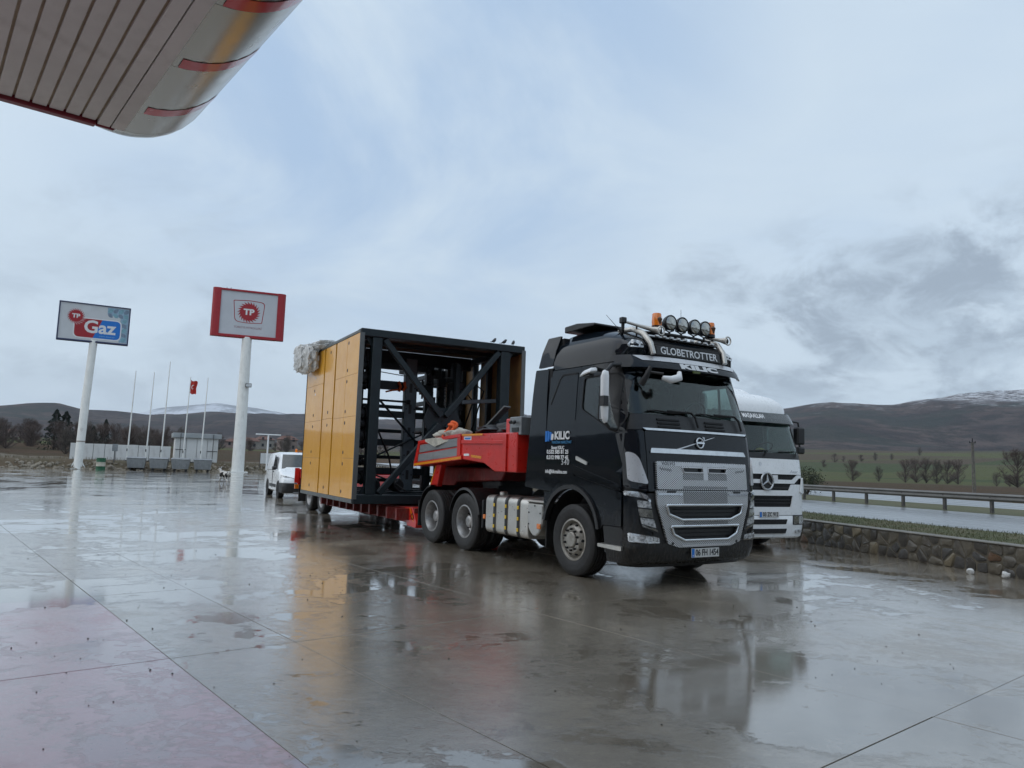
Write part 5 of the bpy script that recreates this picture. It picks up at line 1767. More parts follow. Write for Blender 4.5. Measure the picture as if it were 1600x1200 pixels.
# sun visor
def visor(y, z, d):
    a = abs(y) / 1.24
    x = tab([(2.94, -.13), (3.02, -.145), (3.10, -.19), (3.19, -.27)], z) - .10 * a ** 2 - .20 * a ** 8
    return Vector((x + d, y, z - .025 * a ** 3))
obj_v = P('sun_visor', [rp([(-1.24, 3.19), (-1.24, 3.03), (-1.18, 3.005), (1.18, 3.005), (1.24, 3.03), (1.24, 3.19)], .02)], fn=visor, mat=PB, off=0, th=.02, cut=.08)
panel('visor_strip', [rp([(-1.02, 3.183), (-.92, 3.108), (.92, 3.108), (1.02, 3.183)], .012)], visor, MT['silver'], obj_v, .012, .012, .08)
flat_text('KILIC', .10, lambda x, y, d: visor(x + .10, 3.060 + y, max(d, 0) + .001), MT['letters'], obj_v, bold=.007, sx=3.1, th=.004, space=1.05)
obj('green_badge', MB().box(-.13, -.115, -.08, .06, 2.975, 3.008), pm('green badge', (.10, .13, .02), .4), truck)  # small green badge under the visor, not a lamp
# lamp bar, spot lamps, beacons, horns
obj('lamp_bar', MB().tube([(-.50, -.62, 3.555), (-.44, -.3, 3.56), (-.43, 0, 3.56), (-.44, .3, 3.56), (-.50, .66, 3.555)], .022, 8).tube([(-.55, -.6, 3.47), (-.55, -.6, 3.56)], .02, 6).tube([(-.55, .6, 3.47), (-.55, .6, 3.56)], .02, 6), MT['black'], truck, smooth=50)
for i in range(9):
    yy = -.56 + i * .14
    obj('bar_lamp', MB().box(-.375, -.34, yy - .035, yy + .035, 3.480, 3.51), MT['lens'], truck, bevel=.006)
obj('bar_shelf', MB().box(-.50, -.36, -.68, .68, 3.46, 3.48), MT['black'], truck, bevel=.005)
for y in (-.235, .005, .265, .485):
    sp = empty('spot_lamp', (-.43, y, 3.735), 0, truck)
    obj('housing', MB().lathe([(0, -.13), (.06, -.12), (.10, -.06), (.117, 0), (.117, .025), (.104, .03)], 24, None, 'x'), MT['black'], sp, smooth=40)
    obj('lamp_lens', MB().lathe([(.105, .018), (.08, .034), (.04, .042), (0, .045)], 24, None, 'x'), MT['lamp_face'], sp, smooth=60)
    obj('bracket', MB().tube([(-.03, -.10, -.02), (-.03, -.10, -.10), (-.02, 0, -.135), (-.03, .10, -.10), (-.03, .10, -.02)], .011, 6).tube([(-.02, 0, -.13), (-.02, 0, -.18)], .018, 6), MT['black'], sp)
for y in (-.475, .63):
    bc = empty('beacon', (-.46, y, 3.62), 0, truck)
    obj('beacon_base', MB().lathe([(.075, 0), (.075, .04), (.055, .05)], 16, None, 'z'), MT['black'], bc, smooth=40)
    N_ = MB().lathe([(.072, .045), (.074, .10), (.068, .215), (.060, .228), (0, .23)], 20, None, 'z')
    obj('beacon_lens', N_, MT['amber'], bc, smooth=40)
    obj('beacon_reflector', MB().lathe([(.02, .06), (.045, .14), (.02, .17)], 10, Matrix.Translation((.055, 0, 0)), 'z'), pm('dark reflector', (.10, .04, .01), .4), bc)
for y0, y1, y2 in ((-.90, -.66, -.455), (1.20, 1.0, .90)):
    if y0 < 0:
        pts = [(-.62, -.92, 3.69), (-.55, -.78, 3.65), (-.44, -.60, 3.60), (-.36, -.50, 3.575)]
    else:
        pts = [(-.60, .68, 3.64), (-.52, .74, 3.62), (-.43, .83, 3.60), (-.36, .89, 3.585)]
    hn = obj('air_horn', MB().tube(pts, [.020, .023, .034, .060], 14, cap=False).tube(pts, [.016, .018, .028, .054], 14, cap=False), MT['alu'], truck, smooth=60)
    obj('horn_rim', MB().tube([Vector(pts[-1]) + Vector((.02 + 0, .063 * cos(a), .063 * sin(a))) for a in [2 * pi * i / 18 for i in range(18)]], .012, 6, closed=True), MT['alu'], hn)
    obj('horn_throat', MB().blob(Vector(pts[-1]) + Vector((-.01, 0, 0)), (.02, .050, .050), 2, 0), MT['dark_steel'], hn)
    obj('horn_bracket', MB().tube([pts[1], (pts[1][0], pts[1][1], 3.50)], .014, 6), MT['black'], hn)
obj('work_lamp', MB().box(-.70, -.62, -.99, -.90, 3.67, 3.76).tube([(-.66, -.945, 3.68), (-.67, -.94, 3.58), (-.72, -.92, 3.50)], .028, 8), MT['black'], truck, bevel=.01)
obj('antenna', MB().tube([(-.88, -.82, 3.62), (-.98, -1.0, 3.84)], [.006, .003], 5).tube([(-.86, -.80, 3.60), (-.90, -.86, 3.67)], [.03, .012], 8), MT['black'], truck)
obj('antenna', MB().tube([(-.75, .30, 3.62), (-.75, .30, 4.06)], [.005, .003], 5), MT['black'], truck)
# mirrors
for s in (-1, 1):
    mr = empty('mirror', (0, 0, 0), 0, truck)
    if s > 0:
        mr.location = (-.75, -.20, -.05)       # folded back along the door
    hs = []
    zz_ = [(2.18, .02, .05), (2.26, .04, .08), (2.5, .045, .09), (2.84, .045, .09), (2.92, .03, .07)]
    rings = []
    for z, dx, dy in zz_:
        rings.append([(-.42 - dx, s * (1.41 - .0), z), (-.42 + dx * 1.1, s * 1.41, z), (-.42 + dx * .7, s * (1.41 + dy * 1.1), z), (-.42 - dx * .9, s * (1.41 + dy * 1.1), z)])
    obj('housing', MB().loft(rings), MT['white_plastic'], mr, bevel=.018, smooth=40)
    obj('mirror_gap', MB().box(-.45, -.368, min(s * 1.43, s * 1.515), max(s * 1.43, s * 1.515), 2.42, 2.56), MT['black_print'], mr)
    obj('mirror_glass', MB().box(-.466, -.461, min(s * 1.42, s * 1.50), max(s * 1.42, s * 1.50), 2.24, 2.84), MT['chrome'], mr)
    if s > 0:
        continue
    obj('arm', MB().tube([(-.42, s * 1.18, 3.02), (-.41, s * 1.35, 3.0), (-.42, s * 1.44, 2.9)], .03, 8).tube([(-.40, s * 1.20, 2.10), (-.42, s * 1.36, 2.12), (-.42, s * 1.44, 2.2)], .024, 8), MT['black'], mr, smooth=40)
    if s < 0:
        obj('kerb_mirror', MB().loft([[(-.98, -1.35, 2.89), (-.70, -1.35, 2.93), (-.70, -1.52, 2.91), (-.98, -1.50, 2.86)], [(-.94, -1.34, 2.97), (-.73, -1.34, 3.005), (-.73, -1.47, 2.98), (-.92, -1.46, 2.95)]]), MT['white_plastic'], mr, bevel=.02, smooth=40)
        obj('kerb_mirror_glass', MB().box(-.90, -.76, -1.47, -1.38, 2.862, 2.90), MT['black_print'], mr)
        obj('kerb_mirror_arm', MB().tube([(-.80, -1.20, 2.97), (-.78, -1.40, 2.99)], .03, 8), MT['black'], mr)
fm_ = empty('front_mirror', (0, 0, 0), 0, truck)
obj('housing', MB().tube([(-.05, -.74, 2.845), (.0, -.63, 2.82), (.03, -.50, 2.86), (.0, -.47, 2.94)], [.03, .055, .055, .03], 10), MT['white_plastic'], fm_, smooth=60)
obj('arm', MB().tube([(-.25, -.95, 2.75), (-.18, -.92, 2.86), (-.16, -.86, 3.0)], [.05, .045, .03], 8).tube([(-.20, -.92, 2.93), (-.05, -.72, 2.90)], .02, 6), MT['black'], fm_, smooth=50)
# number plate
pl = obj('number_plate', MB().box(.052, .064, -.28, .26, .395, .52), MT['plate'], truck, bevel=.004)
obj('country_band', MB().box(.063, .0655, -.275, -.225, .40, .515), MT['blue_print'], pl)
flat_text('06 FH 1454', .118, lambda x, y, d: Vector((.064 + max(d, 0), .02 + x, .4575 + y)), MT['black_print'], pl, bold=.003, sx=.80, th=.002)
flat_text('TR', .03, lambda x, y, d: Vector((.0655 + max(d, 0), -.25 + x, .42 + y)), MT['white_print'], pl, th=.001)
# cab interior
obj('dashboard', MB().prism(rp([(-.30, 2.2), (-.24, 2.32), (-.45, 2.36), (-.70, 2.30), (-.75, 2.2)], .03), -1.1, 1.1, 'xz'), MT['dash'], truck, smooth=40)
obj('paper_sheet', MB().box(-.42, -.24, .28, .62, 2.362, 2.366).box(-.40, -.26, .60, .74, 2.372, 2.376), MT['paper'], truck)
sw = empty('steering_wheel', (-.72, .55, 2.42), 0, truck)
obj('wheel_rim', MB().tube([(.10 * sin(a), .22 * cos(a), .20 * sin(a)) for a in [2 * pi * i / 24 for i in range(24)]], .016, 6, closed=True), MT['black'], sw)
obj('column', MB().tube([(0, 0, 0), (.18, 0, -.25)], .03, 6).bar((0, -.2, 0), (0, .2, 0), .03), MT['black'], sw)
for y in (-.55, .55):
    se = empty('seat', (-1.15, y, 2.2), 0, truck)
    obj('cushion', MB().box(-.25, .25, -.25, .25, -.05, .08), MT['seat'], se, bevel=.04)
    obj('backrest', MB().prism(rp([(-.32, .05), (-.20, .05), (-.28, .62), (-.38, .62)], .04), -.23, .23, 'xz'), MT['seat'], se, bevel=.03)
    obj('headrest', MB().box(-.40, -.30, -.12, .12, .63, .80), MT['seat'], se, bevel=.03)
obj('curtain', MB().box(-2.0, -1.95, -1.1, 1.1, 2.25, 3.0), MT['seat'], truck)
# fuel tank, battery box, catwalk side
tank = empty('fuel_tank', (0, 0, 0), 0, truck)
def rrx(y0, y1, z0, z1, r):
    return rp([(y0, z0), (y1, z0), (y1, z1), (y0, z1)], r, 5)
sec = rrx(-1.23, -.52, .40, 1.05, .11)
rings = []
for x, k in ((-3.94, .93), (-3.93, .985), (-3.90, 1.0), (-2.62, 1.0), (-2.59, .985), (-2.58, .93)):
    rings.append([(x, -.875 + (y + .875) * k, .725 + (z - .725) * k) for y, z in sec])
obj('tank_body', MB().loft(rings), MT['alu'], tank, smooth=40)
for x in (-3.62, -3.24, -2.86):
    s2_ = [(y * 1.0, z) for y, z in rrx(-1.242, -.51, .39, 1.062, .115)]
    obj('strap', MB().loft([[(x - .035, y, z) for y, z in s2_], [(x + .035, y, z) for y, z in s2_]], cap=False), MT['black'], tank, smooth=40)
    for z in (.53, .71, .89):
        obj('strap_stud', MB().box(x - .026, x + .026, -1.256, -1.24, z - .028, z + .028), MT['yellow_dot'], tank, bevel=.006)
obj('filler_cap', MB().lathe([(.07, 0), (.07, .05), (.05, .065), (0, .066)], 16, Matrix.Translation((-3.80, -.95, 1.048))), MT['alu'], tank, smooth=40)
bb = empty('battery_box', (0, 0, 0), 0, truck)
obj('box_body', MB().prism(rp([(-2.575, .98), (-2.14, .98), (-2.14, .62), (-2.36, .44), (-2.575, .62)], [.02, .02, .2, .2, .2], 6), -1.24, -.5, 'xz'), MT['alu'], bb, smooth=40)
obj('box_cover', MB().prism(rp([(-2.55, .965), (-2.16, .965), (-2.16, .62), (-2.355, .455), (-2.55, .62)], [.02, .02, .19, .19, .19], 6), -1.252, -1.236, 'xz'), pm('pale aluminium cover', (.52, .52, .50), .4, .5, .1, 8), bb, bevel=.004)
for x, z in ((-2.52, .84), (-2.52, .66), (-2.20, .84), (-2.20, .66), (-2.355, .95), (-2.355, .48)):
    obj('bolt', MB().lathe([(.013, -1.253), (.013, -1.262), (0, -1.263)], 6, Matrix.Translation((x, 0, z)), 'y'), MT['dark_steel'], bb)
obj('side_marker', MB().box(-2.27, -2.17, -1.275, -1.25, .60, .68), MT['amber'], bb, bevel=.008)
obj('tread_plate', MB().box(-2.60, -1.98, -1.24, -.52, 1.00, 1.035), MT['alu'], bb, bevel=.01)
obj('side_marker', MB().box(-4.05, -3.98, -1.22, -1.14, .62, .70), MT['amber'], truck, bevel=.01)
obj('air_tank', MB().tube([(-4.0, .85, .62), (-2.4, .85, .62)], .22, 20), MT['black'], truck, smooth=40)
# wheels
for s in (-1, 1):
    wheel(truck, -1.4, s * 1.06, .52, .33, s, 'front', MT['rim_tan'])
    for x in (-4.74, -6.11):
        wheel(truck, x, s * 1.07, .52, .31, s, 'rear')
        wheel(truck, x, s * .74, .52, .29, s, 'rear')
# mudguards
def fender(x, sg, a0, a1, r=.60):
    pts = [(x + r * cos(radians(a)), .54 + r * sin(radians(a))) for a in range(a0, a1 + 1, 8)]
    n = len(pts)
    rings = [[(px, sg * y, pz) for px, pz in pts] for y in (1.235, 1.225, .55)]
    rings[0] = [(x + (px - x) * .93, sg * 1.24, .54 + (pz - .54) * .93) for px, pz in pts]
    return MB().loft(rings, cap=False, closed=False)
for s in (-1, 1):
    f = obj('mudguard', fender(-4.74, s, 14, 170), MT['black'], truck, smooth=50)
    f = obj('mudguard', fender(-6.11, s, 96, 176), MT['black'], truck, smooth=50)
    obj('mud_flap', MB().box(-6.74, -6.71, min(s * .58, s * 1.22), max(s * .58, s * 1.22), .28, .80), MT['rubber'], truck, bevel=.006)
    obj('fender_front', MB().box(-4.13, -4.08, min(s * .58, s * 1.20), max(s * .58, s * 1.20), .45, .95), MT['black'], truck, bevel=.015)
# ------------------------------------------------------------------ red low loader trailer
def tl(x, y, z=0):      # point in the tractor's frame
    return TP_ + Vector((cos(TH) * x - sin(TH) * y, sin(TH) * x + cos(TH) * y, z))
trl = thing('low_loader_trailer', 'red low loader trailer carrying the yellow panelled machine frame', 'trailer', tl(-5.2, 0), TH - radians(2.0))
PG = [(-1.83, 1.50), (.39, 1.66), (1.27, 1.60), (1.67, 1.46), (2.42, 1.46), (2.42, 2.12), (.39, 2.13), (-1.66, 2.02)]
obj('gooseneck', MB().prism(PG, -1.24, 1.24, 'xz'), MT['red'], trl, bevel=.015)
# raised edge flanges and the recessed field of the near and far side
for s in (-1, 1):
    y0, y1 = (s * 1.243, s * 1.268)
    a, b = min(y0, y1), max(y0, y1)
    e = MB()
    e.prism([(-1.86, 1.49), (.42, 1.655), (.42, 1.735), (-1.85, 1.575)], a, b, 'xz')
    e.prism([(-1.67, 1.96), (.36, 2.075), (.36, 2.14), (-1.68, 2.03)], a, b, 'xz')
    obj('edge_flange', e, MT['red'], trl, bevel=.006)
    obj('reflective_tape', MB().prism([(-1.84, 1.505), (.40, 1.668), (.40, 1.712), (-1.835, 1.55)], s * 1.2685 - .001, s * 1.2685 + .001, 'xz'), MT['amber_tape'], trl)
    obj('end_post', MB().prism([(-1.85, 1.57), (-1.71, 1.58), (-1.58, 1.97), (-1.68, 1.965)], a, b + .004, 'xz'), MT['red'], trl, bevel=.006)
    obj('end_post', MB().prism([(.22, 1.72), (.36, 1.73), (.36, 2.07), (.22, 2.065)], a, b + .004, 'xz'), MT['red'], trl, bevel=.006)
    for k in range(2):
        z0, z1 = 1.60 + .19 * k, 1.765 + .19 * k
        obj('side_board', MB().prism([(-1.67 + .06 * k, z0 - .01), (.21, z0 + .125 - .01), (.21, z1 + .12 - .01), (-1.63 + .06 * k, z1 - .015)], min(s * 1.236, s * 1.258), max(s * 1.236, s * 1.258), 'xz'), MT['side_board'], trl, bevel=.006)
    obj('front_rib', MB().prism([(1.98, 1.47), (2.10, 1.47), (2.10, 2.10), (1.98, 2.10)], a, b, 'xz'), MT['red'], trl, bevel=.006)
    obj('front_rib', MB().prism([(.39, 1.95), (2.0, 1.93), (2.0, 1.99), (.39, 2.02)], a, b - .008, 'xz'), MT['red'], trl, bevel=.006)
    obj('reflective_tape', MB().prism([(.42, 2.095), (1.25, 2.09), (1.25, 2.125), (.42, 2.128)], s * 1.2695 - .001, s * 1.2695 + .001, 'xz'), MT['amber_tape'], trl)
    obj('reflective_tape', MB().prism([(.78, 1.70), (1.18, 1.675), (1.18, 1.72), (.78, 1.745)], s * 1.244 - .001, s * 1.244 + .001, 'xz'), MT['amber_tape'], trl)
    obj('sticker', MB().box(.48, .70, min(s * 1.242, s * 1.2455), max(s * 1.242, s * 1.2455), 1.725, 1.765), MT['white_print'], trl)
    obj('neck_leg', MB().prism([(-1.30, 1.10), (-.95, 1.10), (-.78, 1.55), (-1.02, 1.55)], min(s * 1.0, s * 1.12), max(s * 1.0, s * 1.12), 'xz'), MT['red'], trl, bevel=.01)
    obj('reflective_tape', MB().prism([(-1.29, 1.11), (-1.25, 1.11), (-1.0, 1.53), (-1.03, 1.53)], s * 1.1225 - .001, s * 1.1225 + .001, 'xz'), MT['amber_tape'], trl)
st = obj('sticker', MB().box(.47, .77, -1.2455, -1.242, 1.985, 2.085), MT['white_print'], trl)
obj('sticker_print', MB().box(.50, .74, -1.2475, -1.2455, 2.03, 2.06).box(.52, .70, -1.2475, -1.2455, 2.0, 2.02), MT['blue_print'], st)
obj('neck_beam', MB().prism([(-2.0, .75), (-1.75, .75), (-1.2, 1.20), (.7, 1.28), (.9, 1.5), (-2.0, 1.5)], -.55, .55, 'xz'), MT['red_dirty'], trl, bevel=.02)
obj('front_post', MB().box(1.96, 2.10, -1.20, -1.06, 1.9, 2.36).box(1.96, 2.10, 1.06, 1.20, 1.9, 2.36).box(1.97, 2.09, -1.06, 1.06, 2.13, 2.36), MT['red'], trl, bevel=.015)
cb = obj('control_box', MB().box(2.12, 2.50, -1.22, -.4, 2.08, 2.38), MT['galv'], trl, bevel=.01)
obj('handle_set', MB().tube([(2.24, -1.25, 2.30), (2.24, -1.29, 2.28)], .03, 8).tube([(2.36, -1.25, 2.30), (2.36, -1.30, 2.27)], .03, 8).box(2.22, 2.42, -1.235, -1.22, 2.13, 2.20), MT['black'], cb)
# low bed
bed = MB()
bed.box(-8.05, -1.85, -1.2, -1.05, .50, .60).box(-8.05, -1.85, -1.14, -1.11, .34, .50).box(-8.05, -1.85, -1.2, -1.05, .28, .34)
bed.box(-8.05, -1.85, 1.05, 1.2, .50, .60).box(-8.05, -1.85, 1.11, 1.14, .34, .50).box(-8.05, -1.85, 1.05, 1.2, .28, .34)
bed.box(-8.05, -1.85, -1.04, 1.04, .555, .60)
obj('bed', bed, MT['red_dirty'], trl, bevel=.006)
me = mesh_from('outrigger', MB().prism([(0, 0), (.10, 0), (.10, .24), (0, .24)], -.42, 0, 'xz'), MT['red_dirty'])
me_r = mesh_from('lashing_ring', MB().tube([(.06 * cos(a), 0, .06 * sin(a)) for a in [2 * pi * i / 12 for i in range(12)]], .012, 5, closed=True), MT['dark_steel'])
for i in range(11):
    x = -7.9 + i * .57
    obj('outrigger', me, None, trl, (x, -1.08, .34))
    obj('lashing_ring', me_r, None, trl, (x + .3, -1.22, .43))
obj('front_plate', MB().prism([(-2.35, .60), (-2.2, .22), (-1.72, .20), (-1.70, .30), (-1.95, .62)], -1.22, -.6, 'xz').prism([(-2.35, .60), (-2.2, .22), (-1.72, .20), (-1.70, .30), (-1.95, .62)], .6, 1.22, 'xz').box(-2.1, -1.86, -.6, .6, .25, .75), MT['red'], trl, bevel=.01)
obj('reflective_tape', MB().prism([(-2.08, .60), (-1.86, .32), (-1.83, .32), (-2.03, .60)], -1.2225, -1.2205, 'xz'), MT['amber_tape'], trl)
hs = MB()
for k in range(4):
    hs.tube([(-7.6, -1.0 + .1 * k, .30), (-5.4, -1.02 + .1 * k, .24 - .02 * k), (-3.4, -.98 + .1 * k, .27), (-2.0, -.9 + .1 * k, .40)], .018, 5)
o_ = obj('air_line', hs, MT['black_matt'], trl)
# rear deck over the axles
obj('rear_deck', MB().prism([(-11.3, .95), (-8.5, .95), (-7.85, .50), (-7.78, .62), (-8.35, 1.16), (-11.3, 1.16)], -1.26, 1.26, 'xz'), MT['red'], trl, bevel=.015)
obj('rear_bulge', MB().prism(rp([(-11.0, 1.165), (-8.6, 1.165), (-8.9, 1.30), (-10.8, 1.30)], .08), -.95, .95, 'xz'), MT['red'], trl, bevel=.02)
obj('rear_board', MB().box(-11.4, -11.31, -1.30, 1.30, .75, 1.25), MT['red'], trl, bevel=.01)
for s in (-1, 1):
    obj('marker_board', MB().box(-11.30, -11.26, min(s * 1.28, s * 1.42), max(s * 1.28, s * 1.42), .80, 1.28), MT['red'], trl)
    obj('rear_lamp', MB().box(-11.34, -11.28, min(s * 1.27, s * 1.40), max(s * 1.27, s * 1.40), .62, .76), MT['amber'], trl)
    for x in (-8.95, -10.30):
        wheel(trl, x, s * 1.06, .40, .26, s, 'rear')
    obj('mudguard', MB().box(-11.2, -8.4, min(s * .85, s * 1.24), max(s * .85, s * 1.24), .84, .87), MT['black'], trl)
    obj('mud_flap', MB().box(-11.35, -11.32, min(s * .8, s * 1.25), max(s * .8, s * 1.25), .22, .74), MT['rubber'], trl)
for x in (-8.95, -10.30):
    obj('axle', MB().tube([(x, -1.0, .40), (x, 1.0, .40)], .07, 8), MT['black_matt'], trl)
# things lying on the gooseneck
def tpt(x, y, z):
    a = TH - radians(2.0)
    o = tl(-5.2, 0)
    return Vector((o.x + cos(a) * x - sin(a) * y, o.y + sin(a) * x + cos(a) * y, z))
sk = thing('sack_bundle', 'off-white sacking bundle lying on the grey boards of the red gooseneck', 'sack', tpt(-.55, -.95, 2.06), TH)
sm = MB()
for c, r_, sd in (((-.36, 0, .09), (.30, .24, .11), 1), ((.06, .05, .10), (.30, .26, .12), 2), ((.34, -.02, .09), (.18, .22, .11), 3)):
    sm.blob(c, r_, 3, .35, 1.8, sd)
obj('sacking', sm, MT['sack'], sk, smooth=70)
obj('sacking_fold', MB().loft([[(-.75, -.30, .0), (-.2, -.33, .02), (.25, -.31, .02), (.5, -.30, .0)], [(-.7, -.315, -.05), (-.2, -.345, -.16), (.2, -.33, -.08), (.45, -.315, -.03)], [(-.7, -.30, -.05), (-.2, -.33, -.16), (.2, -.315, -.08), (.45, -.305, -.03)]]), MT['sack'], sk)
wc = thing('strap_coil', 'orange ratchet strap coiled on top of the white sacking', 'strap', tpt(-.60, -1.03, 2.26), TH)
cm = MB()
for k, (r_, dz) in enumerate(((.12, 0), (.10, .03), (.125, .05))):
    cm.tube([(r_ * cos(a), .03 * sin(3 * a) + .03 * k, r_ * sin(a) * .8 + dz) for a in [2 * pi * i / 20 for i in range(20)]], .028, 6, closed=True)
obj('webbing', cm, MT['orange'], wc, smooth=60)
obj('loose_end', MB().tube([(-.12, -.05, -.05), (-.1, -.12, -.16), (-.02, -.14, -.22)], .025, 5), MT['orange'], wc)
tp = thing('tarpaulin', 'crumpled black tarpaulin heaped on the red gooseneck in front of the frame', 'tarpaulin', tpt(1.0, -.55, 2.12), TH)
tm = MB()
for c, r_, sd in (((-.35, 0, .10), (.5, .45, .10), 5), ((.25, .1, .10), (.45, .5, .16), 6), ((.65, -.1, .08), (.3, .4, .12), 7), ((.05, .3, .14), (.4, .3, .22), 8)):
    tm.blob(c, r_, 3, .45, 2.2, sd)
obj('sheet', tm, MT['tarp'], tp, smooth=70)
wb = thing('plank', 'grey plank leaning up out of the black tarpaulin', 'plank', tpt(.55, -.75, 2.14), TH)
obj('board', MB().bar((-.35, 0, 0), (.45, .1, .52), .16, .035), MT['edge'], wb, bevel=.006)

# ------------------------------------------------------------------ the load: yellow panelled steel frame
LO, LA = Vector((-3.3378, 16.155, 0)), radians(-61.93)
load = thing('machine_frame', 'charcoal steel machine frame clad in ochre yellow panels, standing on the red low loader', 'machine', LO, LA)
def lpt(x, y, z):
    return Vector((LO.x + cos(LA) * x - sin(LA) * y, LO.y + sin(LA) * x + cos(LA) * y, z))
LZ0, LZ1, LX, LY = .64, 4.50, -4.95, 4.10
XG = [LX, -3.06, -2.00, -1.03, -.03]
HZ = [[.74, 1.61, 2.57, 3.52, 4.40], [.74, 2.58, 4.40], [.74, 2.55, 3.50, 4.40], [.74, 1.62, 2.55, 3.50, 4.40]]
for c in range(4):
    x0, x1 = XG[c], XG[c + 1]
    gl_, gr_ = (.008, .055) if c in (0, 1) else ((.055, .006) if c == 2 else (.006, .0))
    if c == 1:
        gl_ = .055
    zs = HZ[c]
    for i in range(len(zs) - 1):
        obj('panel', MB().box(x0 + gl_, x1 - gr_, -.035, -.002, zs[i] + .002, zs[i + 1] - .002), MT['yellow'], load, bevel=.004, segs=2)
        hx = []
        if c == 3:
            hx = [(x0 + .11, zs[i] + .13), (x0 + .11, zs[i + 1] - .13)]
        elif c == 1:
            hx = [(lerp(x0, x1, .52), zs[i] + .16), (lerp(x0, x1, .52), zs[i + 1] - .16)]
        elif c == 0 and i in (0, 1, 2):
            hx = [(lerp(x0, x1, .5), zs[i] + .16), (lerp(x0, x1, .5), zs[i + 1] - .14)]
        for a, b in hx:
            obj('handle_hole', MB().lathe([(.042, -.0355), (.042, -.0375), (0, -.0376)], 14, Matrix.Translation((a, 0, b)), 'y'), MT['black_print'], load)
for k, (a, b) in enumerate(((-3.92, 3.28), (-3.95, 3.72))):
    obj('painted_light_disc', MB().lathe([(.035, -.0355), (.035, -.0375), (0, -.0376)], 12, Matrix.Translation((a, 0, b)), 'y'), MT['white_print'], load)  # white discs painted as light showing through holes in the cladding
obj('backing_sheet', MB().box(LX + .05, -.06, -.0005, .012, .72, 4.38), pm('brown seam recess', (.06, .03, .012), .7), load)
obj('edge_trim', MB().box(-.026, .004, -.045, .06, LZ0 + .1, 4.40), MT['edge'], load, bevel=.004)
obj('edge_trim', MB().box(LX, -.03, -.045, .06, LZ0 + .01, .735), MT['edge'], load, bevel=.004)
obj('edge_trim', MB().box(LX, -.03, -.045, .06, 4.405, 4.47), MT['edge'], load, bevel=.004)
obj('edge_trim', MB().box(LX - .03, LX - .002, -.045, .06, LZ0 + .1, 4.40), MT['frame'], load, bevel=.004)
FR_ = MT['frame']
def beam(x0, x1, y0, y1, z0, z1, nm='beam', mt=None, bv=.012):
    return obj(nm, MB().box(x0, x1, y0, y1, z0, z1), mt or FR_, load, bevel=bv)
# front portal
beam(-.26, .0, -.02, LY + .02, 4.33, LZ1, 'top_rail')
beam(-.26, .0, -.02, LY + .02, LZ0, .84, 'bottom_rail')
beam(-.25, -.02, .26, .48, .845, 4.325, 'column')
beam(-.25, -.02, 3.48, 3.73, .845, 4.325, 'column')
for y, s in ((.26, -1), (.48, 1), (3.48, -1), (3.73, 1)):
    for z, zs_ in ((4.325, -1), (.845, 1)):
        obj('gusset', MB().prism([(y, z), (y + s * .14, z), (y, z + zs_ * .22)], -.15, -.13, 'yz'), FR_, load)
V = (-.13, 2.05, 2.59)
for a, b in (((-.10, .55, 4.30), (-.10, 2.0, 2.66)), ((-.10, 3.44, 4.30), (-.10, 2.10, 2.66)), ((-.10, .58, .86), (-.10, 1.95, 2.46)), ((-.10, 3.44, .86), (-.10, 2.15, 2.46))):
    obj('brace', MB().bar(a, b, .13, .13, (1, 0, 0)), FR_, load, bevel=.01)
obj('brace_gusset', MB().prism(rp([(1.70, 2.86), (2.40, 2.86), (2.52, 2.55), (2.36, 2.24), (1.74, 2.24), (1.58, 2.55)], .05), -.175, -.155, 'yz'), FR_, load, bevel=.004)
for y, z in ((1.85, 2.70), (2.25, 2.70), (1.85, 2.38), (2.25, 2.38), (2.05, 2.55)):
    obj('gusset_bolt', MB().lathe([(.03, -.153), (.03, -.135), (0, -.134)], 6, Matrix.Translation((0, y, z)), 'x'), MT['dark_steel'], load)
# long rails and rear portal
for y0, y1 in ((.02, .22), (LY - .22, LY - .02)):
    beam(LX, -.265, y0, y1, LZ0, .84, 'long_rail')
    beam(LX, -.265, y0, y1, 4.30, 4.46, 'long_rail')
beam(LX, LX + .2, .225, LY - .225, LZ0, .84, 'rear_rail')
beam(LX, LX + .2, .02, .22, .845, 4.295, 'column')
beam(LX, LX + .2, LY - .22, LY - .02, .845, 4.295, 'column')
# roof sheets over the front half, with their ribs
M_roof_in = pm('brown roof underside', (.20, .145, .09), .45, .1, .15, 1.2, dirt=.3)
for i in range(4):
    x1 = -.28 - i * .58
    beam(x1 - .57, x1, .03, LY - .03, 4.462, 4.49, 'roof_sheet', M_roof_in, .004)
beam(-2.72, -2.58, .23, LY - .23, 4.12, 4.46, 'roof_beam')
beam(-1.40, -1.30, .23, LY - .23, 4.36, 4.46, 'roof_beam')
for y, x in ((1.3, -.9), (1.5, -.9), (2.1, -1.8), (2.3, -1.8), (3.0, -1.0)):
    obj('painted_daylight_block', MB().box(x - .06, x + .06, y - .05, y + .05, 4.4575, 4.4605), pm('white painted as daylight', (.8, .8, .8), .5), load)  # white blocks coloured as daylight coming through the roof; no slots are cut
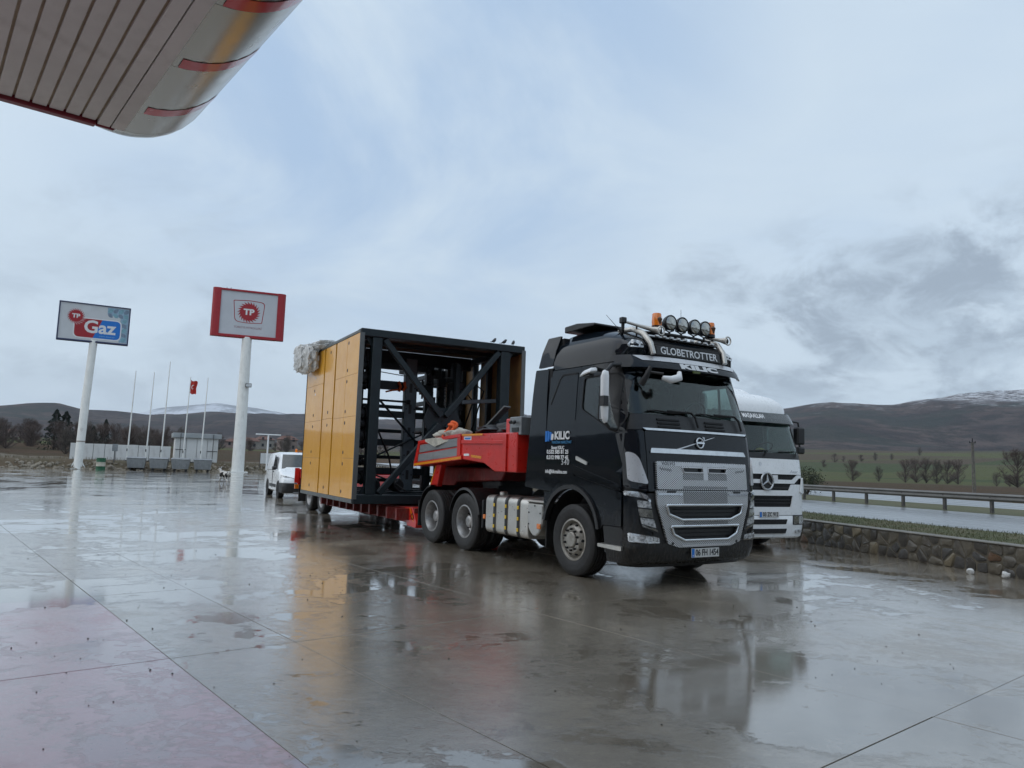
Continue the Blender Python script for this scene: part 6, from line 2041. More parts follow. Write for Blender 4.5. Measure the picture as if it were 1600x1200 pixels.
# inner portal at x = -2.5
beam(-2.60, -2.42, 1.93, 2.24, .845, 4.27, 'inner_column', MT['frame_grey'])
for z in (1.25, 1.75, 2.35, 2.95, 3.5):
    obj('column_slot', MB().box(-2.418, -2.414, 2.045, 2.12, z - .12, z + .12), MT['black_print'], load)
    for dy in (-.11, .11):
        obj('column_bolt', MB().lathe([(.018, -2.418), (.018, -2.405), (0, -2.404)], 6, Matrix.Translation((0, 2.085 + dy, z)), 'x'), MT['dark_steel'], load)
beam(-2.58, -2.42, 2.50, 2.72, .845, 4.1, 'inner_column')
beam(-2.55, -2.45, 2.85, 2.95, .845, 4.1, 'inner_column')
for z, h in ((4.04, .17), (3.52, .19), (2.79, .17), (2.06, .17), (1.33, .17)):
    beam(-2.58, -2.43, .03, 1.925, z - h / 2, z + h / 2, 'cross_beam')
    beam(-2.58, -2.43, 2.245, 2.495, z - h / 2, z + h / 2, 'cross_beam')
for z in (3.52, 2.79, 2.06):
    obj('beam_joint_plate', MB().box(-2.425, -2.41, .55, .95, z - .12, z + .11), FR_, load, bevel=.004)
obj('slide_rod', MB().tube([(-2.3, .5, 3.12), (-2.3, 2.0, 3.12)], .028, 10).tube([(-2.3, 1.92, 3.12), (-2.3, 2.02, 3.12)], .06, 10), MT['dark_steel'], load)
obj('tie_rod', MB().tube([(-1.0, .5, 3.3), (-2.2, 2.4, 1.9)], .028, 8), FR_, load)
obj('tie_rod', MB().tube([(-2.3, .55, 1.40), (-2.3, 2.4, 2.3)], .022, 8), FR_, load)
obj('chain', MB().tube([(-.6, .55, 2.5), (-.9, 1.05, 1.7), (-1.0, 1.25, 1.0), (-1.0, 1.4, .86)], .022, 6).tube([(-1.4, .9, 1.25), (-1.1, 1.25, 1.1), (-.9, 1.5, .9)], .02, 6), MT['dark_steel'], load)
obj('cable', MB().tube([(-2.4, .5, 3.95), (-2.3, 1.0, 3.86), (-2.4, 1.9, 3.80)], .012, 5), MT['black_matt'], load)
# machine parts along the near side of the frame
R = random.Random(12)
for z, r_, ln in ((3.72, .10, .34), (3.42, .14, .40), (3.26, .07, .3), (2.62, .13, .32), (2.40, .10, .36), (2.12, .16, .34), (1.95, .09, .3), (1.55, .07, .26), (1.18, .11, .34)):
    vv = empty('valve', (-.36 - .1 * R.random(), .10 + ln * .5, z), 0, load)
    obj('valve_body', MB().lathe([(0, -ln / 2), (r_, -ln / 2), (r_, -.05), (r_ * .7, -.03), (r_ * .7, .03), (r_, .05), (r_ * .9, ln / 2), (0, ln / 2)], 12, None, 'y'), MT['dark_steel'], vv, smooth=40)
    obj('valve_flange', MB().lathe([(r_ * 1.25, -.02), (r_ * 1.25, .02)], 12, None, 'y', True).box(-.03, .03, -.06, .06, r_, r_ + .08), MT['dark_steel'], vv)
obj('riser_pipe', MB().tube([(-.5, .16, .86), (-.5, .16, 2.0), (-.45, .2, 2.2), (-.45, .2, 4.2)], .03, 8), MT['dark_steel'], load)
obj('riser_pipe', MB().tube([(-.7, .20, 1.0), (-.7, .20, 3.4), (-.62, .3, 3.6)], .022, 8), MT['alu'], load)
for i in range(16):
    x_, y_, z_ = -2.35 + R.uniform(-.5, .9), R.uniform(2.3, 3.7), R.uniform(.95, 4.1)
    s_ = R.uniform(.05, .13)
    obj('actuator', MB().box(x_ - s_, x_ + s_, y_ - s_ * .8, y_ + s_ * .8, z_ - s_ * 1.6, z_ + s_ * 1.6).tube([(x_, y_, z_ - s_ * 3), (x_, y_, z_ + s_ * 3.4)], s_ * .35, 8), MT['dark_steel'], load, bevel=.008)
for y_, x_ in ((2.85, -1.2), (3.15, -2.9), (2.62, -3.6), (1.1, -3.9), (1.75, -4.2)):
    beam(x_ - .06, x_ + .06, y_ - .06, y_ + .06, .845, 4.1, 'inner_column')
for z_ in (1.05, 1.7, 2.45, 3.15, 3.85):
    beam(-4.3, -2.62, 2.56, 2.64, z_ - .06, z_ + .06, 'cross_beam')
    beam(LX + .21, LX + .31, .23, LY - .23, z_ - .05, z_ + .05, 'rear_beam')
for k in range(5):
    y_ = 2.3 + .3 * k
    obj('hydraulic_hose', MB().tube([(-1.9 - .1 * k, y_, .9), (-2.0, y_ + .15, 1.6 + .2 * k), (-1.7, y_ + .35, 2.3 + .3 * k), (-2.2, y_ + .2, 3.2 + .15 * k)], .022, 6), MT['black_matt'], load, smooth=60)
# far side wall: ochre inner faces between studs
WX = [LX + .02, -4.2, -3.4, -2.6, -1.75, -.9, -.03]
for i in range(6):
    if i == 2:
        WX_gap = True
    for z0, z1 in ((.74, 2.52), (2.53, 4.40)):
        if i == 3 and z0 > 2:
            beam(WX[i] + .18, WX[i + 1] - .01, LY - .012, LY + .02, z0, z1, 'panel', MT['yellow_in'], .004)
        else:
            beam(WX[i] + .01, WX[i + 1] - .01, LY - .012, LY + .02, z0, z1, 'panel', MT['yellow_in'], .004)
for x in (-4.2, -3.4, -2.6, -1.75, -.9):
    beam(x - .06, x + .06, LY - .15, LY - .015, .845, 4.295, 'stud')
beam(-.03, .004, LY - .06, LY + .045, LZ0 + .1, 4.40, 'edge_trim', MT['edge'], .004)
for y0, y1, x in ((3.05, 3.30, -2.0), (3.35, 3.5, -3.2)):
    beam(x - .1, x + .1, y0, y1, .845, 4.2, 'inner_column')
obj('guide_shaft', MB().tube([(-1.6, 3.0, .86), (-1.6, 3.0, 3.9)], .045, 12), MT['chrome_dull'], load, smooth=40)
obj('guide_shaft', MB().tube([(-2.9, 3.25, .86), (-2.9, 3.25, 4.2)], .05, 12), MT['chrome_dull'], load, smooth=40)
for z in (1.6, 2.3, 3.0, 3.55):
    obj('carriage', MB().box(-1.78, -1.42, 2.86, 3.14, z - .1, z + .1), MT['dark_steel'], load, bevel=.02)
obj('drive_bar', MB().bar((-1.2, 3.0, 3.12), (-1.0, 3.9, 3.20), .10), MT['frame_grey'], load, bevel=.01)
obj('drive_bar', MB().bar((-3.2, 2.6, 3.70), (-2.2, 3.4, 3.84), .14), MT['frame_grey'], load, bevel=.01)
obj('top_duct', MB().bar((-4.6, 2.6, 4.2), (-2.9, 3.7, 4.25), .35, .2), FR_, load, bevel=.02)
for y, z in ((2.75, 3.9), (2.55, 3.75), (2.9, 3.7), (2.6, 2.6), (2.75, 1.9)):
    obj('junction_box', MB().box(-2.40, -2.25, y - .1, y + .1, z - .12, z + .12), MT['dark_steel'], load, bevel=.01)
obj('floor_sheet', MB().box(LX + .21, -.27, .23, LY - .23, LZ0 + .01, LZ0 + .04), MT['dark_steel'], load)
for x in (-1.5, -2.6, -3.8):
    beam(x - .08, x + .08, .23, LY - .23, LZ0 + .045, .82, 'floor_beam')
for y in (1.0, 1.6, 2.9):
    obj('motor', MB().lathe([(0, -.25), (.14, -.25), (.16, -.2), (.16, .15), (.12, .2), (.12, .28), (0, .28)], 14, Matrix.Translation((-1.9, y, 1.0)), 'x'), MT['dark_steel'], load, smooth=40)
wb = thing('strap_knot', 'orange strap tied round the cross beam inside the steel frame', 'strap', lpt(-2.4, 1.72, 3.52), LA)
obj('webbing', MB().tube([(.03, 0, .12), (.05, .05, 0), (.03, .02, -.14)], .04, 6).tube([(.04, .15, .12), (.06, .18, -.02), (.03, .12, -.12)], .04, 6).tube([(.05, -.02, -.10), (.06, -.16, -.12), (.05, -.34, -.17)], .025, 6), MT['orange'], wb, smooth=60)
# bubble wrap thrown over the rear top corner
N = NT('crumpled clear plastic')
tc_ = N.objco()
n1 = N.noise(tc_, 4, 6, .7, .8)
b = N.bsdf(Base_Color=N.mix(n1, (.62, .62, .60), (.82, .82, .80)), Roughness=.22, Alpha=N.ramp(n1, .35, .6, .45, .85))
N.l(N.bump(N.noise(tc_, 9, 6, .75, 1.2), .8, .05), b.inputs['Normal'])
bw = thing('bubble_wrap', 'crumpled translucent plastic wrap bulging over the top corner of the yellow panels', 'plastic wrap', lpt(-4.75, -.05, 4.3), LA)
wm_ = MB()
for c, r_, sd in (((.50, -.17, -.08), (.82, .17, .36), 1), ((.15, -.23, -.02), (.48, .18, .34), 2), ((.75, .18, .24), (1.15, .40, .11), 3), ((.0, -.05, .22), (.6, .34, .18), 4)):
    b_ = bmesh.new()
    bmesh.ops.create_icosphere(b_, subdivisions=5, radius=1)
    vs = []
    for v in b_.verts:
        m_ = max(abs(v.co.x), abs(v.co.y), abs(v.co.z))
        q = v.co.lerp(v.co / m_, .55)
        n_ = abs(noise.noise(q * 1.6 + Vector((sd, 0, 0)))) + .5 * abs(noise.noise(q * 3.9 + Vector((0, sd, 0)))) + .12 * abs(noise.noise(q * 11 + Vector((0, 0, sd))))
        k = 1.06 - .30 * n_
        vs.append((c[0] + q.x * r_[0] * k, c[1] + q.y * r_[1] * k, c[2] + q.z * r_[2] * k))
    wm_.add(vs, [tuple(v.index for v in f.verts) for f in b_.faces])
    b_.free()
obj('sheet', wm_, N.m, bw, smooth=80)
# three small birds on the top rail
for k, (y, rz_, lb) in enumerate(((3.29, .5, 'small dark bird on the top rail of the frame, farthest from the truck cab'), (3.57, .3, 'small dark bird on the top rail, between the other two birds'), (3.82, .8, 'small dark bird on the top rail, nearest the truck cab'))):
    bd = thing('bird', lb, 'bird', lpt(-.08, y, LZ1), LA + pi / 2 + rz_, 'birds on the top rail')
    bm_ = MB().tube([(-.09, 0, .035), (-.05, 0, .05), (-.01, 0, .065), (.03, 0, .09), (.055, 0, .125), (.075, 0, .125), (.095, 0, .118)], [.010, .022, .038, .038, .026, .022, .003], 10)
    obj('body', bm_, MT['tarp'], bd, smooth=80)
    obj('tail', MB().box(-.15, -.08, -.012, .012, .020, .030), MT['tarp'], bd)
    obj('leg', MB().tube([(0, .012, 0), (0, .012, .04)], .003, 4), MT['dark_steel'], bd)
    obj('leg', MB().tube([(0, -.012, 0), (0, -.012, .04)], .003, 4), MT['dark_steel'], bd)
# ------------------------------------------------------------------ white tractor unit parked behind
T2 = thing('semi_truck', 'white tractor unit with dark visor parked behind the black truck beside the stone wall', 'truck', (5.279, 15.292, 0), radians(-65))
C2 = Cab([(.25, -.05), (.34, .0), (1.1, .0), (1.6, -.02), (1.95, -.07), (2.62, -.27), (2.86, -.33)], [(.2, 1.16), (.5, 1.2), (2.0, 1.19), (2.9, 1.13)], .09, .26)
f2_, WP = C2.front, MT['white']
P2 = lambda *a, **k: panel(*a, parent=T2, **k)
obj('cab_shell', MB().loft([C2.ring(z, -2.2, .03) for z in (1.25, 1.6, 1.93)]), MT['black'], T2, smooth=40)
obj('front_shell', MB().loft([C2.ring(z, -.7, .03) for z in (.34, .7, 1.25)]), MT['black'], T2, smooth=40)
obj('rear_bulkhead', MB().box(-2.2, -2.14, -1.1, 1.1, 1.25, 2.9), WP, T2)
obj('bumper', MB().loft([C2.ring(z, -.66, 0, dx=d) for z, d in ((.255, -.03), (.29, .012), (.5, .02), (.70, .015), (.72, .0))]), WP, T2, smooth=40)
P2('bumper_upper', [rp([(-1.19, .73), (-1.19, 1.16), (-.75, 1.16), (-.68, .895), (.68, .895), (.75, 1.16), (1.19, 1.16), (1.19, .73)], .02)], fn=f2_, mat=WP, off=.014, cut=.08)
P2('intake', [rp([(-.70, .905), (.70, .905), (.78, 1.10), (-.78, 1.10)], .02)], fn=f2_, mat=MT['black_matt'], off=-.02, cut=.12)
for z in (.965, 1.03):
    P2('intake_vane', [[(-.70, z), (.70, z), (.70, z + .02), (-.70, z + .02)]], fn=f2_, mat=MT['black'], off=.0, th=.03, cut=.12)
for z0, z1, w in ((.545, .645, .52), (.36, .455, .50)):
    P2('bumper_slot', [rp([(-w, z0), (w, z0), (w + .04, z1), (-w - .04, z1)], .012)], fn=f2_, mat=MT['black_matt'], off=.026, th=.012, cut=.12)
P2('hood_panel', [rp([(-1.1, 1.565), (1.1, 1.565), (1.12, 1.88), (-1.12, 1.88)], .03)], fn=f2_, mat=WP, off=.014, cut=.1)
P2('grille_back', [rp([(-1.1, 1.12), (1.1, 1.12), (1.1, 1.565), (-1.1, 1.565)], .02)], fn=f2_, mat=MT['black_matt'], off=-.004, cut=.12)
P2('grille_bar', [rp([(-1.12, 1.555), (-1.12, 1.49), (-.95, 1.49), (-.80, 1.375), (.80, 1.375), (.95, 1.49), (1.12, 1.49), (1.12, 1.555), (.9, 1.555), (.75, 1.455), (-.75, 1.455), (-.9, 1.555)], .012)], fn=f2_, mat=WP, off=.016, cut=.1)
P2('grille_bar', [rp([(-1.08, 1.36), (-.70, 1.36), (-.62, 1.235), (.62, 1.235), (.70, 1.36), (1.08, 1.36), (.98, 1.125), (-.98, 1.125)], .015)], fn=f2_, mat=WP, off=.018, cut=.1)
P2('grille_vane', [[(-.65, 1.275), (.65, 1.275), (.65, 1.30), (-.65, 1.30)]], fn=f2_, mat=MT['black'], off=.004, th=.02, cut=.12)
P2('white_tag', [[(.18, 1.45), (.31, 1.45), (.31, 1.545), (.18, 1.545)]], fn=f2_, mat=MT['white_print'], off=.022, th=.02, cut=.1)
st = P2('star_plate', [[(.165 * cos(a), 1.415 + .175 * sin(a)) for a in [2 * pi * i / 28 for i in range(28)]]], fn=f2_, mat=MT['black'], off=.024, th=.02, cut=0)
obj('star_ring', MB().tube([f2_(.16 * cos(a), 1.415 + .17 * sin(a), .034) for a in [2 * pi * i / 32 for i in range(32)]], .022, 8, closed=True), MT['chrome_dull'], st, smooth=60)
sm = MB()
for a in (90, 210, 330):
    c_ = f2_(0, 1.415, .04)
    e_ = f2_(.15 * cos(radians(a)), 1.415 + .16 * sin(radians(a)), .034)
    sm.tube([c_, e_], [.028, .008], 6)
obj('star', sm, MT['chrome_dull'], st)
P2('hood_badge', [[(-.14 + .035 * cos(a), 1.77 + .038 * sin(a)) for a in [2 * pi * i / 14 for i in range(14)]]], fn=f2_, mat=MT['silver'], off=.022, th=.01, cut=0)
flat_text('Axor', .085, lambda x, y, d: f2_(.80 + x, 1.625 + y, .0145 + max(d, 0)), MT['silver'], T2, shear=.3, sx=1.3, bold=.002)
for s in (-1, 1):
    P2('corner_panel', [rp([(s * 1.12, 1.17), (s * 1.185, 1.17), (s * 1.18, 1.88), (s * 1.12, 1.88)], .01)], fn=f2_, mat=MT['black'], off=.012, cut=.06)
    P2('corner_deflector', [rp([(s * .93, 1.19), (s * 1.195, 1.17), (s * 1.195, 1.50), (s * 1.02, 1.50)], .03)], fn=f2_, mat=WP, off=.055, th=.03, cut=.06)
    h = P2('headlight', [rp([(s * .72, .53), (s * 1.13, .53), (s * 1.13, .73), (s * .74, .725)], .02)], fn=f2_, mat=MT['black'], off=.026, th=.03, cut=.06)
    panel('lamp_unit', [rp([(s * .74, .545), (s * .90, .545), (s * .90, .71), (s * .755, .71)], .02)], f2_, MT['lamp_face'], h, .032, .01, .06)
    panel('lamp_unit', [rp([(s * .91, .545), (s * 1.12, .545), (s * 1.12, .71), (s * .91, .71)], .02)], f2_, MT['lens'], h, .032, .01, .06)
    P2('fog_light', [rp([(s * .80, .365), (s * 1.0, .375), (s * 1.0, .435), (s * .80, .43)], .015)], fn=f2_, mat=MT['lens'], off=.030, th=.02, cut=.06)
    P2('a_pillar', [rp([(s * 1.10, 1.9), (s * 1.185, 1.9), (s * 1.13, 2.86), (s * 1.04, 2.86)], .01)], fn=f2_, mat=MT['black'], off=.012, cut=.06)
    fs2 = C2.side(s)
    W2 = rp([(-1.15, 2.62), (-1.15, 2.1), (-.42, 1.98), (-.55, 2.62)], .05)
    d2 = P2('door', [rp([(-1.25, 2.84), (-1.25, 1.2), (-.30, 1.2), (-.28, 1.9), (-.45, 2.84)], .03), W2], fn=fs2, mat=WP, off=.008, th=.04, cut=.15)
    panel('door_window', [W2], fs2, MT['glass_side'], d2, .0, .006, .15)
    P2('sleeper_panel', [rp([(-2.2, 2.84), (-2.2, 1.2), (-1.265, 1.2), (-1.265, 2.84)], .03)], fn=fs2, mat=WP, off=.008, th=.04, cut=.15)
    P2('side_skirt', [rp([(-2.2, 1.19), (-2.2, .95), (-1.98, .95), (-1.75, 1.12), (-1.1, 1.12), (-.82, .85), (-.75, .45), (-.30, .45), (-.30, 1.19)], .02)], fn=fs2, mat=WP, off=.006, th=.04, cut=.15)
    mr = empty('mirror', (0, 0, 0), 0, T2)
    for z0, z1 in ((2.02, 2.17), (2.22, 2.60)):
        obj('housing', MB().box(-.50, -.34, min(s * 1.24, s * 1.46), max(s * 1.24, s * 1.46), z0, z1), MT['black'], mr, bevel=.03)
    obj('arm', MB().tube([(-.40, s * 1.08, 2.72), (-.40, s * 1.30, 2.70), (-.40, s * 1.35, 2.5), (-.40, s * 1.34, 2.1), (-.38, s * 1.18, 2.0)], .022, 8), MT['black'], mr)
P2('cowl_panel', [rp([(-1.12, 1.885), (1.12, 1.885), (1.1, 2.0), (-1.1, 2.0)], .02)], fn=f2_, mat=MT['black'], off=.010, cut=.1)
P2('windscreen', [rp([(-1.08, 1.98), (1.08, 1.98), (1.02, 2.70), (-1.02, 2.70)], .05)], fn=f2_, mat=MT['glass_front'], off=0, th=.006, cut=.1)
def vis2(y, z, d):
    p = f2_(max(-1.14, min(1.14, y)), z, .03 + d)
    return p + Vector((.09 * sstep(2.9, 2.62, z), 0, 0))
vs2 = P2('sun_visor', [rp([(-1.16, 2.63), (1.16, 2.63), (1.14, 2.85), (-1.14, 2.85)], .03)], fn=vis2, mat=pm('dark smoked visor', (.045, .052, .055), .25, 0, .1, 6, coat=.5), off=.0, th=.02, cut=.08)
flat_text('MAŞAALLAH', .125, lambda x, y, d: vis2(-.13 + x, 2.755 + y, max(d, 0) + .001), MT['white_print'], vs2, bold=.004, sx=.80)
for a, b in ((.1, -.02), (.95, .88)):
    obj('wiper', MB().tube([f2_(a - .55 * (1 - i / 6), 2.02 + .02 * i / 6, .03) for i in range(7)] + [f2_(b, 1.93, .03)], .011, 5), MT['black_matt'], T2)
rings = []
for z, xf, xr, w, rc in ((2.86, -.36, -2.2, 1.13, .28), (3.0, -.38, -2.2, 1.125, .30), (3.12, -.46, -2.2, 1.09, .32), (3.22, -.60, -2.18, 1.03, .36), (3.30, -.85, -2.15, .93, .40), (3.35, -1.2, -2.1, .75, .4), (3.37, -1.6, -2.0, .4, .3)):
    c = Cab([(0, xf), (9, xf)], [(0, w), (9, w)], .10, min(rc, w * .95))
    rings.append(c.ring(z, xr))
obj('roof', MB().loft(rings), WP, T2, smooth=40)
obj('roof_spoiler', MB().prism(rp([(-2.3, 3.32), (-1.45, 3.36), (-1.7, 3.50), (-2.3, 3.62)], .06), -.95, .95, 'xz'), WP, T2, bevel=.04, smooth=40)
obj('spoiler_gap', MB().prism([(-1.9, 3.34), (-1.47, 3.355), (-1.6, 3.40), (-1.9, 3.40)], -.97, .97, 'xz'), MT['black'], T2)
pl = P2('number_plate', [rp([(-.215, .685), (.305, .685), (.305, .80), (-.215, .80)], .008)], fn=f2_, mat=MT['plate'], off=.034, th=.02, cut=.15)
panel('country_band', [[(-.21, .69), (-.16, .69), (-.16, .795), (-.21, .795)]], f2_, MT['blue_print'], pl, .0365, .004, 0)
flat_text('03 ZC 912', .115, lambda x, y, d: f2_(.075 + x, .743 + y, .034 + max(d, 0)), MT['black_print'], pl, bold=.003, sx=.82, th=.003)
obj('dashboard', MB().box(-.85, -.32, -1.0, 1.0, 1.93, 2.06), MT['dash'], T2, bevel=.04)
obj('yellow_cloth', MB().blob((-.35, .18, 2.07), (.10, .09, .04), 2, .4, 3), MT['yellow_dot'], T2)
sw = empty('steering_wheel', (-.62, .52, 2.12), 0, T2)
obj('wheel_rim', MB().tube([(.14 * sin(a), .22 * cos(a), .12 * sin(a)) for a in [2 * pi * i / 20 for i in range(20)]], .016, 6, closed=True), MT['black'], sw)
for y in (-.5, .52):
    se = empty('seat', (-1.2, y, 1.95), 0, T2)
    obj('cushion', MB().box(-.25, .25, -.25, .25, 0, .1), MT['seat'], se, bevel=.03)
    obj('backrest', MB().box(-.36, -.22, -.24, .24, .08, .72), MT['seat'], se, bevel=.04)
obj('roof_lining', MB().box(-2.1, -.45, -1.0, 1.0, 2.86, 2.88), MT['seat'], T2)
for s in (-1, 1):
    wheel(T2, -1.42, s * 1.02, .51, .32, s, 'front')
    wheel(T2, -5.0, s * 1.03, .51, .30, s, 'rear')
    wheel(T2, -5.0, s * .71, .51, .28, s, 'rear')
    obj('mudguard', MB().add(*(lambda ring: ([(x, s * 1.2, z) for x, z in ring] + [(x, s * .55, z) for x, z in ring], [(i, i + 1, len(ring) + i + 1, len(ring) + i) for i in range(len(ring) - 1)]))([(-5.0 + .6 * cos(radians(a)), .54 + .6 * sin(radians(a))) for a in range(12, 170, 12)])), MT['black'], T2, smooth=60)
    obj('chassis_rail', MB().box(-5.9, -.6, min(s * .36, s * .43), max(s * .36, s * .43), .7, .95), MT['dark_steel'], T2)
obj('fuel_tank', MB().loft([[(x, y, z) for y, z in rrx(.5, 1.15, .38, 1.0, .1)] for x in (-3.9, -2.4)]), MT['alu'], T2, smooth=40)
obj('axle', MB().tube([(-1.42, -.95, .51), (-1.42, .95, .51)], .08, 8).tube([(-5.0, -.95, .51), (-5.0, .95, .51)], .08, 8), MT['black_matt'], T2)

# ------------------------------------------------------------------ light vehicles
def car_body(stations):
    # x, half width at sill, z sill, z belt, half width at belt, z top, half width at top
    rings = []
    for x, w0, z0, zb, wb_, zt, wt_ in stations:
        half = [(w0 * .86, z0), (w0, z0 + .08), (wb_ * 1.005, lerp(z0, zb, .55)), (wb_, zb), (lerp(wb_, wt_, .5), lerp(zb, zt, .55)), (wt_, zt - .06 if zt - zb > .12 else lerp(zb, zt, .7)), (wt_ * .72, zt - .012 if zt - zb > .12 else zt), (0, zt)]
        rings.append([(x, -y, z) for y, z in half] + [(x, y, z) for y, z in half[-2::-1]])
    return MB().loft(rings)
van = thing('panel_van', 'white panel van with black bumper, half hidden behind the yellow load', 'van', (-8.02, 29.45, 0), radians(-64))
VS = [(-.02, .66, .26, .62, .62, .70, .5), (-.10, .84, .22, .66, .82, .84, .70), (-.32, .885, .2, .80, .87, .96, .78), (-.80, .895, .2, .96, .885, 1.07, .80), (-1.05, .9, .2, 1.06, .89, 1.14, .80), (-1.12, .9, .2, 1.08, .89, 1.19, .80), (-1.75, .9, .2, 1.10, .89, 1.76, .70), (-2.1, .9, .2, 1.10, .89, 1.83, .72), (-3.2, .9, .2, 1.10, .89, 1.85, .74), (-4.25, .9, .22, 1.10, .89, 1.82, .74), (-4.40, .86, .3, 1.10, .86, 1.74, .70)]
obj('body', car_body(VS), MT['white'], van, smooth=38)
def vsl(x, y0, y1, z):
    return (x, y0, z)
obj('windscreen', MB().add([(-1.13, -.76, 1.155), (-1.13, .76, 1.155), (-1.68, .66, 1.715), (-1.68, -.66, 1.715), (-1.10, -.76, 1.165), (-1.10, .76, 1.165), (-1.65, .66, 1.735), (-1.65, -.66, 1.735)], [(4, 5, 6, 7), (3, 2, 1, 0), (0, 1, 5, 4), (1, 2, 6, 5), (2, 3, 7, 6), (3, 0, 4, 7)]), pm('van glass', (.02, .03, .032), .05, 0, .1, 2, coat=1), van)
for s in (-1, 1):
    sw_ = [(-1.35, 1.14), (-1.82, 1.62), (-2.35, 1.66), (-2.35, 1.14)]
    def vside(x, z, d, s=s):
        return (x, s * (lerp(.90, .795, (z - 1.1) / .7) + d), z)
    panel('door_window', [rp(sw_, .05)], vside, pm('van side glass', (.015, .02, .022), .06, 0, .1, 2, coat=1), van, .012, .03, .2)
    panel('door_handle', [[(-2.30, 1.0), (-2.12, 1.0), (-2.12, 1.035), (-2.30, 1.035)]], lambda x, z, d, s=s: (x, s * (.895 + d), z), MT['black'], van, .02, .03, 0)
    panel('side_moulding', [rp([(-1.45, .40), (-3.1, .40), (-3.1, .52), (-1.45, .52)], .02)], lambda x, z, d, s=s: (x, s * (.90 + d), z), MT['black'], van, .015, .03, .3)
    panel('slide_rail', [[(-2.5, 1.07), (-4.1, 1.07), (-4.1, 1.09), (-2.5, 1.09)]], lambda x, z, d, s=s: (x, s * (.89 + d), z), MT['black'], van, .008, .03, 0)
    panel('door_gap', [[(-2.42, .35), (-2.43, .35), (-2.43, 1.7), (-2.42, 1.7)]], lambda x, z, d, s=s: (x, s * ((.90 if z < 1.1 else lerp(.90, .795, (z - 1.1) / .7)) + d), z), MT['black_matt'], van, .012, .03, .1)
    m_ = obj('mirror', MB().loft([[(-1.42, s * .90, 1.10), (-1.42, s * 1.10, 1.08), (-1.42, s * 1.10, 1.26), (-1.42, s * .92, 1.25)], [(-1.30, s * .92, 1.12), (-1.30, s * 1.07, 1.11), (-1.30, s * 1.07, 1.23), (-1.30, s * .94, 1.22)]]), MT['black'], van, bevel=.03, smooth=40)
    hl = obj('headlight', MB().loft([[(-.13, s * .40, .70), (-.13, s * .78, .74), (-.42, s * .885, .80), (-.44, s * .88, .93), (-.22, s * .74, .89), (-.09, s * .40, .80)], [(-.07, s * .41, .70), (-.08, s * .79, .74), (-.38, s * .90, .80), (-.40, s * .895, .93), (-.16, s * .755, .895), (-.05, s * .41, .80)]]), MT['lens'], van)
    obj('fog_light', MB().lathe([(.055, .0), (.055, .03), (0, .035)], 14, Matrix.Translation((-.06, s * .62, .42)), 'x'), MT['lens'], van)
    for x in (-.86, -3.67):
        wheel(van, x, s * .78, .315, .20, s, 'front')
        panel('arch_trim', [[(x + .37 * cos(radians(a)), .32 + .37 * sin(radians(a))) for a in range(-8, 189, 14)] + [(x + .33 * cos(radians(a)), .32 + .33 * sin(radians(a))) for a in range(188, -9, -14)]], lambda u, v, d, s=s: (u, s * (.895 + d), v), MT['black'], van, .02, .03, 0)
        obj('arch_dark', MB().lathe([(0, s * .89), (.345, s * .89), (.345, s * .907), (0, s * .907)], 24, Matrix.Translation((x, 0, .31)), 'y'), MT['black_matt'], van)
bmp = [(x + .03, w * 1.005, z0 - .02, lerp(z0, .60, .5), w * 1.01, .60, w * .99) for x, w, z0 in ((.0, .70, .24), (-.08, .85, .22), (-.30, .90, .22), (-.46, .905, .24))]
obj('bumper', MB().loft([[(x, -w, z0), (x, -w, .62), (x, w, .62), (x, w, z0)] for x, w, z0 in ((.025, .66, .26), (-.06, .85, .23), (-.28, .902, .22), (-.50, .908, .24))]), MT['black'], van, bevel=.03, smooth=40)
obj('grille', MB().box(-.10, .01, -.42, .42, .66, .80), MT['black'], van, bevel=.02)
obj('grille_strip', MB().tube([(.02, -.44, .79), (.04, -.1, .68), (.04, .1, .68), (.02, .44, .79)], .012, 6), MT['chrome'], van)
obj('skid_plate', MB().box(-.12, .015, -.45, .45, .20, .30), MT['galv'], van, bevel=.02)
npl = obj('number_plate', MB().box(.03, .045, -.26, .26, .44, .55), MT['plate'], van)
obj('antenna', MB().tube([(-1.95, 0, 1.82), (-2.12, 0, 2.02)], .012, 5), MT['black'], van)
obj('roof_beacon', MB().lathe([(.06, 0), (.06, .12), (.04, .15), (0, .155)], 10, Matrix.Translation((-2.9, .1, 1.84))), MT['amber'], van)
car = thing('hatchback_car', 'white car glimpsed through the lower corner of the steel frame', 'car', (-3.4, 33.4, 0), radians(-150))
CS = [(0, .6, .25, .5, .6, .62, .5), (-.12, .8, .2, .62, .78, .74, .66), (-.9, .86, .2, .84, .84, .92, .70), (-1.15, .87, .2, .88, .85, .97, .70), (-1.9, .87, .2, .92, .85, 1.42, .56), (-2.6, .87, .2, .93, .85, 1.46, .58), (-3.5, .87, .2, .95, .84, 1.36, .58), (-3.95, .84, .25, .95, .82, 1.02, .62), (-4.05, .78, .3, .8, .78, .9, .6)]
obj('body', car_body(CS), MT['white'], car, smooth=40)
obj('windscreen', MB().add([(-1.17, -.66, .975), (-1.17, .66, .975), (-1.82, .54, 1.385), (-1.82, -.54, 1.385), (-1.14, -.66, .99), (-1.14, .66, .99), (-1.79, .54, 1.40), (-1.79, -.54, 1.40)], [(4, 5, 6, 7), (3, 2, 1, 0), (0, 1, 5, 4), (1, 2, 6, 5), (2, 3, 7, 6), (3, 0, 4, 7)]), MT['glass_dark'], car)
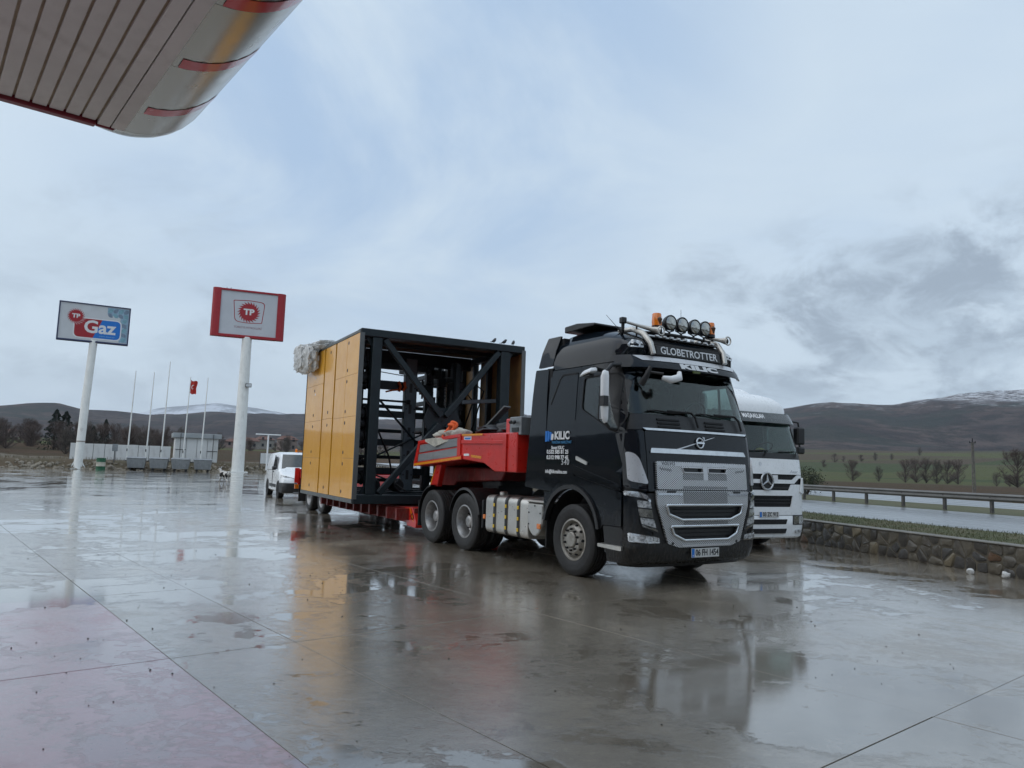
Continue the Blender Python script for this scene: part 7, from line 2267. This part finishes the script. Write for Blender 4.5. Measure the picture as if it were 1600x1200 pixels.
for s in (-1, 1):
    panel('side_window', [rp([(-1.35, .98), (-1.95, 1.34), (-3.2, 1.32), (-3.6, 1.02)], .05)], lambda x, z, d, s=s: (x, s * (lerp(.86, .60, (z - .9) / .5) + d), z), MT['black_print'], car, .02, .03, .2)
    for x in (-.75, -3.25):
        wheel(car, x, s * .76, .31, .2, s, 'front')
    obj('headlight', MB().box(-.35, -.06, min(s * .5, s * .8), max(s * .5, s * .8), .62, .76), MT['lens'], car, bevel=.03)

# ------------------------------------------------------------------ station building behind the camera (mirrored in paint and wet ground)
sb = thing('station_building', 'pale filling station shop with wide windows under the canopy', 'building', cf(-24, -16, 0), atan2(CN.y, CN.x))
M_wall = pm('station wall', (.45, .44, .42), .7, 0, .08, .6)
obj('wall', MB().box(0, 30, -8, .0, 0, 1.0).box(0, 30, -8, .0, 3.2, 4.6).box(0, .4, -8, .0, 1.0, 3.2).box(29.6, 30, -8, .0, 1.0, 3.2), M_wall, sb)
for i in range(9):
    obj('window', MB().box(.6 + i * 3.25, 3.4 + i * 3.25, -.12, -.06, 1.0, 3.2), MT['glass_dark'], sb)
    obj('mullion', MB().box(3.42 + i * 3.25, 3.83 + i * 3.25, -.15, -.02, 1.0, 3.2), M_wall, sb)
obj('inner_wall', MB().box(.5, 29.5, -6, -5.8, .1, 3.2), MT['seat'], sb)
obj('roof', MB().box(-.4, 30.4, -8.4, .5, 4.605, 4.95), pm('red fascia', (.35, .02, .03), .4), sb, bevel=.02)
for a, p in ((3.2, -7.5), (-9.0, -7.5)):
    cl = thing('canopy_column', 'white round column carrying the filling station canopy, at its %s row' % ('outer' if a > 0 else 'inner'), 'column', cf(a, p, 0), 0, 'canopy columns')
    obj('shaft', MB().tube([(0, 0, 0), (0, 0, CZ)], .28, 20), MT['white'], cl, smooth=40)
    obj('plinth', MB().box(-.6, .6, -.6, .6, 0, .25), pm('plinth concrete', (.3, .29, .27), .7), cl, bevel=.03)
# ------------------------------------------------------------------ thin mist in the valley
N = NT('valley haze')
pv = N.n('ShaderNodeVolumePrincipled')
pv.inputs['Color'].default_value = (.80, .87, .97, 1)
pv.inputs['Density'].default_value = .00008
pv.inputs['Anisotropy'].default_value = .1
N.l(pv.outputs[0], N.out.inputs['Volume'])
hz = obj('haze', MB().box(-8300, 8300, -8300, 8300, -120, 620), N.m)
tag(hz, None, None, None, 'stuff')
